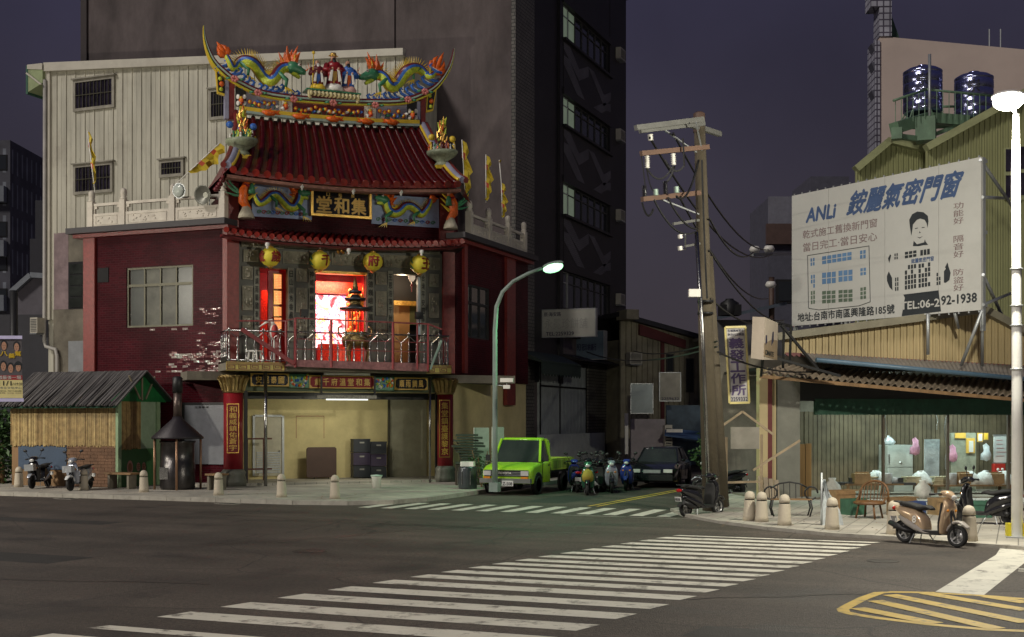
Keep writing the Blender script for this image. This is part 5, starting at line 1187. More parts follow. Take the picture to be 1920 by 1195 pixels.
# ---------------------------------------------------------------- grey tower
m_stuc = M('dark_grey_stucco', (.12, .098, .098, 1), rough=.9, var=.5, scale=.5, bump=.5, bscale=4, dirt=.45, stretch=(1, 1, .45))
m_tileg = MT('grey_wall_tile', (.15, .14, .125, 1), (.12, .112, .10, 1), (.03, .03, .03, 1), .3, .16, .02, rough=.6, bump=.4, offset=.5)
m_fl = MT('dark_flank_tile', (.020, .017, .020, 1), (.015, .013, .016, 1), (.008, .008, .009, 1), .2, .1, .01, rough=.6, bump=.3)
tw = T('grey_tower_block', 'tall dark grey apartment tower with zigzag tiled side behind the temple', 'apartment block', (-20.8, 52, 0))
TW = PL((0, 52), (1, 0)); FL = PL((-20.8, 0), (0, 1)); HT = 26.3
xl_ = TW.at(158, 50)[0]
m = MB(); m.slab([(xl_, 52), (-20.9, 52), (-20.9, 68.4), (xl_, 68.4)], 0, HT); m.build('wall', m_stuc, tw)
m = MB(); m.pb(TW, TW.at(154, 50)[0], TW.at(165, 50)[0], 0, HT, -.1, .12); m.build('corner_strip', M('brown_strip', (.03, .02, .02, 1)), tw)
m = MB(); m.pb(TW, TW.at(722, 50)[0], TW.at(741, 50)[0], 0, HT, -.1, .1); m.build('wall_rib', m_stuc, tw)
y0 = FL.at(968, 200)[0]; yb = FL.at(1002, 200)[0]; yc = FL.at(1046, 200)[0]; ye = FL.at(1170, 200)[0]
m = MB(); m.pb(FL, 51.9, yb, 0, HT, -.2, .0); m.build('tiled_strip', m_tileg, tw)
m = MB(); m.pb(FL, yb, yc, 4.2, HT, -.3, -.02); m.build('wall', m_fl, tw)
FB = FL.off(0); storeys = [(22.9, 21.15), (18.4, 16.9), (14.1, 12.5), (9.75, 7.9)]
yw0, yw1 = FL.at(1052, 200)[0], FL.at(1140, 200)[0]
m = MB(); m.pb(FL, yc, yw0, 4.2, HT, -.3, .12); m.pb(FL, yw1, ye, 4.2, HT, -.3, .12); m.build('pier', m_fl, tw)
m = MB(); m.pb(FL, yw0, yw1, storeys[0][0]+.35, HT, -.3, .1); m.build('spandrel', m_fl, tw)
m_zig = MT('zigzag_light_tile', (.125, .12, .135, 1), (.105, .10, .115, 1), (.05, .05, .055, 1), .2, .1, .01, rough=.6, bump=.3)
for i, (zt, zb) in enumerate(storeys):
    zn = storeys[i+1][0] if i < 3 else 6.2
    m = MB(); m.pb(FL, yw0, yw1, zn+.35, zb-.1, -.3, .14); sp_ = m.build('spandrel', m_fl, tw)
    m = MB(); m.pb(FL, yw0-.1, yw1+.1, zb-.1, zb+.02, -.3, .3); m.pb(FL, yw0-.1, yw1+.1, zt, zt+.35, -.3, .2); m.build('ledge', m_fl, tw)
    zt_, zb_ = zb-.2, zn+.4; W_ = yw1-yw0; H_ = zt_-zb_
    if i < 3:
        m = MB(); P2 = lambda a, b: (yw0+W_*a, zt_-H_*b)
        for poly in [[(0, .0), (.12, .0), (.3, .35), (.5, .1), (.5, .35), (.3, .62), (.0, .15)], [(0, .3), (.1, .3), (.42, .98), (.26, .98), (0, .5)], [(.5, .12), (.62, .12), (.84, .5), (1, .3), (1, .5), (.84, .78)], [(.6, 1), (.84, .7), (1, .6), (1, .8), (.9, .84), (.78, 1)]]:
            m.prism(FL, [P2(a, b) for a, b in poly][::-1], .14, .155)
        m.build('zigzag_tiling', m_zig, sp_)
    lit = M('lit_curtain_glass', (.2, .22, .2, 1), rough=.3, var=.7, scale=1.5, emit=(.62, .8, .55, 1), es=.12); n = 7
    for k in range(n):
        a, b = yw0+W_*k/n, yw0+W_*(k+1)/n; m = MB()
        for c in [(a+.0, a+.05, zb, zt), (b-.05, b, zb, zt), (a+.05, b-.05, zb, zb+.05), (a+.05, b-.05, zt-.05, zt), (a+.05, b-.05, zb+(zt-zb)*.7, zb+(zt-zb)*.7+.05)]: m.pb(FL, *c, -.12, -.02)
        wn_ = m.build('window', m_steeld if k == 0 else M('dark_bronze_frame', (.05, .05, .05, 1)), tw)
        for (c, d_) in ((zb+.05, zb+(zt-zb)*.7), (zb+(zt-zb)*.7+.05, zt-.05)):
            m = MB(); m.pb(FL, a+.05, b-.05, c, d_, -.1, -.07); m.build('pane', lit if (k < 2 and i < 3) else m_glass, wn_)
    m = MB(); m.pb(FL, yw0, yw1, zb, zt, -.5, -.3); m.build('room_dark', m_dark, tw)
m = MB(); m.pb(FL, 51.8, ye+.1, HT, HT+.25, -.3, .2); m.build('parapet', m_fl, tw)
for v, z in [(103, 0), (255, 0), (405, 0), (562, 0)]:
    p = FL.pt(1160, v, .15); ac((p.x, p.y, p.z-.3), (1, 0), {103: 'topmost', 255: 'second from top', 405: 'third from top', 562: 'lowest'}[v]+' air conditioner on the far edge of the grey tower', (.9, .5, .6))
# ground floor of the tower: gate, boards, canopies
m = MB(); m.pb(FL, yb, ye, 0, 4.2, -.4, -.2); m.build('wall', m_fl, tw)
g0, g1 = FL.at(1011, 750)[0], FL.at(1098, 750)[0]; zt = FL.at(1011, 680)[1]
gt = T('sliding_gate', 'pale ribbed metal gate on the ground floor of the grey tower', 'gate', FL.P((g0+g1)/2, 0))
n = 13; m_gate = M('pale_gate_sheet', (.42, .46, .46, 1), rough=.5, var=.15)
for k in range(n): m = MB(); a = g0+(g1-g0)*k/n; m.pb(FL, a+.02, a+(g1-g0)/n-.02, 1.2, zt, -.1, .02); m.build('gate_sheet', m_gate, gt)
m = MB(); 
for z in (1.3, 4.0): m.pb(FL, g0, g1, z, z+.08, .02, .08)
for y in (g0, g0+(g1-g0)*.4, g1-.08): m.pb(FL, y, y+.07, .1, zt, .02, .07)
m.build('frame', m_black, gt)
m = MB(); m.pb(FL, FL.at(1011, 820, .3)[0], FL.at(1134, 820, .3)[0], .05, 1.75, .2, .3); o = m.build('white_board', M('white_sheet', (.62, .66, .62, 1), rough=.5, var=.15)); tag(o, 'long white board leaning at the foot of the ribbed gate', 'board')
m = MB(); m.pb(FL, FL.at(1100, 750)[0], FL.at(1160, 750)[0], 0, 5.4, -.1, .1); m.build('pier', m_tileg, tw)
cn = T('canopy', 'dark scalloped canopy above the ribbed gate', 'canopy', FL.P(58, 6, .5)); a0, a1 = FL.at(1008, 665, .9)[0], FL.at(1082, 665, .9)[0]
m = MB(); m.hexa([FL.P(a0, 5.0, 1.1), FL.P(a1, 5.0, 1.1), FL.P(a1, 5.3, 0), FL.P(a0, 5.3, 0)], [FL.P(a0, 5.1, 1.1), FL.P(a1, 5.1, 1.1), FL.P(a1, 5.6, 0), FL.P(a0, 5.6, 0)]); m.build('canvas', M('dark_canvas', (.03, .05, .04, 1)), cn)
m = MB(); kk = 14
for k in range(kk): a = a0+(a1-a0)*k/kk; b = a+(a1-a0)/kk; m.prism(FL, [(a, 4.55), ((a+b)/2, 4.42), (b, 4.55), (b, 5.02), (a, 5.02)], 1.08, 1.1)
m.build('valance', M('dark_canvas', (.03, .05, .04, 1)), cn)
m = MB(); m.hexa([FL.P(a1+.3, 5.3, 1.2), FL.P(ye, 5.3, 1.2), FL.P(ye, 5.5, 0), FL.P(a1+.3, 5.5, 0)], [FL.P(a1+.3, 5.36, 1.2), FL.P(ye, 5.36, 1.2), FL.P(ye, 5.7, 0), FL.P(a1+.3, 5.7, 0)]); m.build('porch_roof', m_fl, tw)
# shop signs
def boardsign(nm, lb, pl, u0, u1, vt_, vb, dep, face, frame, rows, n=0):
    s0, z1 = pl.at(u0, vt_, n); s1, _ = pl.at(u1, vt_, n); _, z0 = pl.at(u0, vb, n)
    t = T(nm, lb, 'sign', pl.P((s0+s1)/2, z0, n)); m = MB(); m.pb(pl, s0, s1, z0, z1, n-dep, n); m.build('casing', frame, t)
    m = MB(); m.pb(pl, s0+.04, s1-.04, z0+.04, z1-.04, n, n+.01); m.build('face', face, t)
    m = MB(); fr = .035
    for a in [(s0, s1, z0, z0+fr), (s0, s1, z1-fr, z1), (s0, s0+fr, z0+fr, z1-fr), (s1-fr, s1, z0+fr, z1-fr)]: m.pb(pl, *a, n, n+.025)
    m.build('frame', frame, t)
    for (txt, a, b, c, d, mt, bo, vert) in rows:
        m = MB(); x0, x1 = s0+(s1-s0)*a, s0+(s1-s0)*b; y1, y0 = z1-(z1-z0)*c, z1-(z1-z0)*d
        if vert:
            k = len(txt); st = (y1-y0)/k
            for i, ch in enumerate(txt): q = y1-st*(i+1)+st*.07; text(m, ch, lambda x, y: pl.P(x0+(x1-x0)*x, q+st*.86*y, n+.016), bo)
        else: text(m, txt, lambda x, y: pl.P(x0+(x1-x0)*x, y0+(y1-y0)*y, n+.016), bo)
        m.build('lettering', mt, t)
    return t
m_sf = M('sign_face_white', (.42, .42, .38, 1), rough=.4, var=.1, scale=1.5, dirt=.2); m_navy = M('navy_lettering', (.02, .02, .06, 1)); m_fade = M('faded_lettering', (.33, .33, .31, 1))
SG = PL((0, FL.at(1016, 600)[0]), (1, 0))
boardsign('shop_sign', 'white lightbox sign with a faded name, projecting from the grey tower below the green lamp', SG, 1016, 1117, 581, 634, .25, m_sf, m_steeld,
          [('原:海安路', .04, .36, .1, .25, m_navy, .02, 0), ('永冕珍餅舖', .05, .85, .33, .70, m_fade, .01, 0), ('TEL:2259329', .08, .60, .80, .93, m_navy, .02, 0)])
SG2 = PL((0, 60.5), (1, 0))
boardsign('shop_sign', 'bluish dim lightbox sign behind and below the white one on the grey tower', SG2, 1046, 1133, 622, 676, .5, M('bluish_sign_face', (.11, .15, .19, 1), rough=.3, var=.2), m_steeld,
          [('22593', .28, .50, .45, .68, m_navy, .02, 0), ('冠珍餅舖行', .52, .83, .45, .68, m_navy, .03, 0)])

# ---------------------------------------------------------------- right end of the side street
def low(u0, u1, D, k, top, mt, nm, lb, cat='building', depth=6, vtop=None):
    pl = camplane(u0, D, k); t = T(nm, lb, cat, pl.P(0, 0)); s1 = pl.at(u1, 700)[0]; return pl, t, s1
m_beige = M('beige_cladding', (.34, .31, .22, 1), rough=.6, var=.2, dirt=.3)
pl, t, s1 = low(1163, 1322, 66, .35, 0, 0, 'beige_shed_building', 'low beige ribbed building with red fascia at the end of the side street')
z0, z1 = pl.at(1163, 590)[1], pl.at(1322, 640)[1]; n = 16
for k in range(n):
    a, b = s1*k/n, s1*(k+1)/n; za = z0+(z1-z0)*k/n; zb = z0+(z1-z0)*(k+1)/n; m = MB()
    m.prism(pl, [(a+.01, 0), (b-.01, 0), (b-.01, zb-.02), (a+.01, za-.02)], -.15, 0); m.pb(pl, a+.02, a+.07, 0, zb-.1, 0, .05); m.build('cladding_sheet', m_beige, t)
m = MB(); m.slab([pl.P(.1, 0, -.2).xy, pl.P(s1-.1, 0, -.2).xy, pl.P(s1-.1, 0, -8).xy, pl.P(.1, 0, -8).xy], 0, z1); m.build('shell', m_beige, t)
m = MB(); m.hexa([pl.P(-.3, z0-.15, .5), pl.P(s1+.5, z1-.15, .5), pl.P(s1+.5, z1-.15, -8), pl.P(-.3, z0-.15, -8)], [pl.P(-.3, z0+.1, .5), pl.P(s1+.5, z1+.1, .5), pl.P(s1+.5, z1+.1, -8), pl.P(-.3, z0+.1, -8)]); m.build('roof', M('dark_roof', (.04, .04, .045, 1)), t)
m = MB(); m.ppx(pl, [(1200, 608), (1286, 638), (1286, 654), (1200, 628)][::-1], .0, .25); m.build('fascia', M('dark_red_fascia', (.14, .03, .03, 1)), t)
m = MB(); m.px(pl, 1240, 1246, 640, 860, 0, .12); m.build('steel_post', M('dark_red_fascia', (.14, .03, .03, 1)), t)
for u0, u1, vt_, vb in [(1250, 1263, 664, 697), (1286, 1301, 672, 736)]:
    m = MB(); m.px(pl, u0, u1, vt_, vb, 0, .08); w_ = m.build('window', M('dark_bronze_frame', (.05, .05, .05, 1)), t); m = MB(); m.px(pl, u0+2, u1-2, vt_+2, vb-2, .08, .1); m.build('pane', m_glass, w_)
m = MB(); m.tube([pl.pt(1300, 640, .3), pl.pt(1312, 636, .5), pl.pt(1318, 645, .3), pl.pt(1318, 900, .3)], .12, 7); m.build('downpipe', m_beige, t)
m = MB(); m.px(pl, 1175, 1198, 580, 598, .1, 1.4); m.build('dormer', m_beige, t)
ac(pl.pt(1189, 683, .6), (pl.n.x, pl.n.y), 'air conditioner on the beige building beside the grey tower', (.7, .5, .6))
# ground level clutter there
pl2 = camplane(1170, 60, .1)
o = on(pl2, 'wall', 1183, 1247, 786, 866, -.2, 0, M('pale_pink_wall', (.45, .40, .42, 1), rough=.7, var=.2), None); tag(o, 'pale pinkish low wall of a lean-to at the end of the side street', 'wall')
o = on(pl2, 'wall', 1250, 1420, 760, 872, -.4, -.2, M('dim_blue_wall', (.06, .09, .12, 1), var=.4), None); tag(o, 'dim blue wall behind the plant at the end of the side street', 'wall')
t = T('white_post', 'white painted post standing left of the small signs', 'post', pl2.pt(1175, 850, 1)); m = MB(); m.px(pl2, 1172, 1178, 775, 852, .9, 1.05); m.build('shaft', m_whg, t)
t = T('awning', 'short blue and white awning over the end shop', 'awning', pl2.pt(1285, 815, 1)); m = MB(); m.hexa([pl2.pt(1248, 806, .2), pl2.pt(1310, 812, .2), pl2.pt(1312, 826, 1.6), pl2.pt(1246, 818, 1.6)], [pl2.pt(1248, 803, .2), pl2.pt(1310, 809, .2), pl2.pt(1312, 823, 1.6), pl2.pt(1246, 815, 1.6)]); m.build('canvas', M('blue_canvas', (.06, .12, .25, 1)), t)
m = MB(); m.px(pl2, 1250, 1280, 805, 811, 1.4, 1.5); m.build('white_strip', m_whg, t)
ac(pl2.pt(1252, 848, .3), (pl2.n.x, pl2.n.y), 'tall narrow air conditioner beside the pale lean-to wall', (.35, .4, 1.3))
pl3 = camplane(1182, 56, .05)
boardsign('small_sign', 'blank white sign board in a pale frame left of the grey one', pl3, 1182, 1225, 719, 776, .12, M('pale_sign_face', (.36, .42, .42, 1)), m_steeld, [])
boardsign('small_sign', 'blank grey sign board with a blue foot strip on the beige building', camplane(1236, 58, .05), 1236, 1277, 698, 753, .12, M('grey_sign_face', (.24, .23, .19, 1)), m_steeld, [('2259632', .1, .9, .86, .95, m_navy, .02, 0)])
def leafy(t, c, rx, ry, rz, n, mt, sz=.09, seed=1):
    rnd = random.Random(seed); m = MB()
    for i in range(n):
        while 1:
            p = Vector((rnd.uniform(-1, 1), rnd.uniform(-1, 1), rnd.uniform(-1, 1)))
            if .2 < p.length < 1: break
        p = Vector((p.x*rx, p.y*ry, p.z*rz))*(1+.25*sin(p.x*5+p.z*7)); q = c+p; a = Vector((rnd.uniform(-1, 1), rnd.uniform(-1, 1), rnd.uniform(-.6, .6))).normalized(); b = a.cross(Vector((rnd.uniform(-1, 1), rnd.uniform(-1, 1), rnd.uniform(-1, 1)))).normalized()
        s = sz*rnd.uniform(.6, 1.4); m.add([q-a*s, q+b*s*.4, q+a*s, q-b*s*.4], [(0,1,2,3)])
    o = m.build('foliage', mt, t); o['kind'] = 'stuff'
m_leaf = M('leaf_green', (.05, .11, .03, 1), rough=.6, var=.5, scale=6, bump=0)
c = AT(1338, 850, 46); t = T('shrub', 'dark green leafy shrub in front of the end wall beside the utility pole', 'shrub', (c.x, c.y, 0)); leafy(t, c, .75, .6, .85, 900, m_leaf, .11)
m = MB(); m.tube([(c.x, c.y, 0), c], .06, 6); m.build('stem', m_wood, t)
c = AT(4, 830, 46); t = T('tree', 'dark leafy tree at the left edge behind the bamboo shed', 'tree', (c.x, c.y, 0)); leafy(t, c, 1.0, 1, 1.6, 1600, m_leaf, .13, 4); m = MB(); m.tube([(c.x, c.y, 0), c], [.12, .06], 6); m.build('trunk', m_wood, t)

# far blocks
def block(u0, u1, vtp, D, mt, nm, lb, k=0, dep=8, rows=0, cols=0, wm=None, vb=None):
    pl = camplane(u0, D, k); s1 = pl.at(u1, 700)[0]; z = pl.at(u0, vtp)[1]; t = T(nm, lb, 'building', pl.P(0, 0))
    m = MB(); m.pb(pl, 0, s1, 0, z, -dep, 0); m.build('wall', mt, t)
    for r in range(rows):
        for c in range(cols):
            a = s1*(c+.18)/cols; b = s1*(c+.82)/cols; zz = z-1.4-r*3.2
            m = MB(); m.pb(pl, a, b, zz-1.5, zz, 0, .05); w_ = m.build('window', m_dark, t); m = MB(); m.pb(pl, a+.1, b-.1, zz-1.4, zz-.1, .05, .07); m.build('pane', wm or m_glass, w_)
    return pl, t, s1, z
m_far = M('far_wall', (.10, .10, .13, 1), var=.2); m_fard = M('far_dark_wall', (.025, .025, .035, 1)); m_ftile = MT('far_tile', (.26, .28, .32, 1), (.2, .22, .26, 1), (.08, .08, .1, 1), 1.2, 3.2, .5, rough=.7, bump=.1, offset=0)
pl, t, s1, z = block(-40, 19, 263, 120, m_ftile, 'apartment_building', 'distant pale apartment block cut by the left edge', 0, 10, 9, 2)
for r in range(5):
    m = MB(); m.pb(pl, s1-3.5, s1-.3, z-6.0-r*5.2, z-4.5-r*5.2, 0, .8); m.build('balcony_band', M('far_wall2', (.2, .22, .25, 1)), t)
block(56, 84, 448, 90, m_fard, 'distant_block', 'low dark block between the far apartments and the metal clad building'); block(66, 84, 376, 100, m_fard, 'distant_block', 'narrow dark block rising behind the low dark one')
pl = camplane(25, 75, -.1); t = T('gabled_house', 'small pale gable end left of the metal clad building', 'house', pl.P(0, 0)); m = MB(); m.prism(pl, [pl.at(25, 900), pl.at(90, 900), pl.at(90, 518), pl.at(58, 518), pl.at(25, 545)], -6, 0); m.build('wall', M('far_gable', (.12, .11, .13, 1)), t)
m = MB(); m.bar(pl.pt(22, 548, .3), pl.pt(58, 516, .3), .3); m.bar(pl.pt(58, 516, .3), pl.pt(92, 518, .3), .3); m.build('roof_edge', M('far_wall2', (.2, .22, .25, 1)), t)
block(-60, 110, 590, 62, m_fard, 'dark_shed', 'unlit low building behind the bamboo shed roof', 0, 4)
t = T('telegraph_pole', 'dark slim pole left of the metal clad building', 'pole', AT(26, 880, 50)); m = MB(); m.tube([AT(26, 880, 50), AT(26, 545, 50)], .16, 8); m.build('shaft', m_black, t)
pl, t, s1, z = block(1440, 1500, 372, 105, m_far, 'apartment_building', 'distant grey block with air conditioners left of the billboard', 0, 8)
m = MB(); m.pb(pl, 0, s1, z-2.2, z+.1, 0, .3); m.build('parapet', M('far_pale', (.2, .2, .24, 1)), t)
m = MB(); m.pb(pl, -.2, s1, z-3.9, z-2.2, 0, .5); m.build('rust_band', M('far_rust', (.10, .06, .05, 1)), t)
for r in range(4):
    zz = z-8.8-r*4.6; m = MB(); m.pb(pl, .6, s1, zz, zz+2.0, 0, .05); w_ = m.build('window', m_dark, t)
    for k in range(2): m = MB(); m.pb(pl, .9+k*1.3, 1.9+k*1.3, zz+.2, zz+1.8, .05, .1); m.build('pane', m_glass if r != 1 else M('far_pale', (.2, .2, .24, 1)), w_)
block(1520, 1592, 331, 120, m_far, 'distant_block', 'dim square block showing above the billboard', 0, 8)
pl, t, s1, z = block(1345, 1470, 600, 62, M('grey_metal_shed', (.13, .13, .14, 1), var=.2), 'metal_shed', 'grey metal shed with sloping roof edge behind the utility pole', 0, 6)
m = MB(); m.hexa([pl.pt(1343, 600, .4), pl.pt(1475, 572, .4), pl.pt(1475, 572, -6), pl.pt(1343, 600, -6)], [pl.pt(1343, 594, .4), pl.pt(1475, 566, .4), pl.pt(1475, 566, -6), pl.pt(1343, 594, -6)]); m.build('roof', M('bluish_roof', (.08, .1, .13, 1)), t)
c = AT(1368, 592, 60); t = T('roof_water_tank', 'black water tank silhouette on the grey metal shed', 'water tank', c); m = MB(); m.lathe([(.42, 0), (.45, .1), (.45, .6), (.2, .75), (.2, .8)], c, 12); m.box(c+Vector((0,0,.25)), (1.0, .8, .5), rz=.38); m.build('tank', m_black, t)
# tall pale building at the upper right
pl = camplane(1650, 82, -.05); t = T('pale_high_building', 'large blank pale pink wall of a high building behind the water tanks', 'building', pl.P(0, 0)); a = [pl.at(1650, 700), pl.at(2050, 700), pl.at(2050, 105), pl.at(1650, 68)]
m = MB(); m.prism(pl, a, -1.5, 0); m.build('wall', M('pale_pink_render', (.66, .54, .47, 1), rough=.8, var=.12, scale=.15, dirt=.12), t)
m_grid = MT('white_grid_tile', (.42, .42, .48, 1), (.38, .38, .44, 1), (.08, .07, .1, 1), .42, .42, .05, rough=.5, offset=0)
m = MB(); m.px(pl, 1641, 1650, 76, 700, -2, .12); m.build('tiled_edge', m_grid, t)
m = MB(); m.px(pl, 1649, 1672, -40, 68, -1.5, .1); m.px(pl, 1633, 1672, -40, 12, -1.5, .12); m.build('tiled_column', m_grid, t)
m = MB(); m.ppx(pl, [(1672, 30), (1686, 70), (1672, 70)], -.8, -.4); m.build('fin', M('green_fin', (.05, .10, .07, 1)), t)
for v in (82, 118, 170): m = MB(); m.ppx(pl, [(1634, v), (1642, v-3), (1642, v+18)], -1, .0); m.build('ledge', m_far, t)
for u in (1855, 1876): m = MB(); m.tube([pl.pt(u, 95, -1), pl.pt(u, 55, -1)], .05, 5); m.build('aerial', m_steeld, t)

# ---------------------------------------------------------------- green ribbed building, tanks
m_gclad = M('olive_green_cladding', (.34, .35, .17, 1), rough=.5, var=.12, scale=.5, dirt=.2)
def gable(t, D, k, u0, poly_top, vb, u1, step, mt):
    """ribbed sheets under a roofline given as pixels"""
    pl = camplane(u0, D, k); u = u0
    def vat(u):
        for (a, b), (c, d) in zip(poly_top, poly_top[1:]):
            if a <= u <= c: return b+(d-b)*(u-a)/(c-a)
        return poly_top[-1][1]
    while u < u1-1:
        w2 = min(u1, u+step); s0, z0 = pl.at(u, vat(u)); s1, z1 = pl.at(w2, vat(w2)); zb = pl.at(u, vb)[1]; m = MB()
        m.prism(pl, [(s0+.01, zb), (s1-.01, zb), (s1-.01, z1), (s0+.01, z0)], -.1, 0); m.pb(pl, s0+.01, s0+.06, zb, min(z0, z1)-.05, 0, .05); m.build('cladding_sheet', mt, t); u = w2
    m = MB()
    for (a, b), (c, d) in zip(poly_top, poly_top[1:]):
        p, q = pl.pt(a, b, .1), pl.pt(c, d, .1); m.bar(p, q, .5, .28)
    m.build('roof_trim', M('olive_trim', (.36, .38, .20, 1), rough=.5, dirt=.3), t); return pl
t = T('green_gabled_building', 'olive green ribbed gable with lower ridge, behind the billboard', 'building', AT(1605, 785, 52))
g1_ = gable(t, 52, 0, 1604, [(1604, 318), (1668, 264), (1735, 280)], 640, 1737, 9.5, m_gclad)
m = MB(); q = g1_; m.hexa([q.pt(1604, 318, -.1), q.pt(1737, 282, -.1), q.pt(1737, 282, -6), q.pt(1604, 318, -6)], [q.pt(1604, 316, -.1), q.pt(1668, 262, -.1), q.pt(1668, 262, -6), q.pt(1604, 316, -6)]); m.build('roof', M('olive_roof', (.15, .17, .09, 1)), t)
t = T('green_gabled_building', 'olive green ribbed gable rising behind the right street lamp', 'building', AT(1737, 785, 49))
g2_ = gable(t, 49, -.03, 1736, [(1736, 278), (1884, 196), (1960, 150), (2060, 200)], 700, 2050, 10, m_gclad)
for u0, u1, vt_, vb in [(1884, 1903, 277, 375), (1912, 1935, 272, 375)]:
    m = MB(); m.px(g2_, u0, u1, vt_, vb, 0, .1); w_ = m.build('window', M('olive_trim', (.36, .38, .20, 1)), t)
    for r in range(2): m = MB(); m.px(g2_, u0+2, u1-2, vt_+3+r*49, vt_+45+r*49, .1, .12); m.build('pane', M('night_glass', (.02, .015, .03, 1)), w_)
m_tfr = M('green_steel_frame', (.13, .22, .14, 1), rough=.5, var=.2, dirt=.5)
fr = T('tank_platform', 'green steel platform carrying the water tanks', 'platform', AT(1740, 260, 50)); Dp = 50
def bD(m, a, b, w, D0=Dp, D1=None): m.bar(AT(*a, D0), AT(*b, D1 or D0), w)
for a, b, w_, D0, D1 in [((1677, 241), (1738, 222), .45, 49, 50), ((1738, 222), (1815, 228), .4, 50, 50), ((1682, 241), (1682, 262), .4, 49, 49), ((1736, 222), (1736, 266), .75, 49.5, 49.5), ((1682, 256), (1730, 262), .2, 49, 49.5), ((1738, 258), (1815, 228), .15, 50, 50)]:
    m = MB(); bD(m, a, b, w_, D0, D1); m.build('beam', m_tfr, fr)
m = MB(); pts = [AT(1682, 236, 49), AT(1738, 218, 50), AT(1905, 232, 50), AT(1905, 232, 54), AT(1700, 218, 54)]
m.add(pts+[p-Vector((0,0,.15)) for p in pts], [(0,1,2,3,4), (9,8,7,6,5), (0,5,6,1), (1,6,7,2)]); m.build('deck', m_tfr, fr)
for a, b, D0, D1 in [((1675, 189), (1737, 168), 49, 49.6), ((1737, 168), (1862, 180), 49.6, 49.8), ((1768, 200), (1790, 200), 49.6, 49.8)]:
    m = MB(); m.tube([AT(*a, D0), AT(*b, D1)], .05, 6); m.build('handrail', m_tfr, fr)
m = MB()
for i in range(6): u = 1679+i*11; m.tube([AT(u, 189-i*3.6, 49.1), AT(u, 238-i*3.4, 49.1)], .02, 4)
for i in range(10): u = 1745+i*11.5; m.tube([AT(u, 169+i*1.1, 49.6), AT(u, 222+i*.8, 49.6)], .02, 4)
m.build('railing_bars', m_tfr, fr)
m = MB(); m.tube([AT(1743, 102, 49.4), AT(1743, 262, 49.4)], .06, 6); m.build('mast', m_steeld, fr)
m_tank = M('blue_tinted_steel', (.36, .38, .62, 1), rough=.16, metal=.95, var=.2, scale=3)
for u, v, hh, rr, lb in [(1730, 214, 1.72, .78, 'stainless water tank with a black character, left of the two on the platform'), (1826, 226, 1.72, .77, 'stainless water tank nearer the bright lamp, right of the two')]:
    c = AT(u, v, 51.4); t = T('water_tank', lb, 'water tank', c, 0, 'stainless water tanks on the platform'); m = MB(); R = rr
    prof = [(R*.9, -.0), (R, .08)]; z = .08
    for k in range(4): prof += [(R, z+.3), (R*.975, z+.33), (R*.975, z+.36), (R, z+.39)]; z += .39
    prof += [(R, 1.72), (R*.75, 1.84), (R*.3, 1.92), (.1, 1.93)]
    m.lathe(prof, c, 28); m.build('tank', m_tank, t); m = MB()
    for k in range(6):
        a = k*pi/3; m.tube([c+Vector((cos(a)*R*.9, sin(a)*R*.9, .05)), c+Vector((cos(a)*R*1.15, sin(a)*R*1.15, -.35))], .035, 5)
    m.build('stand', m_tfr, t); m = MB(); m.lathe([(.22, 1.9), (.22, 1.98), (.05, 2.0)], c, 12); m.build('lid', m_tank, t)
    m = MB(); fw = math.atan2(-c.y, -c.x)
    text(m, '崇', lambda x, y: c+Vector((cos(fw+(x-.5)*.6)*(R+.01), sin(fw+(x-.5)*.6)*(R+.01), 1.0+.5*y)), .02); m.build('lettering', m_black, t)

# ---------------------------------------------------------------- billboard
BD = camplane(1840, 36.5, 0); BD = PL((BD.o.x, BD.o.y), (-(WP(-.635, 1, 0).x), -(WP(-.635, 1, 0).y)))
bx = lambda x: 1400+x*.30127; by = lambda y: 280+y*.30127
sB0, zB1 = BD.at(1484.5, 367); sB1, _ = BD.at(1840, 295); _, zB0 = BD.at(1484.5, 612); 
bb = T('billboard', 'large white window advertising billboard with a smiling figure above the workshop roof', 'billboard', BD.P((sB0+sB1)/2, zB0)); 
zt_ = BD.at(1840, 295)[1]; zb_ = BD.at(1842, 581)[1]; zB1 = (zB1+zt_)/2; zB0 = (zB0+zb_)/2
cuts = [sB0, BD.at(bx(510), 400)[0], BD.at(bx(860), 400)[0], BD.at(bx(1195), 400)[0], sB1]
m_bd = M('billboard_white', (.47, .47, .445, 1), rough=.5, var=.07, scale=.6, dirt=.15)
for a, b in zip(cuts, cuts[1:]): m = MB(); m.pb(BD, a+.006, b-.006, zB0, zB1, -.08, 0); m.build('board_sheet', m_bd, bb)
m = MB(); 
for s in (sB0, sB0+2.3, sB0+4.7, sB1-.1): m.pb(BD, s, s+.1, zB0-.6, zB1, -.2, -.08)
for z in (zB0+.1, (zB0+zB1)/2, zB1-.15): m.pb(BD, sB0, sB1, z, z+.1, -.28, -.2)
m.build('back_frame', m_steeld, bb)
m = MB()
for i in range(22): s = sB0+.1+(sB1-sB0-.2)*i/21; m.pb(BD, s-.02, s+.02, zB1, zB1+.06, -.06, -.02); m.pb(BD, s-.02, s+.02, zB0-.06, zB0, -.06, -.02)
m.build('clips', m_steeld, bb)
m_bl = M('print_blue', (.05, .09, .20, 1)); m_mau = M('print_mauve', (.21, .15, .15, 1)); m_blk = M('print_black', (.02, .025, .03, 1)); m_pb = M('print_sky_blue', (.10, .20, .36, 1)); m_grn = M('print_dull_green', (.10, .14, .10, 1))
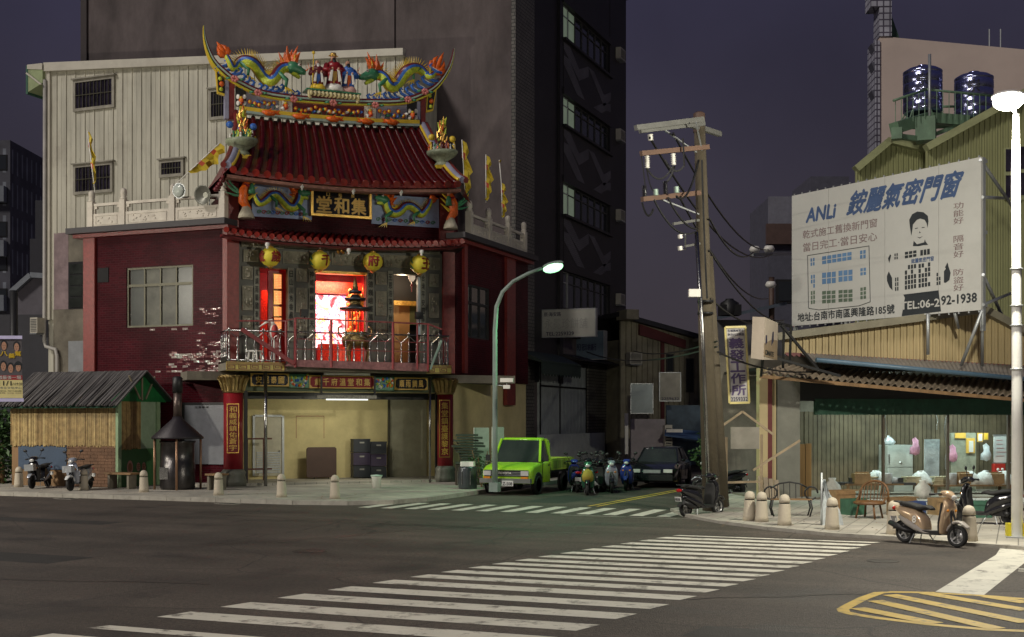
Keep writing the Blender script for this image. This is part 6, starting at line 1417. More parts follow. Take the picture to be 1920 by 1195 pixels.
# board coordinates measured in the enlarged crop, carried to the board plane
def bp(x, y): return BD.at(bx(x), by(y))
def br(m, x0, y0, x1, y1, n=.004): 
    s0, z1 = bp(x0, y0); s1, _ = bp(x1, y0); _, z0 = bp(x0, y1); P = BD.P; m.add([P(s0, z0, n), P(s1, z0, n), P(s1, z1, n), P(s0, z1, n)], [(0,1,2,3)])
def bt(m, s, x0, y0, x1, y1, bold=.0, shear=0, n=.004):
    s0, z1 = bp(x0, y0); s1, _ = bp(x1, y0); _, z0 = bp(x0, y1); text(m, s, lambda x, y: BD.P(s0+(s1-s0)*x, z0+(z1-z0)*y, n), bold, shear)
def bpoly(m, pts, n=.004): m.add([BD.P(*bp(x, y), n) for x, y in pts], [tuple(range(len(pts)))])
m = MB(); bt(m, '銨麗氣密門窗', 640, 268, 1330, 412, .045, .07); m.build('lettering', m_bl, bb)
m = MB(); bt(m, 'ANLi', 375, 372, 552, 455, .05, .06); m.build('lettering', m_bl, bb)
m = MB(); bt(m, '乾式施工舊換新門窗', 350, 508, 812, 560, .012); m.build('lettering', m_mau, bb)
m = MB(); bt(m, '當日完工‧當日安心', 352, 586, 812, 640, .012); m.build('lettering', m_mau, bb)
for tx, y0, y1 in (('功能好', 330, 470), ('隔音好', 535, 678), ('防盜好', 742, 885)):
    m = MB(); s0, z1 = bp(1288, y0); s1, _ = bp(1350, y0); _, z0 = bp(1288, y1); k = len(tx); st = (z1-z0)/k
    for i, ch in enumerate(tx): a = z1-st*(i+1); text(m, ch, lambda x, y: BD.P(s0+(s1-s0)*x, a+st*.86*y, .004), .012)
    m.build('lettering', m_mau, bb)
m = MB(); bt(m, '地址:台南市南區興隆路185號', 318, 1022, 920, 1075, .03); m.build('lettering', m_blk, bb)
m = MB(); bt(m, '地址:台南市南區興隆路185號', 318, 1022, 920, 1075, -.006, n=.007); m.build('lettering', m_bd, bb)
# figure holding windows: black suit trousers, hair, face marks, hands
m = MB(); bpoly(m, [(965, 1040), (985, 925), (975, 905), (1195, 878), (1210, 1010)][::-1]); m.build('printed_trousers', m_blk, bb)
m = MB(); bt(m, 'TEL:06-2', 960, 953, 1200, 1000, .03, n=.008); m.build('lettering', m_bd, bb)
m = MB(); bt(m, '92-1938', 1212, 915, 1432, 970, .04); m.build('lettering', m_blk, bb); m = MB(); bt(m, '92-1938', 1212, 915, 1432, 970, .0, n=.007); m.build('lettering', m_bd, bb)
m = MB(); bpoly(m, [(1025, 540), (1016, 480), (1012, 440), (1030, 405), (1062, 388), (1100, 392), (1128, 415), (1132, 450), (1126, 490), (1120, 460), (1108, 440), (1080, 432), (1060, 440), (1035, 470), (1032, 500)][::-1])
bpoly(m, [(1048, 492), (1066, 488), (1066, 493), (1048, 497)][::-1]); bpoly(m, [(1090, 486), (1108, 484), (1108, 489), (1090, 491)][::-1]); bpoly(m, [(1058, 545), (1078, 550), (1098, 540), (1078, 556)][::-1]); bpoly(m, [(1040, 570), (1060, 592), (1105, 580), (1110, 560), (1114, 575), (1130, 596), (1100, 598), (1070, 604), (1035, 604)][::-1]); bpoly(m, [(1076, 510), (1084, 520), (1074, 523)][::-1])
bpoly(m, [(873, 790), (885, 760), (905, 800), (908, 878), (890, 860), (874, 820)][::-1]); bpoly(m, [(1228, 760), (1255, 725), (1270, 770), (1262, 815), (1240, 832), (1228, 830)][::-1]); bpoly(m, [(880, 680), (893, 655), (900, 660), (888, 710)][::-1]); bpoly(m, [(1235, 735), (1250, 705), (1256, 722), (1243, 750)][::-1]); m.build('printed_figure', m_blk, bb)
def grid(m, x0, y0, x1, y1, c, r, skip=(), g=5, sl=.16):
    for i in range(c):
        for j in range(r):
            if (i, j) in skip: continue
            a = x0+(x1-x0)*i/c; b = x0+(x1-x0)*(i+1)/c; dy = -(a-x0)*sl; y = y0+(y1-y0)*j/r; y2 = y0+(y1-y0)*(j+1)/r; br(m, a, y+dy, b-g, y2-g+dy)
m = MB(); grid(m, 470, 668, 658, 722, 6, 2); grid(m, 706, 632, 746, 688, 2, 2); grid(m, 398, 680, 428, 732, 2, 2); grid(m, 470, 770, 560, 846, 3, 2, sl=.1); grid(m, 572, 758, 664, 832, 3, 2, sl=.1); grid(m, 708, 742, 748, 792, 2, 2); grid(m, 400, 784, 430, 870, 2, 3, [(0, 2)]); m.build('printed_windows', m_pb, bb)
m = MB(); grid(m, 470, 884, 558, 966, 3, 3, sl=.05); grid(m, 572, 878, 664, 958, 3, 3, sl=.05); grid(m, 708, 862, 748, 940, 2, 3); grid(m, 400, 884, 430, 970, 2, 3); m.build('printed_windows', m_grn, bb)
m = MB(); grid(m, 985, 640, 1062, 685, 3, 2); grid(m, 1060, 632, 1145, 672, 4, 1, [(0, 0)]); grid(m, 920, 650, 946, 692, 2, 2); grid(m, 985, 725, 1060, 880, 4, 5, [(0, 0), (1, 1), (3, 1)]); grid(m, 1070, 715, 1148, 868, 4, 5, [(1, 1), (2, 0), (3, 3)]); grid(m, 924, 800, 950, 888, 2, 3); grid(m, 1182, 770, 1212, 852, 2, 3, [(1, 0)]); m.build('printed_windows', m_blk, bb)
m = MB(); bt(m, '鋐麗氣密門窗', 1025, 683, 1165, 712, .03); m.build('lettering', m_bl, bb)
m = MB(); pts = [(380, 662), (762, 602), (770, 950), (700, 975), (450, 1000), (386, 990)]
for a, b in zip(pts, pts[1:]+pts[:1]): p, q = BD.P(*bp(*a), .006), BD.P(*bp(*b), .006); m.tube([p, q], .012, 4)
m.build('printed_outline', m_blk, bb)
# ---------------------------------------------------------------- workshop on the right
WK = camplane(1440, 38, .12); m_yclad = M('yellow_beige_cladding', (.50, .40, .22, 1), rough=.55, var=.15, scale=.5, dirt=.3)
wk = T('workshop', 'single storey workshop with yellow ribbed gable and open front under awnings', 'workshop', WK.P(0, 0))
def vr(u): return 628+(u-1478)*(583-628)/(1843-1478) if u < 1843 else 583+(u-1843)*(612-583)/(1900-1843)
u = 1468.0
while u < 1990:
    u2 = u+12.2; s0, z0 = WK.at(u, vr(u)); s1, z1 = WK.at(u2, vr(u2)); zb = WK.at(u, 664+(u-1468)*.055)[1]; m = MB()
    m.prism(WK, [(s0+.008, zb), (s1-.008, zb), (s1-.008, z1), (s0+.008, z0)], -.1, 0); m.pb(WK, s0+.01, s0+.05, zb, min(z0, z1)-.05, 0, .05); m.pb(WK, (s0+s1)/2, (s0+s1)/2+.03, zb, min(z0, z1)-.05, 0, .02); m.build('cladding_sheet', m_yclad, wk); u = u2
m = MB(); m.bar(WK.pt(1455, vr(1455)+1, .15), WK.pt(1843, vr(1843)-2, .15), .4, .22); m.bar(WK.pt(1843, vr(1843)-2, .15), WK.pt(1995, vr(1995), .15), .4, .22); m.build('roof_trim', M('grey_beige_trim', (.24, .22, .16, 1), dirt=.3), wk)
m = MB(); pts = [WK.pt(1470, 632, 0), WK.pt(1843, 586, 0), WK.pt(1843, 586, -9), WK.pt(1470, 632, -9)]; m.add(pts, [(0,1,2,3)]); pts = [WK.pt(1843, 586, 0), WK.pt(1995, 660, 0), WK.pt(1995, 660, -9), WK.pt(1843, 586, -9)]; m.add(pts, [(0,1,2,3)]); m.build('roof', M('grey_roof_sheet', (.12, .12, .11, 1)), wk)
# scalloped purple flashing, grey upper canopy, gutter, lower ribbed awning
m = MB(); u = 1474.0
while u < 1960: 
    v = 661+(u-1474)*.055; m.ppx(WK, [(u, v), (u, v+4), (u+5, v+7.5), (u+10, v+4), (u+10, v)][::-1], .02, .12); u += 10
m.build('scalloped_flashing', M('dusty_maroon', (.20, .07, .07, 1), var=.3), wk)
a, b, c, d = WK.pt(1500, 662, .1), WK.pt(1990, 690, .1), WK.pt(1990, 716, 1.7), WK.pt(1528, 680, 1.7)
m = MB(); corr(m, a, b, c, d, 60, .02, 1, 4); m.build('canopy_sheet', M('grey_canopy', (.22, .20, .18, 1), rough=.6, var=.2, dirt=.4), wk)
m = MB(); m.tube([WK.pt(1530, 675, 1.75), WK.pt(1990, 717, 1.75)], .07, 8); m.build('gutter', M('blue_pipe', (.08, .14, .20, 1), rough=.4), wk)
n = 14; m_aw = M('brown_awning_sheet', (.30, .24, .18, 1), rough=.6, var=.3, scale=1.2, dirt=.5)
tl, tr, br_, bl_ = (1465, 684), (1990, 722), (1990, 752), (1425, 700)
for k in range(n):
    f = lambda p, q, t: (p[0]+(q[0]-p[0])*t, p[1]+(q[1]-p[1])*t); t0, t1 = k/n, (k+1)/n+.004
    m = MB(); corr(m, WK.pt(*f(tl, tr, t0), .15), WK.pt(*f(tl, tr, t1), .15), WK.pt(*f(bl_, br_, t1), 1.6), WK.pt(*f(bl_, br_, t0), 1.6), 3, .05, 1, 8); m.build('awning_sheet', m_aw, wk)
m = MB(); m.bar(WK.pt(1425, 706, 1.55), WK.pt(1990, 757, 1.55), .08, .1); m.build('awning_beam', m_wood, wk)
# body: left side wall, posts, dark lintel, green tarpaulin, back wall
m = MB(); m.px(WK, 1424, 1440, 690, 950, -.3, .0); m.px(WK, 1448, 1455, 700, 950, -.3, -.05); m.build('side_wall', m_yclad, wk)
m = MB(); m.px(WK, 1440, 1448, 700, 960, -.25, .02); m.build('post', M('dark_red_fascia', (.14, .03, .03, 1)), wk)
m = MB(); m.px(WK, 1456, 1500, 700, 955, -.3, -.1); m.build('side_wall', M('grey_board', (.2, .2, .17, 1), dirt=.4), wk)
m = MB(); m.px(WK, 1500, 1995, 706, 752, -.25, -.1); m.build('lintel', m_black, wk)
m = MB(); m.px(WK, 1528, 1995, 748, 778, -.2, -.08); m.build('tarpaulin', M('green_tarpaulin', (.012, .06, .035, 1), rough=.5, var=.4, bump=.8, bscale=3), wk)
nbk = -3.6; WB = WK.off(nbk); m_slat = M('brown_slat', (.12, .095, .055, 1), rough=.7, var=.4, scale=2)
m = MB(); m.pb(WK, -.5, 12, 0, 4.6, nbk-.3, nbk-.1); m.build('rear_wall', m_conc, wk)
u = 1500
while u < 1985:
    m = MB(); m.px(WB, u+.4, u+7.6, 772, 930, -.1, random.uniform(.0, .04)); m.build('wall_slat', m_slat, wk); u += 8.2
m = MB(); m.pb(WK, -.3, 12, .05, .1, nbk, .3); m.build('workshop_floor', m_conc, wk)
m = MB(); m.pb(WK, -.3, 12, 3.95, 4.05, nbk, -.3); m.build('ceiling', m_black, wk)
for u in (1655, 1776, 1890):
    m = MB(); m.px(WK, u, u+4, 752, 955, -.3, -.2); m.build('post', M('thin_dark_post', (.1, .08, .06, 1)), wk)
# lit tube inside
for u0, u1, nn_ in [(1600, 1700, -1.6), (1810, 1880, -1.6)]:
    m = MB(); m.px(WK.off(nn_), u0, u1, 752, 755, -.05, .03); o = m.build('tube_light', m_fluo, wk)
    c = WK.P(WK.at((u0+u1)/2, 755, nn_)[0], 3.7, nn_); lamp('workshop_tube', 'AREA', c, 150, (.8, 1, .95), 1.4, rot=(0, 0, -1), sy=.2)
# things inside
def item(nm, lb, cat, u0, u1, vt_, vb, n, dep, mt, base=True, grp=None):
    p = WK.off(n); s0, z1 = p.at(u0, vt_); s1, _ = p.at(u1, vt_); _, z0 = p.at(u0, vb); t = T(nm, lb, cat, p.P((s0+s1)/2, z0), 0, grp); return t, p, s0, s1, z0, z1
t, p, a, b, z0, z1 = item('refrigerator', 'old pale grey two door refrigerator in the workshop', 'refrigerator', 1664, 1712, 835, 925, -2.6, .6, 0)
m_fr = M('fridge_grey', (.42, .46, .42, 1), rough=.4, dirt=.2); zm = z0+(z1-z0)*.54
m = MB(); m.pb(p, a, b, z0, z1, -.7, -.06); m.build('cabinet', m_fr, t); m = MB(); m.pb(p, a+.01, b-.01, zm+.01, z1, -.06, 0); m.build('door', m_fr, t); m = MB(); m.pb(p, a+.01, b-.01, z0+.05, zm-.01, -.06, 0); m.build('door', m_fr, t); m = MB(); m.pb(p, a+.03, a+.06, zm+.1, z1-.3, 0, .04); m.build('handle', m_steel, t); m = MB(); m.ell(p.P((a+b)/2, zm+.15, 0), (.06, .02, .035), 10, 6); m.build('badge', m_steel, t)
t, p, a, b, z0, z1 = item('plastic_bag', 'bundled clear plastic bag on top of the refrigerator', 'bag', 1662, 1685, 819, 835, -2.6, .3, 0)
def bagm(m, c, r, h, seed):
    rr = random.Random(seed); pr = [(r*.8, 0), (r, h*.3), (r*.85, h*.6), (r*.35, h*.85), (r*.12, h)]; m.lathe(pr, c, 12)
    for i in range(len(m.v)-60, len(m.v)): m.v[i] += Vector((rr.uniform(-1, 1), rr.uniform(-1, 1), rr.uniform(-.5, .5)))*r*.18
def crum(m, a=.035):
    r_ = random.Random(len(m.v))
    for v in m.v: v += Vector((r_.uniform(-a, a), r_.uniform(-a, a), r_.uniform(-a, a)))
m_bag = M('white_plastic_bag', (.55, .60, .62, 1), rough=.35, var=.2, bump=1, bscale=9); m_bagp = M('pink_plastic_bag', (.6, .3, .42, 1), rough=.35, var=.2, bump=1, bscale=9)
m = MB(); bagm(m, p.P((a+b)/2, z0, -.3), .2, .3, 1); m.build('bag', m_bag, t)
t, p, a, b, z0, z1 = item('leaning_sheet', 'silver plastic wrapped panel leaning beside the refrigerator', 'panel', 1735, 1762, 824, 905, -2.2, .2, 0)
m = MB(); m.hexa([p.P(a-.1, z0, .2), p.P(b-.12, z0, .2), p.P(b-.12, z0, .1), p.P(a-.1, z0, .1)], [p.P(a, z1, 0), p.P(b, z1, 0), p.P(b, z1, -.1), p.P(a, z1, -.1)]); m.build('panel', M('silver_wrap', (.5, .55, .55, 1), rough=.25, metal=.4, var=.4, bump=1, bscale=5), t)
t, p, a, b, z0, z1 = item('notice_wall', 'pale mottled board papered with notices in the workshop', 'board', 1783, 1830, 812, 930, -2.4, .1, 0)
m = MB(); m.pb(p, a, b, z0, z1, -.1, 0); m.build('board', M('mottled_board', (.32, .34, .26, 1), var=.35, scale=4), t)
for u0, u1, v0, v1, mt in [(1791, 1811, 812, 822, m_goldp), (1812, 1828, 822, 850, m_goldp), (1817, 1825, 827, 848, m_whg)]: m = MB(); m.px(p, u0, u1, v0, v1, .0, .03 if mt is m_goldp else .04); m.build('framed_paper', mt, t)
for i, (u0, u1, v0, v1) in enumerate([(1833, 1843, 812, 829), (1845, 1853, 812, 825)]): t, p, a, b, z0, z1 = item('framed_notice', ['white framed notice right of the papered board', 'small yellow notice beside the white framed one'][i], 'notice', u0, u1, v0, v1, -2.4, .05, 0); m = MB(); m.pb(p, a, b, z0, z1, -.04, 0); m.build('frame', m_goldp, t); m = MB(); m.pb(p, a+.03, b-.03, z0+.03, z1-.03, 0, .01); m.build('paper', m_whg if i == 0 else m_yel_t, t)
t, p, a, b, z0, z1 = item('whiteboard', 'whiteboard with faint red writing at the right of the workshop', 'whiteboard', 1864, 1893, 817, 867, -2.2, .05, 0)
m = MB(); m.pb(p, a, b, z0, z1, -.05, 0); m.build('board', M('whiteboard_face', (.62, .65, .63, 1), rough=.3), t); m = MB(); m.pb(p, a-.03, b+.03, z0-.03, z0, -.05, .03); m.pb(p, a-.03, b+.03, z1, z1+.03, -.05, .01); m.build('frame', m_steeld, t)
m = MB()
for i in range(5): m.pb(p, a+.08, a+.08+random.uniform(.2, .35), z1-.16-i*.13, z1-.145-i*.13, 0, .004)
m.build('pen_marks', M('red_marker', (.5, .15, .15, 1)), t)
t, p, a, b, z0, z1 = item('red_box', 'red wall box with two round white emblems under the whiteboard', 'box', 1865, 1885, 870, 891, -2.0, .2, 0)
m = MB(); m.pb(p, a, b, z0, z1, -.2, 0); m.build('box', M('box_red', (.5, .03, .02, 1)), t)
for f in (.3, .72): m = MB(); c = p.P(a+(b-a)*f, (z0+z1)/2, .01); m.ell(c, (.05, .01, .05), 10, 6, Matrix.Rotation(math.atan2(p.d.y, p.d.x), 3, 'Z')); m.build('emblem', m_whg, t)
for u, v, mt, lb in [(1786, 866, m_bagp, 'pink plastic bag hanging on the papered board'), (1849, 864, m_bag, 'clear plastic bag hanging left of the whiteboard')]:
    p = WK.off(-2.2); s, z = p.at(u, v); t = T('hanging_bag', lb, 'bag', p.P(s, z), 0); m = MB(); m.lathe([(.03, .0), (.15, .04), (.17, .2), (.1, .34), (.08, .5), (.03, .55)], p.P(s, z), 9, sc=(1, .6)); crum(m); m.build('bag', mt, t)
# work tables with clutter
for u0, u1, vt_, lb in [(1588, 1745, 908, 'long dark work table heaped with papers and trays'), (1752, 1900, 910, 'work table under the whiteboard piled with cloth and cans')]:
    t, p, a, b, z0, z1 = item('work_table', lb, 'table', u0, u1, vt_, 948, -.9, .8, 0); m = MB(); m.pb(p, a, b, z1-.05, z1, -.8, 0); m.build('top', m_wood, t)
    for s in (a+.06, b-.06):
        for n_ in (-.75, -.05): m = MB(); m.pb(p, s-.04, s+.04, .06, z1-.05, n_-.04, n_+.04); m.build('leg', m_wood, t)
rnd = random.Random(11)
clt = [('cardboard_box', 'box', (.30, .19, .09, 1)), ('paper_stack', 'papers', (.5, .45, .3, 1)), ('white_cloth', 'cloth', (.6, .62, .6, 1)), ('tin_can', 'can', (.4, .4, .4, 1)), ('black_tray', 'tray', (.03, .03, .03, 1))]
names = ['brown cardboard box', 'yellowish paper stack', 'crumpled white cloth', 'dented grey tin', 'black tray']
spots = [(1596, 'left end of the long work table', 4), (1610, 'long table behind the plastic sheet', 0), (1628, 'long table above the wicker chair', 1), (1645, 'long table left of the refrigerator', 2), (1660, 'long table before the refrigerator door', 3), (1684, 'long table in front of the refrigerator', 4), (1706, 'long table right of the refrigerator', 1), (1727, 'right end of the long work table', 2),
         (1765, 'left end of the whiteboard table', 1), (1783, 'whiteboard table under the pink bag', 3), (1803, 'whiteboard table under the framed papers', 0), (1822, 'whiteboard table behind the gold scooter handlebar', 2), (1843, 'whiteboard table right of the papered board', 2), (1862, 'whiteboard table under the red box', 0), (1882, 'right end of the whiteboard table', 2)]
p = WK.off(-1.3)
for u, where, k in spots:
    s = p.at(u, 900)[0]; z = 2.5+(785-908)*36.7/2350 if False else p.at(u, 909)[1]; c = p.P(s, z, rnd.uniform(-.1, .2)); nm, cat, colr = clt[k]; t = T(nm, names[k]+' on the '+where, cat, c, rnd.uniform(-.3, .3)+.45); t.scale = (1.5, 1.3, 1.5); mt = M(nm+' surface', colr, rough=.6, var=.3, scale=4, bump=.5)
    m = MB()
    if k == 0: m.box((0, 0, .12), (.34, .28, .24)); m.box((.02, 0, .26), (.3, .02, .03))
    elif k == 1:
        for j in range(5): m.box((rnd.uniform(-.03, .03), rnd.uniform(-.03, .03), .02+j*.035), (.34, .26, .03), rz=rnd.uniform(-.2, .2))
    elif k == 2:
        m.lathe([(.24, 0), (.22, .1), (.16, .2), (.06, .27)], (0, 0, 0), 12)
        for i in range(len(m.v)): m.v[i] += Vector((rnd.uniform(-.04, .04), rnd.uniform(-.04, .04), rnd.uniform(-.03, .04) if m.v[i].z > 0 else 0))
    elif k == 3: m.lathe([(.1, 0), (.1, .24), (.09, .25), (.03, .25)], (0, 0, 0), 12); m.lathe([(.06, 0), (.06, .16)], (.2, .05, 0), 10)
    else: m.box((0, 0, .03), (.6, .3, .05)); m.box((0, 0, .1), (.1, .1, .1))
    m.build(nm+'_body', mt, t, local=True)
clut2 = [(1575, 934, 'cardboard box', (.28, .17, .08, 1), .5, 'large open cardboard box left of the wicker chair'), (1600, 945, 'green crate', (.04, .12, .07, 1), .4, 'green plastic crate beside the wicker chair'), (1690, 946, 'cardboard box', (.24, .15, .07, 1), .45, 'flattened brown box right of the wicker chair'), (1712, 950, 'blue crate', (.04, .07, .2, 1), .38, 'blue plastic crate behind the gold scooter seat'), (1765, 945, 'cardboard box', (.3, .2, .1, 1), .42, 'tall brown box under the whiteboard table'), (1560, 915, 'white sack', (.5, .5, .46, 1), .5, 'bulging white sack at the left end of the work table'), (1668, 905, 'paint pail', (.35, .33, .3, 1), .3, 'dented paint pail below the refrigerator'), (1730, 915, 'white sack', (.45, .44, .4, 1), .45, 'white sack leaning below the silver panel'), (1835, 950, 'green crate', (.05, .14, .09, 1), .4, 'green crate near the right street lamp')]
for u, v, kd, colr, sz, lb in clut2:
    c = GR(u, v+20, .06); t = T(kd.replace(' ', '_'), lb, kd.split()[-1], c, rnd.uniform(0, 1)); mt = M(kd+' surface '+str(round(colr[0], 2)), colr, rough=.6, var=.3, scale=4, bump=.4); m = MB()
    if 'sack' in kd: m.lathe([(sz*.5, 0), (sz*.6, sz*.4), (sz*.5, sz*.8), (sz*.2, sz*1.1), (sz*.25, sz*1.25)], (0, 0, 0), 12)
    elif 'pail' in kd: m.lathe([(sz*.4, 0), (sz*.5, sz), (sz*.52, sz*1.02), (sz*.44, sz*1.0), (sz*.38, sz*.2)], (0, 0, 0), 14)
    else:
        for a in [((0, 0, .02), (sz*1.2, sz, .03)), ((sz*.6, 0, sz*.5), (.03, sz, sz)), ((-sz*.6, 0, sz*.5), (.03, sz, sz)), ((0, sz*.5, sz*.5), (sz*1.2, .03, sz)), ((0, -sz*.5, sz*.5), (sz*1.2, .03, sz)), ((0, -sz*.53, sz*.85), (sz*1.22, .03, sz*.12)), ((sz*.75, 0, sz), (sz*.3, sz*.9, .02))]: m.box(*a)
    m.build(kd.split()[-1]+'_body', mt, t, local=True)
for u, v, mt, lb, n_ in [(1716, 828, m_bagp, 'small pink bag hanging right of the refrigerator', -2.4)]:
    p_ = WK.off(n_); s, z = p_.at(u, v+25); t = T('hanging_bag', lb, 'bag', p_.P(s, z), 0); m = MB(); m.lathe([(.03, .0), (.15, .04), (.17, .2), (.1, .34), (.08, .5), (.03, .55)], p_.P(s, z), 9, sc=(1, .6)); crum(m); m.build('bag', mt, t)
for u, v0, v1, lb in [(1660, 762, 828, 'grey cable hanging in front of the refrigerator'), (1756, 758, 806, 'white hook rod hanging above the silver panel'), (1772, 760, 880, 'thin cable hanging beside the silver panel')]:
    p_ = WK.off(-1.2); a, b = p_.pt(u, v0), p_.pt(u+2, v1); m = MB(); m.tube([a.lerp(b, k/6)+Vector((.03*sin(k*2), 0, 0)) for k in range(7)], .012, 5); tag(m.build('hanging_cable', m_steeld), lb, 'cable')
# brown wooden panel, iron bench, wicker chairs, plastic sheet, propped sign
t, p, a, b, z0, z1 = item('plywood_screen', 'tall brown wooden panel standing behind the iron bench', 'panel', 1463, 1522, 832, 955, -.4, .1, 0); n_ = 5
for k in range(n_): m = MB(); m.pb(p, a+(b-a)*k/n_+.01, a+(b-a)*(k+1)/n_-.01, .06, z1-.02*(k % 2), -.06, 0); m.build('plank', M('ochre_wood', (.24, .14, .045, 1), rough=.6, var=.35, scale=2, stretch=(1, 1, .1)), t)
t, p, a, b, z0, z1 = item('wooden_boards', 'pale boards leaning left of the brown wooden panel', 'boards', 1420, 1460, 893, 950, .2, .1, 0)
for k in range(4): m = MB(); s = a+(b-a)*k/4; m.hexa([p.P(s, .06, .2), p.P(s+.14, .06, .2), p.P(s+.14, .06, .17), p.P(s, .06, .17)], [p.P(s+.02, z1-.04*k, 0), p.P(s+.16, z1-.04*k, 0), p.P(s+.16, z1-.04*k, -.03), p.P(s+.02, z1-.04*k, -.03)]); m.build('board', M('pale_board', (.3, .24, .17, 1), var=.3), t)
c = GR(1483, 968, .06); t = T('iron_bench', 'black iron bench with curled scroll arms behind the bollards', 'bench', c, .3)
m = MB()
for y in (-.12, 0, .12): m.box((0, y, .42), (1.0, .07, .03))
m.build('seat', m_wood, t, local=True)
for sg in (-1, 1):
    m = MB(); m.tube([(sg*.5+sg*.16*cos(a), 0, .58+.16*sin(a)) for a in [k*.5 for k in range(12)]], .022, 6); m.build('scroll_arm', m_black, t, local=True)
    for y in (-.16, .18): m = MB(); m.tube([(sg*.46, y, .42), (sg*.5, y, .2), (sg*.44, y, 0)], .02, 6); m.build('leg', m_black, t, local=True)
m = MB()
for k in range(7): m.tube([(-.45+k*.15, .2, .42), (-.45+k*.15, .24, .72+.1*sin(k*.52))], .012, 4)
m.tube([(-.48, .24, .68), (-.25, .25, .8), (0, .25, .84), (.25, .25, .8), (.48, .24, .68)], .02, 6); m.build('backrest', m_black, t, local=True)
for i, (u, v, lb) in enumerate([(1630, 972, 'round backed wicker chair left of the plank table, seen from behind')]):
    c = GR(u, v, .06); t = T('wicker_chair', lb, 'chair', c, -.3+i*.6); mt = M('cane', (.14, .065, .02, 1), rough=.5, var=.4, scale=8)
    m = MB(); R = .38; m.tube([(R*cos(a), .25+.12*sin(a), .40+.50*sin(a)**.6) for a in [pi*k/10 for k in range(11)]], .03, 6); m.tube([(R*cos(a), .1+R*sin(a)*.8-.1, .38) for a in [2*pi*k/16 for k in range(17)]], .028, 6); m.build('frame', mt, t, local=True)
    m = MB()
    for k in range(13): a = pi*(k+.5)/13; m.tube([(R*cos(a)*.95, R*sin(a)*.8-.05, .38), (R*cos(a), .25+.12*sin(a), .40+.50*sin(a)**.6)], .012, 4)
    m.build('backrest_canes', mt, t, local=True)
    m = MB(); m.lathe([(.34, .34), (.36, .38), (.3, .43), (.1, .44)], (0, 0, 0), 16); m.build('seat', mt, t, local=True)
    for a in (.8, 2.3, 3.9, 5.5): m = MB(); m.tube([(.26*cos(a), .26*sin(a), .36), (.34*cos(a), .34*sin(a), 0)], .026, 6); m.build('leg', mt, t, local=True)
c = GR(1552, 985, .06); t = T('plastic_sheet', 'translucent plastic sheet tied to a post behind the bollard', 'sheet', c); mt = M('milky_plastic', (.55, .6, .62, 1), rough=.3, var=.3, bump=1, bscale=6)
m = MB(); n_ = 6; vs = []
e = Vector((cA, sA, 0))
for j in range(7):
    for i in range(n_): f = i/(n_-1); h = 1.05*(1-j/6); vs.append(c+e*(-.12+(.5*(1-h/1.15))*f)+Vector((.04*sin(i*2+j), .04*cos(i*2.1+j*.7), h)))
m.smooth = True; m.add(vs, [(j*n_+i, j*n_+i+1, (j+1)*n_+i+1, (j+1)*n_+i) for j in range(6) for i in range(n_-1)]); m.build('sheet', mt, t)
m = MB(); m.tube([c-e*.14, c-e*.14+Vector((0,0,1.2))], .025, 6); m.build('post', m_steeld, t)
t = T('blank_sign_stand', 'tilted frame with a blank grey tarpaulin board under the hanging sign', 'sign', GR(1385, 965)); D_ = 34.5
m = MB(); q = camplane(1368, D_, 0); m.px(q, 1370, 1424, 801, 842, -.05, 0); m.build('board', M('grey_tarp', (.30, .28, .24, 1), rough=.7, var=.2, dirt=.2), t)
for a, b in [((1362, 820), (1362, 905)), ((1428, 815), (1428, 900)), ((1335, 812), (1392, 772)), ((1392, 772), (1450, 815)), ((1412, 882), (1500, 826)), ((1362, 905), (1430, 903))]: m = MB(); m.bar(AT(*a, D_+.1), AT(*b, D_+.1), .06); m.build('timber', M('pale_timber', (.34, .26, .17, 1), var=.3), t)
m = MB(); m.bar(AT(1362, 905, D_+.1), AT(1362, 955, D_+.1), .06); m.bar(AT(1428, 900, D_+.1), AT(1428, 948, D_+.1), .06); m.build('leg', M('pale_timber', (.34, .26, .17, 1), var=.3), t)
# hanging vertical sign and projecting box sign
VS = camplane(1360, 35, .1)
t = T('vertical_sign', 'tall narrow hanging sign with large purple characters beside the workshop', 'sign', VS.pt(1383, 755)); tl, tr, br2, bl2 = (1360, 614), (1398, 613), (1405, 755), (1368, 756)
def q4(x, y, n): a = (tl[0]+(tr[0]-tl[0])*x, tl[1]+(tr[1]-tl[1])*x); b = (bl2[0]+(br2[0]-bl2[0])*x, bl2[1]+(br2[1]-bl2[1])*x); return VS.pt(b[0]+(a[0]-b[0])*y, b[1]+(a[1]-b[1])*y, n)
m = MB(); m.hexa([q4(0, 0, 0), q4(1, 0, 0), q4(1, 0, -.12), q4(0, 0, -.12)], [q4(0, 1, 0), q4(1, 1, 0), q4(1, 1, -.12), q4(0, 1, -.12)]); m.build('face', M('pale_lilac_face', (.46, .44, .44, 1), rough=.4), t)
m = MB(); fm = M('yellow_frame', (.7, .6, .25, 1), rough=.4)  # frame in one even yellow
for a, b in [((0, 0), (1, 0)), ((1, 0), (1, 1)), ((1, 1), (0, 1)), ((0, 1), (0, 0))]: m.bar(q4(*a, .01), q4(*b, .01), .05, .06)
m.build('frame', fm, t); m = MB(); mp_ = M('sign_purple', (.10, .07, .17, 1))
for i, ch in enumerate('義發工作所'): text(m, ch, lambda x, y: q4(.14+.72*x, .72-.155*i+.135*y, .006), .035)
m.build('lettering', mp_, t); m = MB(); text(m, '各種機械零件', lambda x, y: q4(.1+.8*x, .935+.035*y, .006), .02); text(m, '車床代工製造', lambda x, y: q4(.1+.8*x, .885+.035*y, .006), .02); text(m, '2259332', lambda x, y: q4(.08+.84*x, .02+.055*y, .006), .02); m.build('lettering', m_navy, t)
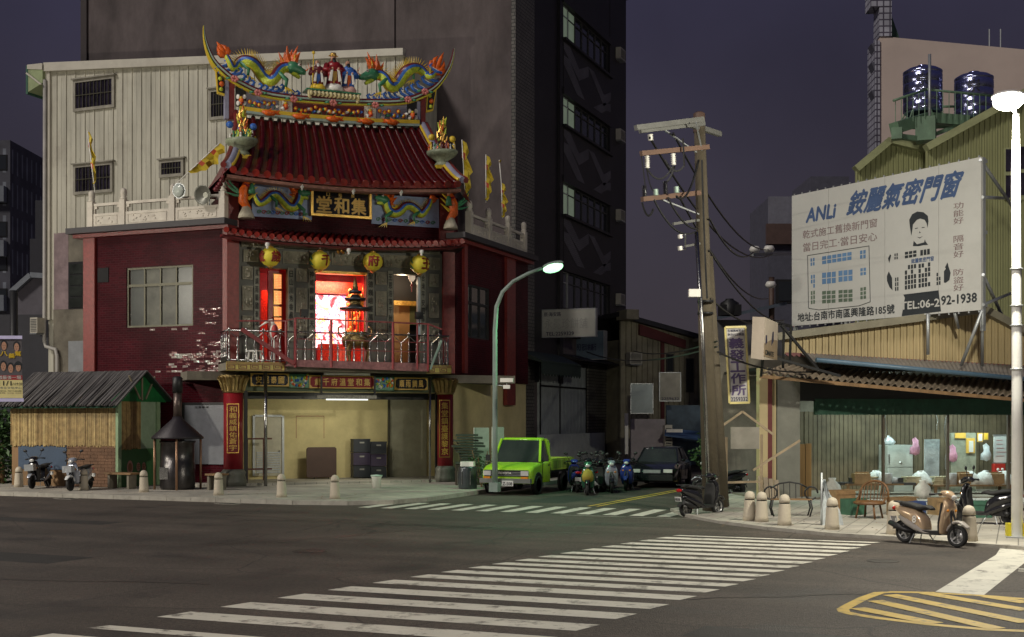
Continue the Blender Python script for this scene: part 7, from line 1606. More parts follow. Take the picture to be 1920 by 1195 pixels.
t = T('box_sign', 'boxy projecting sign with peeling letters on a black bracket', 'sign', AT(1430, 690, 34.5)); 
a = [AT(1408, 672, 33.5), AT(1431, 675, 33.2), AT(1457, 675, 35.5), AT(1434, 672, 35.8)]; b = [AT(1411, 594, 33.5), AT(1434, 595, 33.2), AT(1459, 606, 35.5), AT(1436, 604, 35.8)]
m = MB(); m.hexa(a, b); m.build('casing', M('cream_box', (.55, .47, .38, 1), rough=.5, var=.1), t)
pl = PL((a[1].x, a[1].y), ((a[2]-a[1]).x, (a[2]-a[1]).y)); s1 = (a[2].xy-a[1].xy).length; zz0, zz1 = a[1].z, b[1].z
m = MB(); m.pb(pl, .05, s1-.05, zz0+.1, zz1-.12, 0, .015); f = m.build('face', M('ochre_face', (.30, .22, .14, 1), var=.2), t)
m = MB(); text(m, 'CINATE', lambda x, y: pl.P(.2+(s1*.6)*x, zz0+.15+.13*y, .022), .03); m.build('lettering', m_blk, f)
m = MB(); m.prism(pl, [(.3, zz0+.4), (.55, zz0+.5), (.5, zz1-.2), (.25, zz1-.3)], .015, .022); m.prism(pl, [(1.3, zz0+.45), (1.7, zz0+.6), (1.7, zz1-.25), (1.5, zz1-.2)], .015, .022); m.build('emblem', m_navy, f)
m = MB()
for p_, q_ in [((1458, 606), (1483, 612)), ((1483, 612), (1481, 682)), ((1465, 610), (1540, 700)), ((1455, 672), (1575, 705)), ((1470, 608), (1468, 690)), ((1430, 676), (1427, 705))]: m.bar(AT(*p_, 35.6), AT(*q_, 36), .07)
m.build('bracket', m_black, t)
# props holding the billboard
t = T('billboard_props', 'grey steel props between the billboard and the workshop canopy', 'props', WK.pt(1800, 690, 1))
for a_, b_, D0, D1 in [((1842, 582), (1802, 686), 36.3, 37.2), ((1842, 582), (1842, 686), 36.3, 37.5), ((1740, 588), (1740, 665), 37.6, 37.9), ((1790, 586), (1797, 615), 37.4, 37.8), ((1838, 300), (1900, 390), 36.5, 40), ((1842, 370), (1884, 372), 36.5, 41), ((1843, 515), (1878, 590), 36.5, 39.5), ((1843, 572), (1896, 550), 36.5, 40)]:
    m = MB(); m.tube([AT(*a_, D0), AT(*b_, D1)], .05, 6); m.build('prop', m_steeld, t)

# ---------------------------------------------------------------- utility pole, wires
m_pole = M('concrete_pole', (.11, .09, .06, 1), rough=.85, var=.25, scale=1.5, bump=.4, dirt=.4)
up = T('utility_pole', 'concrete utility pole with crossarms and insulators on the far corner', 'utility pole', GR(1334, 962))
m = MB(); p0 = GR(1334, 962); Dp = 5875/(962-785); p1 = AT(1311, 214, Dp+.3); m.tube([p0, p1], [.235, .145], 16); m.build('pole', m_pole, up)
m = MB(); m.lathe([(.155, -.5), (.16, -.48), (.16, -.0), (.1, .05)], p1, 14); m.build('cap', M('rusty_band', (.10, .06, .045, 1)), up)
m = MB(); m.tube([AT(1358, 950, Dp+1.2), AT(1331, 480, Dp+.7)], [.14, .08], 10); m.build('stay_pole', m_pole, up)
m = MB(); m.tube([AT(1329, 940, Dp-.4), AT(1318, 640, Dp-.3), AT(1306, 435, Dp-.25)], .055, 8); m.build('conduit', m_steel, up)
A2 = lambda u, v, D=Dp: AT(u, v, D)
for a_, b_, D0, D1, w_, nm in [((1192, 240), (1318, 224), Dp-1.6, Dp-.2, .12, 'crossarm'), ((1200, 246), (1320, 232), Dp-1.4, Dp+.1, .1, 'crossarm'), ((1288, 232), (1350, 252), Dp-.3, Dp+1.2, .12, 'crossarm'), ((1202, 288), (1328, 276), Dp-1.3, Dp, .11, 'crossarm'), ((1204, 374), (1312, 362), Dp-1.3, Dp, .11, 'crossarm'), ((1262, 420), (1310, 413), Dp-.8, Dp, .06, 'crossarm'), ((1285, 462), (1312, 457), Dp-.5, Dp, .05, 'crossarm')]:
    m = MB(); m.bar(A2(*a_, D0), A2(*b_, D1), w_, w_*1.1); m.build(nm, M('rusty_arm', (.17, .10, .07, 1), rough=.7) if 270 < a_[1] < 400 else M('dull_arm', (.16, .16, .15, 1), rough=.6), up)
for a_, b_ in [((1245, 243), (1306, 286)), ((1305, 230), (1316, 282)), ((1230, 370), (1310, 402)), ((1285, 440), (1285, 468))]: m = MB(); m.bar(A2(*a_, Dp-.8), A2(*b_, Dp-.1), .035); m.build('brace', m_steeld, up)
for u, v, h_, mt in [(1213, 292, 24, m_whg), (1262, 288, 22, m_whg), (1208, 348, 22, m_blackg), (1247, 340, 24, m_blackg), (1229, 355, 12, m_mint), (1268, 350, 12, m_mint), (1219, 252, 12, m_whg), (1275, 440, 8, m_whg), (1275, 462, 8, m_whg)]:
    D0 = Dp-1.1; m = MB(); p, q = A2(u, v, D0), A2(u+1, v+h_, D0); k = 6
    pts = []; R = []
    for i in range(k*2+1): pts.append(p.lerp(q, i/(k*2))); R.append(.075 if i % 2 else .03)
    m.tube(pts, R, 8); m.build('insulator', mt, up)
for v in (568, 590): m = MB(); m.lathe([(.215, 0), (.215, .06)], A2(1322.5, v), 12); m.build('band', m_black, up)
m = MB(); m.box(A2(1302, 550, Dp-.5), (.3, .2, .2), rz=.38); m.build('junction_box', m_whg, up)
def wire(a_, b_, D0, D1, sag, nm='cable', r=.028, n_=14):
    a_, b_ = AT(*a_, D0), AT(*b_, D1); m = MB(); m.tube([a_.lerp(b_, i/n_)-Vector((0, 0, sag*4*(i/n_)*(1-i/n_))) for i in range(n_+1)], r, 4); return m.build('cable', m_black, up)
wire((1218, 258), (1450, 476), Dp-1.2, 62, 1.2, r=.03); wire((1262, 250), (1445, 468), Dp-.8, 62, .9, r=.03); wire((1275, 372), (1440, 560), Dp-.8, 60, .8); wire((1330, 410), (1412, 474), Dp, 48, .5)
wire((1226, 374), (1304, 435), Dp-1.1, Dp-.25, .35, r=.025); wire((1252, 370), (1308, 430), Dp-.9, Dp-.25, .2, r=.025); wire((1202, 290), (1210, 352), Dp-1.2, Dp-1.2, -.05, r=.018); wire((1210, 300), (1230, 355), Dp-1.1, Dp-1.1, .3, r=.018); wire((1265, 312), (1247, 342), Dp-1, Dp-1, .1); wire((1247, 300), (1282, 312), Dp-1, Dp-1, .2); wire((1280, 260), (1283, 312), Dp-.7, Dp-.7, -.1)
wire((1345, 640), (1180, 655), Dp, 70, .3); wire((1345, 650), (1100, 660), Dp, 60, .4); wire((1345, 660), (1560, 690), Dp, 38, .3); wire((1332, 560), (1440, 600), Dp, 62, .4); wire((1330, 470), (1470, 600), Dp, 62, .6); wire((1213, 316), (1262, 312), Dp-1, Dp-1, .3); wire((1204, 380), (1225, 392), Dp-1.2, Dp-1.1, .25); wire((1268, 368), (1310, 300), Dp-1, Dp-.3, .4); wire((1316, 300), (1326, 560), Dp-.4, Dp-.4, .3)
t = T('far_pole_arm', 'distant slim pole with insulators left of the billboard', 'utility pole', AT(1447, 785, 62)); m = MB(); m.tube([AT(1447, 640, 62), AT(1447, 520, 62)], .14, 8); m.build('pole', M('rusty_band', (.10, .06, .045, 1)), t); m = MB(); m.bar(AT(1410, 478, 60), AT(1490, 476, 64), .15); m.build('crossarm', m_steeld, t)
for u, v in [(1415, 474), (1442, 473), (1445, 540)]: m = MB(); m.lathe([(.2, 0), (.28, .15), (.2, .3)], AT(u, v, 61), 8); m.build('insulator', m_whg, t)

# ---------------------------------------------------------------- street lamps
m_lp = M('lamp_post_paint', (.84, .84, .80, 1), rough=.45, var=.08, scale=3); m_lpg = M('green_grey_post', (.22, .28, .25, 1), rough=.5, var=.15, scale=3)
base = GR(1907, 1013, .06); D_ = 25.7; base = AT(1907, 1010, D_); base.z = .06; hd = AT(1890, 187, D_-.5)
t = T('street_lamp', 'white street lamp post with bright lamp at the right edge', 'street lamp', base); top = AT(1905, 215, D_)
m = MB(); m.tube([base, Vector((base.x, base.y, 3)), top-Vector((0,0,1.2)), top], [.115, .105, .09, .06], 14); m.build('post', m_lp, t)
m = MB(); m.box(base+Vector((0,0,.0)), (.42, .42, .05)); m.build('base_plate', m_steeld, t)
for sg in (-1, 1): m = MB(); m.box(base+Vector((sg*.16, -.02*sg, .16)), (.09, .14, .26), rz=.38); m.build('yellow_guard', M('guard_yellow', (.7, .6, .03, 1), rough=.5), t)
for v in (506, 575, 612, 694): m = MB(); m.lathe([(.125, 0), (.125, .03)], AT(1906, v, D_), 12); m.build('strap', m_steeld, t)
m = MB(); m.tube([top, hd+Vector((0,0,.1))], .05, 8); m.build('arm', m_lp, t)
m = MB(); m.ell(hd+Vector((0,0,.06)), (.33, .24, .12), 16, 8); m.build('lamp_housing', m_lp, t); m = MB(); m.ell(hd-Vector((0,0,.05)), (.29, .22, .17), 16, 8); m.build('lamp_glass', M('lamp_glow_white', (1, 1, 1, 1), emit=(1, .97, .82, 1), es=30), t)
lamp('street_lamp_light', 'POINT', hd-Vector((.0, .35, .35)), 4200, (1, .95, .78), .25)
gb = Vector((-16.95, 37.5, .12)); gD = 5875/(929-785); gb = AT(928, 929, gD); gb.z = .12
t = T('street_lamp', 'green grey street lamp post with curved arm and green glowing lamp', 'street lamp', gb)
pts = [gb]+[AT(u, v, gD) for u, v in [(928, 800), (928, 620), (931, 575), (942, 548), (962, 528), (990, 513), (1016, 503)]]
m = MB(); m.tube(pts, [.095, .085, .075, .07, .065, .06, .055, .05], 12); m.build('post', m_lpg, t)
gh = AT(1037, 499, gD); ax = Vector((cA, sA, .25)).normalized(); q = Matrix.Rotation(radians(22), 3, 'Z') @ Matrix.Rotation(radians(-14), 3, 'Y')
m = MB(); m.ell(gh+Vector((0,0,.05)), (.36, .17, .1), 14, 7, q); m.build('lamp_housing', m_lpg, t); m = MB(); m.ell(gh-Vector((0,0,.05)), (.34, .22, .17), 14, 7, q); m.build('lamp_glass', M('lamp_glow_green', (1, 1, 1, 1), emit=(.36, 1, .48, 1), es=2.0), t)
lamp('green_lamp_light', 'SPOT', gh-Vector((0, .05, .2)), 1500, (.36, 1, .5), .2, rot=(.12, -.12, -1), spot=138)
m = MB(); m.box(gb+Vector((0,0,.15)), (.3, .3, .3)); m.build('base', m_lpg, t)
cc = AT(950, 713, gD-.1); t = T('security_camera', 'small white security camera clamped on the green grey lamp post', 'camera', cc); m = MB(); m.box(cc, (.42, .14, .13), rz=.3); m.build('housing', m_whg, t); m = MB(); m.tube([cc-Vector((0,0,.1)), cc-Vector((0,0,.2)), AT(928, 722, gD)], .02, 6); m.build('bracket', m_steeld, t); m = MB(); m.box(cc-Vector((0,0,.22)), (.22, .12, .12), rz=.3); m.build('junction_box', m_whg, t)
# added avenue lamps out of view, on the median and near kerb
def added_avlamp(x, y, en, lb, dx=0, dy=1, c=(1, .93, .78)):
    t = T('street_lamp', lb, 'street lamp', (x, y, 0)); m = MB(); m.tube([(x, y, 0), (x, y, 7.6), (x+dx*.6, y+dy*.6, 8.7), (x+dx*1.6, y+dy*1.6, 9.1)], [.12, .09, .07, .06], 10); m.build('post', m_lp, t)
    h = Vector((x+dx*1.9, y+dy*1.9, 9.1)); m = MB(); m.ell(h+Vector((0,0,.06)), (.42, .3, .12), 12, 6); m.build('lamp_housing', m_lp, t); m = MB(); m.ell(h-Vector((0,0,.02)), (.3, .22, .12), 12, 6); m.build('lamp_glass', M('lamp_glow_white', (1, 1, 1, 1)), t)
    lamp('added_avenue_light', 'POINT', h-Vector((0,0,.35)), en, c, .25)
added_avlamp(-38, 19.5, 5600, 'assumed street lamp on the median, unseen to the left of the view')  # lamp assumed from the glints on the left brick wall
added_avlamp(-9, 3.0, 1000, 'added unseen street lamp on the near kerb behind the viewpoint', 0, 1, (1, .86, .66))  # unseen lamp added to brighten the foreground road
# ---------------------------------------------------------------- bamboo shed, furnace, banner
SX0, SX1, SY0, SY1 = -37.6, -28.7, 34.9, 37.2
SF = PL((0, SY0), (1, 0)); SG_ = PL((SX1, 0), (0, 1))
sh = T('bamboo_shed', 'lean-to shed with bamboo slat walls, reed roof and green gable beside the temple', 'shed', (SX0, SY0, .12))
rs = random.Random(5)
x0 = SF.at(22, 800)[0]; x1 = SX1; ztop = SF.at(120, 748)[1]; zbot = SF.at(120, 836)[1]
m = MB(); x = x0
m_bam = [M('bamboo_a', (.36, .25, .10, 1), rough=.5, var=.4, scale=5), M('bamboo_b', (.27, .18, .07, 1), rough=.5, var=.4, scale=5), M('bamboo_c', (.44, .33, .14, 1), rough=.5, var=.4, scale=5)]
while x < x1:
    w_ = rs.uniform(.025, .05); m.cur = rs.choice([0, 0, 1, 2]); m.pb(SF, x, x+w_*.9, zbot+rs.uniform(-.05, .03), ztop, .0+rs.uniform(0, .02), .04+rs.uniform(0, .02)); x += w_
o = m.build('bamboo_slats', m_bam, sh); o['kind'] = 'stuff'
m = MB(); m.pb(SF, x0, x1, .12, ztop+.1, -.06, -.01); m.build('wall', m_wood, sh)
m = MB(); a = SF.at(35, 840)[0]; b = SF.at(125, 840)[0]; m.pb(SF, a, b, .7, zbot, .0, .02); m.build('blue_panel', M('blue_grey_panel', (.05, .08, .13, 1)), sh)
bw = T('brick_plinth', '', '') if False else None
bx0 = SF.at(126, 850)[0]; r = 0; z = .14; m_ob = M('orange_brick', (.17, .09, .05, 1), rough=.8, var=.35, scale=3, bump=.5)
while z < zbot-.05:
    x = bx0+(.15 if r % 2 else 0)
    while x < x1-.1:
        m = MB(); m.pb(SF, x, min(x+.29, x1-.02), z, z+.1, 0, .03+rs.uniform(-.006, .006)); m.build('brick', m_ob, sh); x += .3
    z += .11; r += 1
# green gable end
G = lambda y, z, n=0: SG_.P(y, z, n)
ap = (36.1, SG_.at(265, 699)[1]); zl = SG_.at(216, 750)[1]; zr_ = zl
m = MB(); m.prism(SG_, [(SY0-.35, zl-.05), (SY1+.5, zl-.05), (SY1+.5, zl+.05), (ap[0], ap[1]), (SY0-.35, zl-.04)], -.03, .0); m.build('gable_tarpaulin', M('bright_green_tarp', (.015, .16, .045, 1), rough=.45, var=.3, bump=.8, bscale=2), sh)
for a_, b_ in [((36.1, zl), (36.1, ap[1]-.05)), ((36.0, zl+.05), (35.4, zl+.85)), ((36.3, zl+.05), (36.8, zl+.85))]: m = MB(); m.bar(G(*a_, .04), G(*b_, .04), .05); m.build('gable_strut', M('strut_grey', (.25, .22, .15, 1)), sh)
mg = M('pale_green_paint', (.26, .38, .22, 1), rough=.6, var=.2, dirt=.3)
for y in (SY0+.0, 37.0): m = MB(); m.pb(SG_, y-.09, y+.09, .12, zl-.05, -.05, .06); m.build('corner_post', mg, sh)
m = MB(); m.pb(SG_, 36.05, 36.9, SG_.at(250, 842)[1], zl-.05, -.05, 0); m.build('wall', M('mint_wall', (.30, .42, .28, 1), var=.2, dirt=.3), sh)
m = MB(); y = SY0+.12; zc = SG_.at(250, 842)[1]
while y < 36.02: m.cur = rs.choice([0, 1]); w_ = rs.uniform(.025, .045); m.pb(SG_, y, y+w_*.9, zc+rs.uniform(-.04, .04), zl-.05, -.01, .03+rs.uniform(0, .02)); y += w_
o = m.build('bamboo_slats', m_bam, sh); o['kind'] = 'stuff'
m = MB(); m.pb(SG_, SY0+.1, 36.9, .12, zc, -.05, 0); f = m.build('painted_base', M('deep_green_paint', (.05, .15, .05, 1), var=.2), sh)
m = MB(); m.cur = 0
for y, r_ in ((35.5, .2), (35.95, .13), (36.25, .13)): 
    c = G(y, .85, .004); m.add([G(y+r_*cos(2*pi*k/16)*.8, .8+r_*sin(2*pi*k/16)*1.2, .004) for k in range(16)], [tuple(range(16))])
m.cur = 1; m.add([G(35.5+.13*cos(2*pi*k/16)*.8, .8+.13*sin(2*pi*k/16)*1.2, .007) for k in range(16)], [tuple(range(16))])
text(m, '安', lambda x, y: G(35.87+.17*x, .71+.2*y, .008), .03); text(m, '安', lambda x, y: G(36.17+.17*x, .71+.2*y, .008), .03)
m.build('painted_emblems', [M('emblem_pink', (.45, .25, .2, 1)), M('emblem_brown', (.25, .12, .05, 1))], f)
# roof of reeds, two slopes
rx0 = x0-.1; ov = SX1+.25; m = MB(); m_reed = [M('reed_a', (.085, .08, .082, 1), rough=.8, var=.3), M('reed_b', (.055, .05, .052, 1), rough=.8, var=.3), M('reed_c', (.12, .112, .11, 1), rough=.8, var=.3)]
x = rx0; zf = zl-.12
while x < ov:
    w_ = rs.uniform(.03, .06); m.cur = rs.choice([0, 0, 1, 2]); j = rs.uniform(0, .05); k = rs.uniform(-.12, .12)
    A1 = Vector((x+k, SY0-.45-rs.uniform(0, .12), zf+j-.1)); B1 = Vector((x, ap[0], ap[1]+j*.6+.04)); m.bar(A1, B1, w_, .04)
    if rs.random() < .5: m.bar(B1, Vector((x, SY1+.5, zf+j)), w_*1.8, .04)
    x += w_*.72
o = m.build('reed_roof', m_reed, sh); o['kind'] = 'stuff'
m = MB()
for (y, z) in ((SY0-.45, zf-.16), ): m.add([(rx0, y, z), (ov, y, z), (ov, ap[0], ap[1]-.02), (rx0, ap[0], ap[1]-.02), (ov, SY1+.5, zf-.05), (rx0, SY1+.5, zf-.05)], [(0,1,2,3), (3,2,4,5)])
m.build('roof_lining', M('green_lining', (.02, .07, .04, 1)), sh)
# steel furnace with hood and chimney
fD = 42.2; fc = AT(333, 905, fD); fc.z = .12; t = T('paper_furnace', 'stainless paper burning furnace with black cone hood and chimney pipe', 'furnace', fc)
m = MB(); m.lathe([(.55, .0), (.58, .08), (.58, .9), (.56, .92), (.56, 1.55), (.6, 1.58), (.6, 1.62)], fc, 24); m.build('drum', M('sooty_steel', (.07, .065, .065, 1), rough=.3, metal=.8, var=.5, scale=2), t)
zh = 2.5+(785-820)/2350*fD+.0; m = MB(); m.lathe([(.86, 1.7), (.86, 1.76), (.2, 2.35), (.15, 2.45)], fc, 24); m.build('hood', M('soot_black', (.03, .025, .03, 1), rough=.5, metal=.3), t)
m = MB(); m.lathe([(.14, 2.4), (.14, 3.3)], fc, 14); m.build('chimney_pipe', M('stained_pipe', (.12, .09, .08, 1), rough=.4, metal=.6), t); m = MB(); m.lathe([(.17, 3.25), (.17, 3.75), (.1, 3.8)], fc, 14); m.build('chimney_cap', m_black, t)
for k in range(4): a = k*pi/2+.6; m = MB(); m.tube([fc+Vector((.75*cos(a), .75*sin(a), 0)), fc+Vector((.75*cos(a), .75*sin(a), 1.72))], .04, 7); m.build('hood_post', M('copper_post', (.35, .2, .12, 1), rough=.4, metal=.5), t)
m = MB(); c = fc+Vector((-.12, -.56, .55)); m.box(c, (.34, .06, .4)); m.build('door', m_steel, t)
for dx, dy, lb in [(-1.9, -.5, 'low stone bench left of the furnace'), (1.5, .1, 'small low table right of the furnace')]:
    c = fc+Vector((dx, dy, 0)); t = T('low_table', lb, 'table', c); m = MB(); m.box(c+Vector((0,0,.52)), (1.1 if dx < 0 else .6, .5, .06)); m.build('top', m_wood, t)
    for a in (-1, 1): m = MB(); m.box(c+Vector((a*(.4 if dx < 0 else .2), 0, .25)), (.08, .4, .48)); m.build('leg', m_conc, t)
# banner cut by the left edge
BP = camplane(0, 22, 0); t = T('banner', 'event banner hanging at the left edge with performers and yellow title', 'banner', BP.pt(5, 755)); nq = 0
def bq(x, y, n=0):  # unit square to place; banner hangs slightly askew
    u = -38+(40+3*(1-y)+38)*x; v = 754-(754-629)*y; return BP.pt(u, v, n)
def bquad(x0, x1, y0, y1, mt, nm, n0, parent=None):
    m = MB(); m.add([bq(x0, y0, n0), bq(x1, y0, n0), bq(x1, y1, n0), bq(x0, y1, n0)], [(0,1,2,3)]); return m.build(nm, mt, parent or t)
m = MB(); m.hexa([bq(0, .05, 0), bq(1, .05, 0), bq(1, .05, -.02), bq(0, .05, -.02)], [bq(0, .96, 0), bq(1, .96, 0), bq(1, .96, -.02), bq(0, .96, -.02)]); cl = m.build('cloth', M('banner_grey', (.13, .12, .13, 1)), t)
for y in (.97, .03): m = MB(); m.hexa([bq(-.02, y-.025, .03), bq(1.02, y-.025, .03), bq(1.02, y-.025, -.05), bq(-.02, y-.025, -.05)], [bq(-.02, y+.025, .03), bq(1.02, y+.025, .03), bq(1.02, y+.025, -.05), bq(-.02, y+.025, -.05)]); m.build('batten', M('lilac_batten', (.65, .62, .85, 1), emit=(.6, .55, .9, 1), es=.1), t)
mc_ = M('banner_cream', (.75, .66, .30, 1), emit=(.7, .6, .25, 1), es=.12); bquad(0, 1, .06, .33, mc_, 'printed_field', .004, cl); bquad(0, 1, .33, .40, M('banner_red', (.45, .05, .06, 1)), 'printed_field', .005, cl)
def btx(s, x0, x1, y0, y1, mt, bold=.02, n=.010): m = MB(); text(m, s, lambda x, y: bq(x0+(x1-x0)*x, y0+(y1-y0)*y, n), bold); m.build('lettering', mt, cl)
btx('年度好戲最後一場', .1, .97, .34, .395, m_whg); btx('11/1', .44, .74, .245, .315, m_blk); btx('(六)', .75, .83, .25, .29, m_blk, .01); btx('19:30', .84, .99, .25, .29, m_blk, .01); btx('台南市立文化中心', .3, .98, .195, .23, m_bl, .005); btx('主辦單位 時代劇團', .3, .97, .155, .175, m_blk, 0); btx('入場券 500 300', .3, .97, .125, .145, m_mau, 0); btx('八', .49, .66, .69, .76, m_yel_t, .05); btx('義', .69, .83, .66, .73, m_yel_t, .05); btx('幫', .84, .98, .69, .76, m_yel_t, .05)
for i, (x, y, hat) in enumerate([(.58, .84, 0), (.88, .82, 0), (.56, .53, 0), (.73, .50, 0), (.91, .52, 1), (.3, .83, 0), (.28, .5, 1)]):
    m = MB(); m.cur = 1; m.add([bq(x+.085*cos(k*pi/6), y+.075*sin(k*pi/6)+.02, .006) for k in range(12)], [tuple(range(12))]); m.cur = 0; m.add([bq(x+.06*cos(k*pi/6), y+.065*sin(k*pi/6), .008) for k in range(12)], [tuple(range(12))])
    m.cur = 1
    if hat: m.add([bq(x-.11, y+.03, .009), bq(x+.11, y+.03, .009), bq(x+.06, y+.075, .009), bq(x-.06, y+.075, .009)], [(0,1,2,3)])
    for sg in (-1, 1): m.add([bq(x+sg*.025-.01, y+.005, .009), bq(x+sg*.025+.01, y+.005, .009), bq(x+sg*.025+.01, y+.012, .009), bq(x+sg*.025-.01, y+.012, .009)], [(0,1,2,3)])
    m.add([bq(x-.012, y-.03, .009), bq(x+.012, y-.03, .009), bq(x+.012, y-.024, .009), bq(x-.012, y-.024, .009)], [(0,1,2,3)])
    m.build('printed_portrait', [m_skin, m_blk], cl)

# ---------------------------------------------------------------- things on the porch and around the side
PF = CH.off(-1.9)
def porch(nm, lb, cat, u0, u1, vt_, vb, n=0, grp=None):
    p = PF.off(n); s0, z1 = p.at(u0, vt_); s1, _ = p.at(u1, vt_); _, z0 = p.at(u0, vb); return T(nm, lb, cat, p.P((s0+s1)/2, z0), 0, grp), p, s0, s1, z0, z1
t, p, a, b, z0, z1 = porch('folded_table', 'folded dark brown table standing on edge against the cream wall', 'table', 575, 631, 839, 896)
m = MB(); c_ = .06; m.prism(p, [(a+c_, z0), (b-c_, z0), (b, z0+c_), (b, z1-c_), (b-c_, z1), (a+c_, z1), (a, z1-c_), (a, z0+c_)], -.06, 0); m.build('top', M('dark_brown_board', (.07, .035, .025, 1), rough=.35), t)
for s in (a+.3, b-.3): m = MB(); m.pb(p, s-.02, s+.02, .2, z0+.05, -.05, -.01); m.build('leg', m_black, t)
mcr = M('dark_crate', (.03, .035, .045, 1), rough=.5); mcr2 = M('purple_crate', (.05, .035, .075, 1), rough=.5)
for (u0, u1, vs) in [(663, 694, [823, 849, 873, 896]), (695, 725, [828, 852, 875, 898])]:
    for i, (v0, v1) in enumerate(zip(vs, vs[1:])):
        t, p, a, b, z0, z1 = porch('crate', f"dark plastic crate, {['topmost', 'middle', 'bottom'][i]} of the {'left' if u0 < 690 else 'right'} stack on the porch", 'crate', u0, u1, v0, v1, 0, 'dark crates stacked on the porch'); m = MB(); m.pb(p, a, b, z0+.01, z1-.01, -.4, 0); m.pb(p, a-.01, b+.01, z1-.06, z1-.01, -.41, .015); m.pb(p, a-.01, b+.01, z0+.01, z0+.05, -.41, .015); m.build('body', mcr if (i+u0) % 2 else mcr2, t)
        m = MB(); m.pb(p, (a+b)/2-.09, (a+b)/2+.09, z1-.18, z1-.12, 0, .02); m.build('handle', m_fade, t)
t, p, a, b, z0, z1 = porch('metal_stand', 'rusty red narrow metal stand beside the louvred door', 'stand', 464, 494, 823, 880, .3); 
for s in (a, b): m = MB(); m.pb(p, s-.02, s+.02, .15, z1, -.02, .02); m.build('upright', M('rust_red', (.12, .04, .03, 1)), t)
for z in (z0, z1): m = MB(); m.pb(p, a, b+.3, z-.03, z+.03, -.1, .1); m.build('shelf', M('rust_red', (.12, .04, .03, 1)), t)
c = GR(706, 926, .12); c = AT(706, 920, 43); c.z = .12; t = T('bucket', 'pale plastic bucket standing before the crates', 'bucket', c); m = MB(); m.lathe([(.13, 0), (.17, .36), (.19, .38), (.19, .4), (.15, .4), (.11, .06)], c, 16); m.build('body', m_whg, t); m = MB(); m.lathe([(.205, .4), (.205, .44), (.02, .46)], c, 16); m.build('lid', m_mint, t)
# junk beside the right column
D0 = 45
t = T('timber_pile', 'stack of dark boards and slabs right of the red temple column', 'pile', AT(880, 880, D0))
rs = random.Random(9)
for i in range(11):
    c = AT(878+rs.uniform(-6, 6), 868-i*5.2, D0); m = MB(); m.box(c, (1.0+rs.uniform(-.3, .2), .6, .07), rz=.5+rs.uniform(-.15, .15)); m.build('board', M('dark_damp_board', (.05, .06, .045, 1), var=.5), t)
m = MB(); c = AT(878, 905, D0); m.box(c+Vector((0,0,.25)), (.9, .6, .8), rz=.5); m.build('cabinet', M('dark_cabinet', (.05, .035, .025, 1)), t)
for u0, u1, vt_, lb in [(888, 917, 802, 'tall pale board leaning behind the lamp post, left one'), (922, 945, 801, 'tall pale green board leaning behind the truck cab')]:
    q_ = camplane(u0, 45.8, 0); t = T('leaning_board', lb, 'board', q_.pt(u0, 900)); m = MB(); m.px(q_, u0, u1, vt_, 900, -.05, 0); m.build('board', M('pale_green_board', (.28, .34, .28, 1), var=.2), t); m = MB(); m.px(q_, u0, u0+1.5, vt_, 900, 0, .03); m.build('edge', m_whg, t)
c = AT(877, 915, 42.5); c.z = .12; t = T('steel_drum', 'barred steel bin with white box on top beside the truck', 'bin', c); m = MB(); m.lathe([(.3, 0), (.32, .05), (.32, .7), (.3, .75)], c, 16); m.build('drum', M('dark_drum', (.08, .09, .1, 1), rough=.3, metal=.5), t)
for k in range(7): a = k*.9; m = MB(); m.tube([c+Vector((.33*cos(a), .33*sin(a), .15)), c+Vector((.33*cos(a), .33*sin(a), .6))], .015, 4); m.build('bar', m_steel, t)
tag(one(lambda m: m.box(c+Vector((0,0,.84)), (.45, .3, .16), rz=.2), 'foam_box', m_whg), 'white foam box on the steel bin beside the truck', 'box')
t = T('potted_plants', 'scrawny plants in front of the timber pile', 'plants', AT(905, 905, 44)); cpl = AT(903, 880, 43.5); leafy(t, cpl, .55, .4, .6, 520, m_leaf, .055, 8)
for k in range(5): m = MB(); e = cpl+Vector((rs.uniform(-.5, .5), rs.uniform(-.3, .3), rs.uniform(.2, .7))); m.tube([(cpl.x, cpl.y, .12), e], .015, 4); m.build('stem', m_wood, t)

# ---------------------------------------------------------------- vehicles
def V(f):  # path helper in x,z with y=0
    return [Vector((a, 0, b)) for a, b in f]
m_tyre = m_rub; m_spk = M('wheel_alloy', (.5, .5, .5, 1), rough=.3, metal=.7)
def wheel(t, x, R, wd, y=0, mt=m_spk, nm='wheel'):
    r = Matrix.Rotation(pi/2, 3, 'X'); m = MB(); k = R*.3
    m.lathe([(R-k, -wd/2*.8), (R-k*.4, -wd/2), (R-k*.1, -wd*.38), (R, -wd*.15), (R, wd*.15), (R-k*.1, wd*.38), (R-k*.4, wd/2), (R-k, wd/2*.8), (R-k, -wd/2*.8)], (x, y, R), 28, mat=r); o = m.build(nm, m_tyre, t, local=True)
    m = MB(); ri = R-k
    m.lathe([(ri, -wd*.32), (ri, wd*.32), (ri*.9, wd*.32), (ri*.9, -wd*.32), (ri, -wd*.32)], (x, y, R), 24, mat=r); m.lathe([(ri*.25, -wd*.4), (ri*.25, wd*.4)], (x, y, R), 12, mat=r)
    for q in range(5):
        a = q*2*pi/5; m.bar((x+ri*.15*cos(a), y, R+ri*.15*sin(a)), (x+ri*.93*cos(a), y, R+ri*.93*sin(a)), wd*.28, ri*.22)
    m.lathe([(ri*.62, -wd*.25), (ri*.62, -wd*.2), (ri*.3, -wd*.2)], (x, y, R), 20, mat=r)
    m.build('rim', mt, o, local=True)
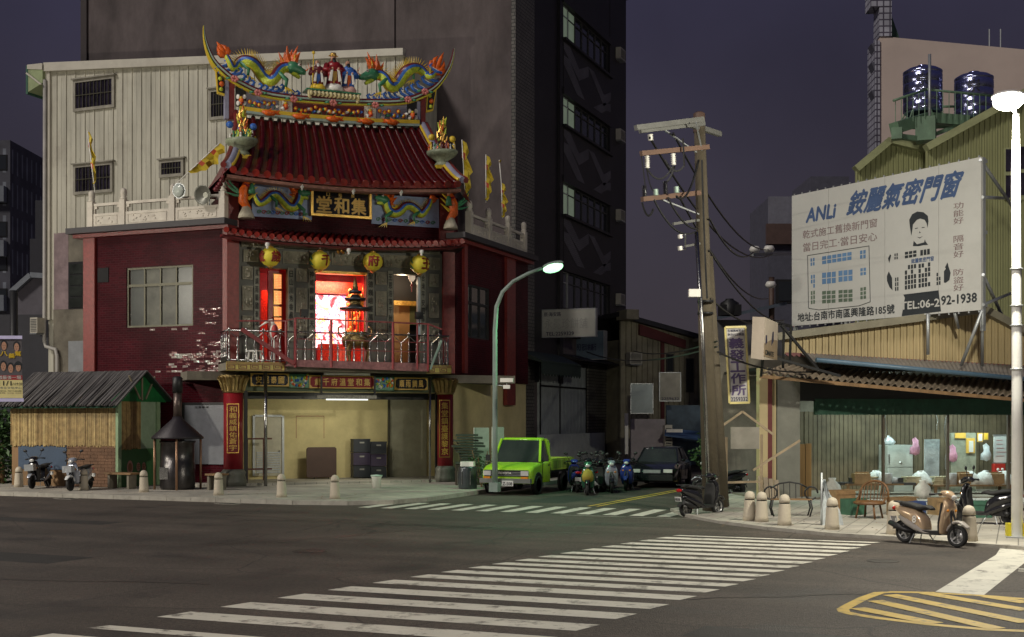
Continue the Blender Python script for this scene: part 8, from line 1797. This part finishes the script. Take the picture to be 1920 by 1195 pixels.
def fat(m, path, rw, rt, seg=14):
    """body piece: path in x-z, half width rw in y and half thickness rt in the plane"""
    P = []; RW_ = []; RT_ = []; pts = V(path); n = len(pts); s = 4
    for i in range(n-1):
        p0, p1, p2, p3 = pts[max(i-1, 0)], pts[i], pts[i+1], pts[min(i+2, n-1)]
        for k in range(s):
            t = k/s; P.append(.5*((2*p1)+(p2-p0)*t+(2*p0-5*p1+4*p2-p3)*t*t+(3*p1-p0-3*p2+p3)*t**3)); RW_.append(rw[i]*(1-t)+rw[i+1]*t); RT_.append(rt[i]*(1-t)+rt[i+1]*t)
    P.append(pts[-1]); RW_.append(rw[-1]); RT_.append(rt[-1])
    o = len(m.v); N = len(P)
    for i, p in enumerate(P):
        t = (P[min(i+1, N-1)]-P[max(i-1, 0)]).normalized(); y = Vector((0, 1, 0)); x = y.cross(t).normalized()
        for k in range(seg):
            a = 2*pi*k/seg; ca, sa = cos(a), sin(a); q = .75; m.v.append(p+y*RW_[i]*abs(ca)**q*(1 if ca > 0 else -1)+x*RT_[i]*abs(sa)**q*(1 if sa > 0 else -1))
    for i in range(N-1):
        for k in range(seg): k2 = (k+1) % seg; m.f.append([o+i*seg+k, o+i*seg+k2, o+(i+1)*seg+k2, o+(i+1)*seg+k]); m.m.append(m.cur); m.sm.append(True)
    m.f.append([o+k for k in range(seg-1, -1, -1)]); m.m.append(m.cur); m.sm.append(True); m.f.append([o+(N-1)*seg+k for k in range(seg)]); m.m.append(m.cur); m.sm.append(True)
def paint(nm, c, k=.25, metal=0): return M(nm, c, rough=k, coat=.6, var=.06, bump=0, metal=metal)
m_lens = M('lamp_lens_clear', (.6, .6, .58, 1), rough=.08, spec=1, bump=0); m_lred = M('tail_lens', (.4, .01, .01, 1), rough=.15, bump=0); m_amb = M('amber_lens', (.7, .25, .02, 1), rough=.2, bump=0); m_plate = M('number_plate', (.62, .62, .6, 1))
def scooter(lb, loc, rz, body, accent, plate=None, mirrors=True, basket=False, bag=False, lean=.0, grp=None, seatm=None, steer=0.0, sc=1.0):
    t = T('scooter', lb, 'scooter', loc, rz, grp); L = dict(local=True); R = .215
    wheel(t, -.60, R, .10); wheel(t, .62, R, .10)
    m = MB(); m.tube([(.62, .07, R), (.52, .07, .5), (.44, 0, .8)], .022, 7); m.tube([(.62, -.07, R), (.52, -.07, .5), (.44, 0, .8)], .022, 7); m.build('fork', m_black, t, **L)
    m = MB(); fat(m, [(.86, .38), (.72, .475), (.58, .48), (.46, .38), (.42, .30)], [.05, .085, .09, .09, .08], [.02, .03, .035, .03, .02]); m.build('front_fender', accent, t, **L)
    # leg shield: outer painted skin and inner black
    m = MB(); fat(m, [(.34, .24), (.37, .42), (.41, .62), (.42, .80), (.36, .92)], [.17, .22, .23, .19, .12], [.05, .06, .065, .06, .04]); m.build('front_shield', body, t, **L)
    m = MB(); fat(m, [(.28, .27), (.30, .45), (.33, .68), (.31, .84)], [.15, .19, .18, .12], [.03, .04, .04, .03]); m.build('inner_shield', m_rub, t, **L)
    m = MB(); m.box((.06, 0, .25), (.50, .34, .07)); m.build('footboard', m_rub, t, **L)
    # rear body: side panels swept upwards to the tail
    m = MB(); fat(m, [(-.10, .27), (-.20, .44), (-.36, .55), (-.60, .62), (-.84, .70)], [.15, .17, .175, .14, .05], [.07, .14, .15, .11, .04]); m.build('side_panels', body, t, **L)
    m = MB(); fat(m, [(.20, .235), (-.05, .25), (-.25, .33), (-.48, .42), (-.72, .52)], [.165, .178, .182, .16, .08], [.03, .05, .09, .09, .04]); m.build('lower_trim', accent, t, **L)
    m = MB(); fat(m, [(.04, .70), (-.06, .735), (-.22, .715), (-.40, .755), (-.62, .78), (-.72, .765)], [.08, .125, .15, .155, .13, .06], [.02, .045, .055, .055, .05, .02]); m.build('seat', seatm or m_rub, t, **L)
    m = MB(); fat(m, [(.50, .95), (.40, 1.02), (.30, 1.03), (.22, .98)], [.07, .13, .13, .08], [.05, .065, .06, .03]); m.build('handlebar_cowl', body, t, **L)
    m = MB(); m.ell((.52, 0, .955), (.035, .085, .055), 12, 8); m.build('headlight', m_lens, t, **L)
    for sg in (-1, 1): m = MB(); m.ell((.465, sg*.12, .70), (.03, .045, .03), 8, 6); m.build('indicator', m_amb, t, **L)
    for sg in (-1, 1):
        m = MB(); m.tube([(.32, sg*.10, 1.02), (.27, sg*.22, 1.02), (.22, sg*.34, 1.0)], .018, 7); m.tube([(.25, sg*.24, 1.015), (.21, sg*.35, 1.0)], .024, 8); m.tube([(.30, sg*.2, 1.02), (.31, sg*.33, 1.0)], .008, 5); m.build('handlebar', m_black, t, **L)
        if mirrors:
            m = MB(); m.tube([(.31, sg*.16, 1.04), (.30, sg*.24, 1.16), (.31, sg*.28, 1.25)], .008, 5); q = Matrix.Rotation(sg*.25, 3, 'X'); m.ell((.31, sg*.30, 1.29), (.022, .075, .05), 12, 7, q); m.build('mirror', m_black, t, **L)
    m = MB(); m.tube([(-.32, -.11, .24), (-.5, -.155, .27), (-.62, -.165, .31), (-.86, -.17, .39)], [.03, .05, .062, .05], 12); m.build('exhaust', m_black, t, **L)
    m = MB(); m.box((-.38, .0, .28), (.36, .18, .16)); m.tube([(-.48, .05, .3), (-.60, .08, R)], .06, 8); m.build('engine', m_black, t, **L)
    m = MB(); fat(m, [(-.38, .40), (-.60, .47), (-.80, .36), (-.86, .26)], [.06, .07, .075, .07], [.012, .014, .012, .01]); m.build('rear_fender', m_rub, t, **L)
    m = MB(); m.ell((-.86, 0, .68), (.03, .10, .045), 10, 6); m.build('tail_light', m_lred, t, **L)
    m = MB(); m.tube([(-.62, .12, .80), (-.82, .11, .82), (-.88, 0, .82), (-.82, -.11, .82), (-.62, -.12, .80)], .014, 6); m.build('grab_rail', m_black, t, **L)
    m = MB(); m.box((-.89, 0, .46), (.012, .20, .12), mat=Matrix.Rotation(-.25, 3, 'Y')); o = m.build('number_plate', m_plate, t, **L)
    if plate:
        m = MB(); text(m, plate, lambda x, y: Vector((-.905-.02*y*0, .085-.17*x, .425+.06*y)), .03); m.build('lettering', m_blk, o, **L)
    m = MB(); m.tube([(-.12, .10, .22), (-.02, .22, 0.01)], .012, 6); m.tube([(-.30, .12, .2), (-.36, .17, .01)], .012, 5); m.tube([(-.30, -.12, .2), (-.36, -.17, .01)], .012, 5); m.build('stand', m_steeld, t, **L)
    if basket:
        m = MB(); m.box((.66, 0, .72), (.24, .32, .22)); m.build('wrapped_basket', basket if not isinstance(basket, bool) else m_bag, t, **L)
    if bag:
        m = MB(); m.lathe([(.05, -.22), (.18, -.15), (.2, 0), (.14, .16), (.04, .24)], (.5, 0, .62), 10, sc=(.8, 1)); m.build('hanging_sack', bag, t, **L)
    if lean: t.rotation_euler[0] = lean
    return t
gold = paint('champagne_gold_scooter_paint', (.58, .42, .27, 1), .25, .25); greyp = paint('grey_plastic_trim', (.36, .33, .30, 1), .4)
pr, pf = GR(1690, 1014), GR(1793, 1020); yaw = math.atan2(pf.y-pr.y, pf.x-pr.x)
g = scooter('metallic gold scooter parked at the kerb in front of the workshop', (-1.62, 26.1, 0), radians(-33), gold, greyp, mirrors=False, lean=radians(-3))
m = MB(); 
for v in ((-.02, .0),): text(m, '8', lambda x, y: Vector((-.30+.09*x, -.19, .42+.14*y)), .03)
m.build('decal', m_whg, g, local=True)
black = paint('black_scooter_paint', (.012, .012, .014, 1), .15); silver = paint('silver_scooter_paint', (.42, .45, .52, 1), .2, .4); white = paint('white_scooter_paint', (.65, .66, .66, 1), .25); bluep = paint('blue_scooter_paint', (.03, .05, .25, 1), .2); greenp = paint('dark_green_paint', (.02, .09, .05, 1), .2)
scooter('black scooter standing behind the gold one by the right bollard', (-.75, 31.0, .06), radians(165), black, black, mirrors=True)
scooter('dark scooter with a brown seat, furthest right behind the street lamp', (.9, 31.6, .06), radians(150), black, greyp)
p = GR(66, 906); scooter('black scooter with two round mirrors in front of the bamboo shed', (-31.2, 33.9, .12), radians(-72), black, silver, basket=m_steeld, lean=radians(4))
p = GR(122, 922); scooter('silver scooter with wrapped front basket, beside the second bollard', (-29.0, 33.35, .12), radians(-78), silver, white, basket=M('clear_wrap', (.4, .42, .44, 1), rough=.15, bump=1.2, bscale=9), lean=radians(4))
scooter('dark scooter cut by the left edge of the picture', (-35.2, 35.2, .12), radians(-60), black, black)
scooter('black scooter seen from behind with a white plate, on the side street corner', (-7.55, 31.7, 0), radians(62), black, black, plate='908-DVL', mirrors=False)
# row along the kerb behind the truck
row = [(-14.0, 39.6, 115, bluep, black, 'blue black scooter nearest the truck tail', False), (-13.55, 40.4, 112, black, silver, 'black scooter with raised mirrors beside the blue one', False), (-13.2, 39.3, 80, black, white, 'black scooter with white front trim in the parked row', False), (-13.05, 38.2, -75, greenp, black, 'scooter carrying a mustard yellow sack', True), (-12.75, 39.7, -70, silver, black, 'silver fronted scooter right of the yellow sack', False), (-12.6, 41.2, -80, bluep, bluep, 'blue covered scooter at the back of the row', False), (-13.5, 41.8, 100, black, greenp, 'dark green scooter behind the blue black one', False), (-14.1, 41.0, 95, black, white, 'black and white scooter against the truck bed', False)]
for x, y, a, b1, b2, lb, bg_ in row: scooter(lb, (x-.1, y+1.1, 0), radians(a), b1, b2, grp=None, bag=M('mustard_sack', (.38, .30, .04, 1), rough=.8, bump=1, bscale=6) if bg_ else False)
scooter('dark motor scooter parked under the shrub beyond the saloon', (-9.6, 42.5, 0), radians(190), black, silver); scooter('dark scooter parked beside the one under the shrub', (-9.0, 40.4, 0), radians(200), black, black)

# lime green pickup, front towards the viewer (local +x is forward)
lime = paint('lime_truck_paint', (.36, .60, .03, 1), .25); m_tg = M('truck_glass', (.035, .04, .035, 1), rough=.06, spec=.9, bump=0, var=.2)
t = T('pickup_truck', 'lime green single cab pickup with dropside bed parked at the kerb', 'pickup truck', (-15.52, 37.9, 0), radians(-90)); t.scale = (1.03, 1.1, 1.02); L = dict(local=True)
def loft(m, secs):
    """secs: list of equal-length rings of points"""
    o = len(m.v); n = len(secs[0])
    for s in secs: m.v += [Vector(p) for p in s]
    for i in range(len(secs)-1):
        for k in range(n): k2 = (k+1) % n; m.f.append([o+i*n+k, o+i*n+k2, o+(i+1)*n+k2, o+(i+1)*n+k]); m.m.append(m.cur); m.sm.append(False)
    m.f.append([o+k for k in range(n-1, -1, -1)]); m.m.append(m.cur); m.sm.append(False); m.f.append([o+(len(secs)-1)*n+k for k in range(n)]); m.m.append(m.cur); m.sm.append(False)
def ring(x, w_, zb, zt, c=.06, tw_=None):
    tw_ = tw_ if tw_ is not None else w_; return [(x, -w_, zb), (x, -w_, (zb+zt)/2), (x, -w_, zt-c), (x, -tw_+c, zt), (x, tw_-c, zt), (x, w_, zt-c), (x, w_, (zb+zt)/2), (x, w_, zb)]
w_ = .80; m = MB()
loft(m, [ring(.0, w_*.93, .42, .78, .1), ring(-.05, w_*.97, .36, .86, .08), ring(-.25, w_, .36, .93), ring(-.85, w_, .36, 1.02), ring(-.98, w_, .36, 1.05), ring(-1.75, w_, .36, 1.08)]); m.build('body', lime, t, **L)
# cab greenhouse pillars and roof
zr, zbelt = 1.80, 1.05; gx0, gx1, gx2, gx3 = -.90, -1.30, -1.70, -1.75
m = MB(); m.hexa([(gx1+.02, -.64, zr-.05), (gx1+.02, .64, zr-.05), (gx2, .66, zr-.05), (gx2, -.66, zr-.05)], [(gx1-.06, -.58, zr+.02), (gx1-.06, .58, zr+.02), (gx2+.03, .6, zr+.02), (gx2+.03, -.6, zr+.02)]); m.build('roof', lime, t, **L)
for sg in (-1, 1):
    m = MB(); m.bar((gx0, sg*.75, zbelt-.02), (gx1, sg*.63, zr-.02), .07); m.bar((gx3, sg*.77, zbelt-.02), (gx2, sg*.64, zr-.02), .10); m.build('pillar', lime, t, **L)
    m = MB(); m.add([(gx0-.07, sg*.765, zbelt+.02), (gx3+.06, sg*.775, zbelt+.02), (gx2+.04, sg*.655, zr-.08), (gx1-.03, sg*.645, zr-.08)], [(0,1,2,3)]); m.build('side_window', m_tg, t, **L)
    m = MB(); m.bar((-1.0, sg*.812, .5), (-1.0, sg*.812, 1.02), .012); m.bar((-1.72, sg*.812, .5), (-1.72, sg*.812, 1.02), .012); d = m.build('door_gap', m_black, t, **L); m = MB(); m.box((-1.58, sg*.82, .92), (.14, .03, .035)); m.build('door_handle', m_black, t, **L)
    m = MB(); m.tube([(-.95, sg*.78, 1.0), (-.92, sg*.93, 1.1)], .012, 5); m.box((-.92, sg*.95, 1.16), (.04, .14, .2)); m.build('mirror', m_black, t, **L)
m = MB(); m.add([(gx0, -.72, zbelt-.01), (gx0, .72, zbelt-.01), (gx1+.02, .60, zr-.06), (gx1+.02, -.60, zr-.06)], [(0,1,2,3)]); m.build('windscreen', m_tg, t, **L)
m = MB(); m.bar((gx0, -.75, zbelt-.02), (gx0, .75, zbelt-.02), .05); m.build('cowl', m_black, t, **L)
m = MB(); m.add([(gx3-.01, -.7, zbelt+.02), (gx3-.01, .7, zbelt+.02), (gx2-.01, .6, zr-.08), (gx2-.01, -.6, zr-.08)], [(0,1,2,3)]); m.build('rear_window', m_tg, t, **L)
for y in (-.3, .3): m = MB(); m.bar((gx0-.02, y, zbelt+.02), (gx0-.14, y+.32, zbelt+.16), .015); m.build('wiper', m_black, t, **L)
m = MB(); m.box((.0, 0, .70), (.06, 1.40, .20)); m.build('grille', m_black, t, **L); m = MB(); 
for z in (.63, .68, .73): m.box((.035, 0, z), (.012, 1.0, .012))
m.build('grille_slat', m_steeld, t, **L)
m = MB(); text(m, 'TOYOTA', lambda x, y: Vector((.045, .2-.42*(1-x) if False else -.24+.42*x, .67+.07*y)), .04); m.build('lettering', m_whg, t, **L)
for sg in (-1, 1): m = MB(); m.box((.02, sg*.6, .70), (.06, .24, .15)); m.build('headlight', m_lens, t, **L); m = MB(); m.box((.03, sg*.6, .56), (.05, .22, .06)); m.build('indicator', m_amb, t, **L)
m = MB(); m.box((.06, 0, .46), (.14, 1.62, .14)); m.build('bumper', M('grey_bumper', (.20, .21, .2, 1), rough=.4, metal=.4), t, **L)
m = MB(); m.box((.14, .1, .38), (.02, .36, .17)); o = m.build('number_plate', m_plate, t, **L); m = MB(); text(m, 'Z-508', lambda x, y: Vector((.153, -.05+.3*x, .32+.1*y)), .03); m.build('lettering', m_blk, o, **L)
for x in (-.62, -3.05):
    for sg in (-1, 1): wheel(t, x, .30, .17, sg*.75, m_steeld)
    for sg in (-1, 1): m = MB(); m.lathe([(.36, -.01), (.36, .01)], (x, sg*.803, .36), 24, mat=Matrix.Rotation(pi/2, 3, 'X')); m.build('wheel_arch', m_black, t, **L)
m = MB(); m.box((-2.85, 0, .70), (2.1, 1.62, .08)); m.box((-2.8, 0, .52), (2.2, .7, .22)); m.build('bed_floor', m_black, t, **L)
lime_d = M('lime_dropside', (.34, .48, .06, 1), rough=.4, dirt=.4)
for sg in (-1, 1):
    m = MB(); m.box((-2.87, sg*.82, .93), (2.08, .05, .38)); s_ = m.build('dropside', lime_d, t, **L)
    for k in range(5): m = MB(); m.box((-2.05-k*.41, sg*.85, .93), (.36, .02, .26)); m.build('dropside_shade_panel', m_black if False else M('lime_shadow_panel', (.22, .30, .05, 1), dirt=.5), s_, **L)  # darker raised panels paint the shade of pressed recesses
m = MB(); m.box((-3.92, 0, .93), (.05, 1.66, .38)); m.build('tailgate', lime_d, t, **L); m = MB(); m.box((-1.82, 0, 1.2), (.05, 1.5, .9)); 
m.build('headboard', lime, t, **L)
for y in (-.7, -.35, 0, .35, .7): m = MB(); m.tube([(-1.86, y, 1.1), (-1.86, y, 1.72)], .018, 5); m.build('guard_bar', lime, t, **L)
m = MB(); m.tube([(-1.86, -.7, 1.72), (-1.86, .7, 1.72)], .022, 6); m.build('guard_bar', lime, t, **L)

# dark saloon facing the viewer
dk = paint('dark_saloon_paint', (.012, .014, .016, 1), .1); t = T('saloon_car', 'dark polished saloon car facing the street beyond the scooters', 'car', (-12.2, 43.6, 0), radians(-84))
def sm(m): m.sm = [True]*len(m.sm); return m
m = MB(); w_ = .86; loft(m, [ring(0, w_*.8, .3, .6, .08), ring(-.12, w_*.93, .22, .68, .1), ring(-.5, w_, .2, .80, .12), ring(-1.25, w_, .2, .92, .12), ring(-3.5, w_, .2, .96, .12), ring(-4.2, w_*.97, .22, .93, .12), ring(-4.5, w_*.88, .3, .8, .1)]); m.build('body', dk, t, **L)
m = MB(); P4 = [(-1.20, .74, .9), (-1.95, .60, 1.40), (-3.15, .60, 1.42), (-3.85, .70, .93)]
loft(m, [[(x, -y, z), (x, -y*.5, z+.015), (x, y*.5, z+.015), (x, y, z), (x-.01, y, z-.06), (x-.01, -y, z-.06)] for x, y, z in [(-1.92, .60, 1.385), (-2.0, .60, 1.41), (-3.1, .60, 1.43), (-3.2, .59, 1.40)]]); m.build('roof', dk, t, **L)
m = MB(); m.add([(-1.20, -.74, .91), (-1.20, .74, .91), (-1.93, .60, 1.38), (-1.93, -.60, 1.38)], [(0,1,2,3)]); m.build('windscreen', m_tg, t, **L)
m = MB(); m.add([(-3.85, -.70, .93), (-3.85, .70, .93), (-3.18, .59, 1.39), (-3.18, -.59, 1.39)], [(3,2,1,0)]); m.build('rear_window', m_tg, t, **L)
for sg in (-1, 1):
    for a_, b_, c_, d_ in [(-1.30, -2.42, -2.42, -1.98), (-2.50, -3.72, -3.14, -2.50)]:
        m = MB(); m.add([(a_, sg*.755, .92), (b_, sg*.755, .93), (c_, sg*.615, 1.37), (d_, sg*.615, 1.37)], [(0,1,2,3)]); m.build('side_window', m_tg, t, **L)
    for a_, b_ in [((-1.2, sg*.75, .9), (-1.95, sg*.6, 1.4)), ((-2.46, sg*.76, .92), (-2.46, sg*.61, 1.4)), ((-3.8, sg*.73, .92), (-3.15, sg*.6, 1.4))]: m = MB(); m.bar(a_, b_, .05); m.build('pillar', dk, t, **L)
    m = MB(); m.box((-.03, sg*.58, .62), (.14, .32, .12)); m.build('headlight', m_lens, t, **L); m = MB(); m.ell((-1.35, sg*.93, .98), (.06, .09, .06), 8, 6); m.build('mirror', dk, t, **L)
    for x in (-.85, -3.55): wheel(t, x, .31, .19, sg*.80); m = MB(); m.lathe([(.36, -.01), (.36, .01)], (x, sg*.862, .34), 24, mat=Matrix.Rotation(pi/2, 3, 'X')); m.build('wheel_arch', m_black, t, **L)
    m = MB(); 
    for x in (-1.5, -2.45, -3.4): m.box((x, sg*.863, .6), (.012, .006, .5))
    m.build('door_gap', m_black, t, **L); m = MB(); m.box((-2.3, sg*.87, .78), (.16, .03, .03)); m.box((-3.2, sg*.87, .78), (.16, .03, .03)); m.build('door_handle', m_steeld, t, **L)
m = MB(); m.box((.0, 0, .60), (.05, .62, .12)); m.build('grille', m_steeld, t, **L); m = MB(); m.box((.035, 0, .40), (.02, .36, .15)); m.build('number_plate', m_plate, t, **L); m = MB(); m.box((.0, 0, .38), (.1, 1.5, .2)); m.build('bumper', dk, t, **L)
for o in bpy.data.objects:
    if o.name.split('.')[0] in ('body', 'roof') and o.parent and o.parent.name.split('.')[0] in ('pickup_truck', 'saloon_car'):
        b_ = o.modifiers.new('bevel', 'BEVEL'); b_.width = .03; b_.segments = 3; b_.limit_method = 'ANGLE'; b_.angle_limit = radians(12)
        for p_ in o.data.polygons: p_.use_smooth = True
# litter of small stones and leaves on the paving
m = MB(); rs = random.Random(2)
for i in range(260):
    x = rs.uniform(-34, -18) if i % 2 else rs.uniform(-7, 4); y = rs.uniform(31.8, 35) if i % 2 else rs.uniform(28, 33); z = .125 if i % 2 else .065; a = rs.random()*6; s = rs.uniform(.01, .035); m.add([(x+s*cos(a+k*1.57), y+s*sin(a+k*1.57), z+.004*k) for k in range(4)], [(0,1,2,3)])
m.build('litter', m_wood, kind='stuff')
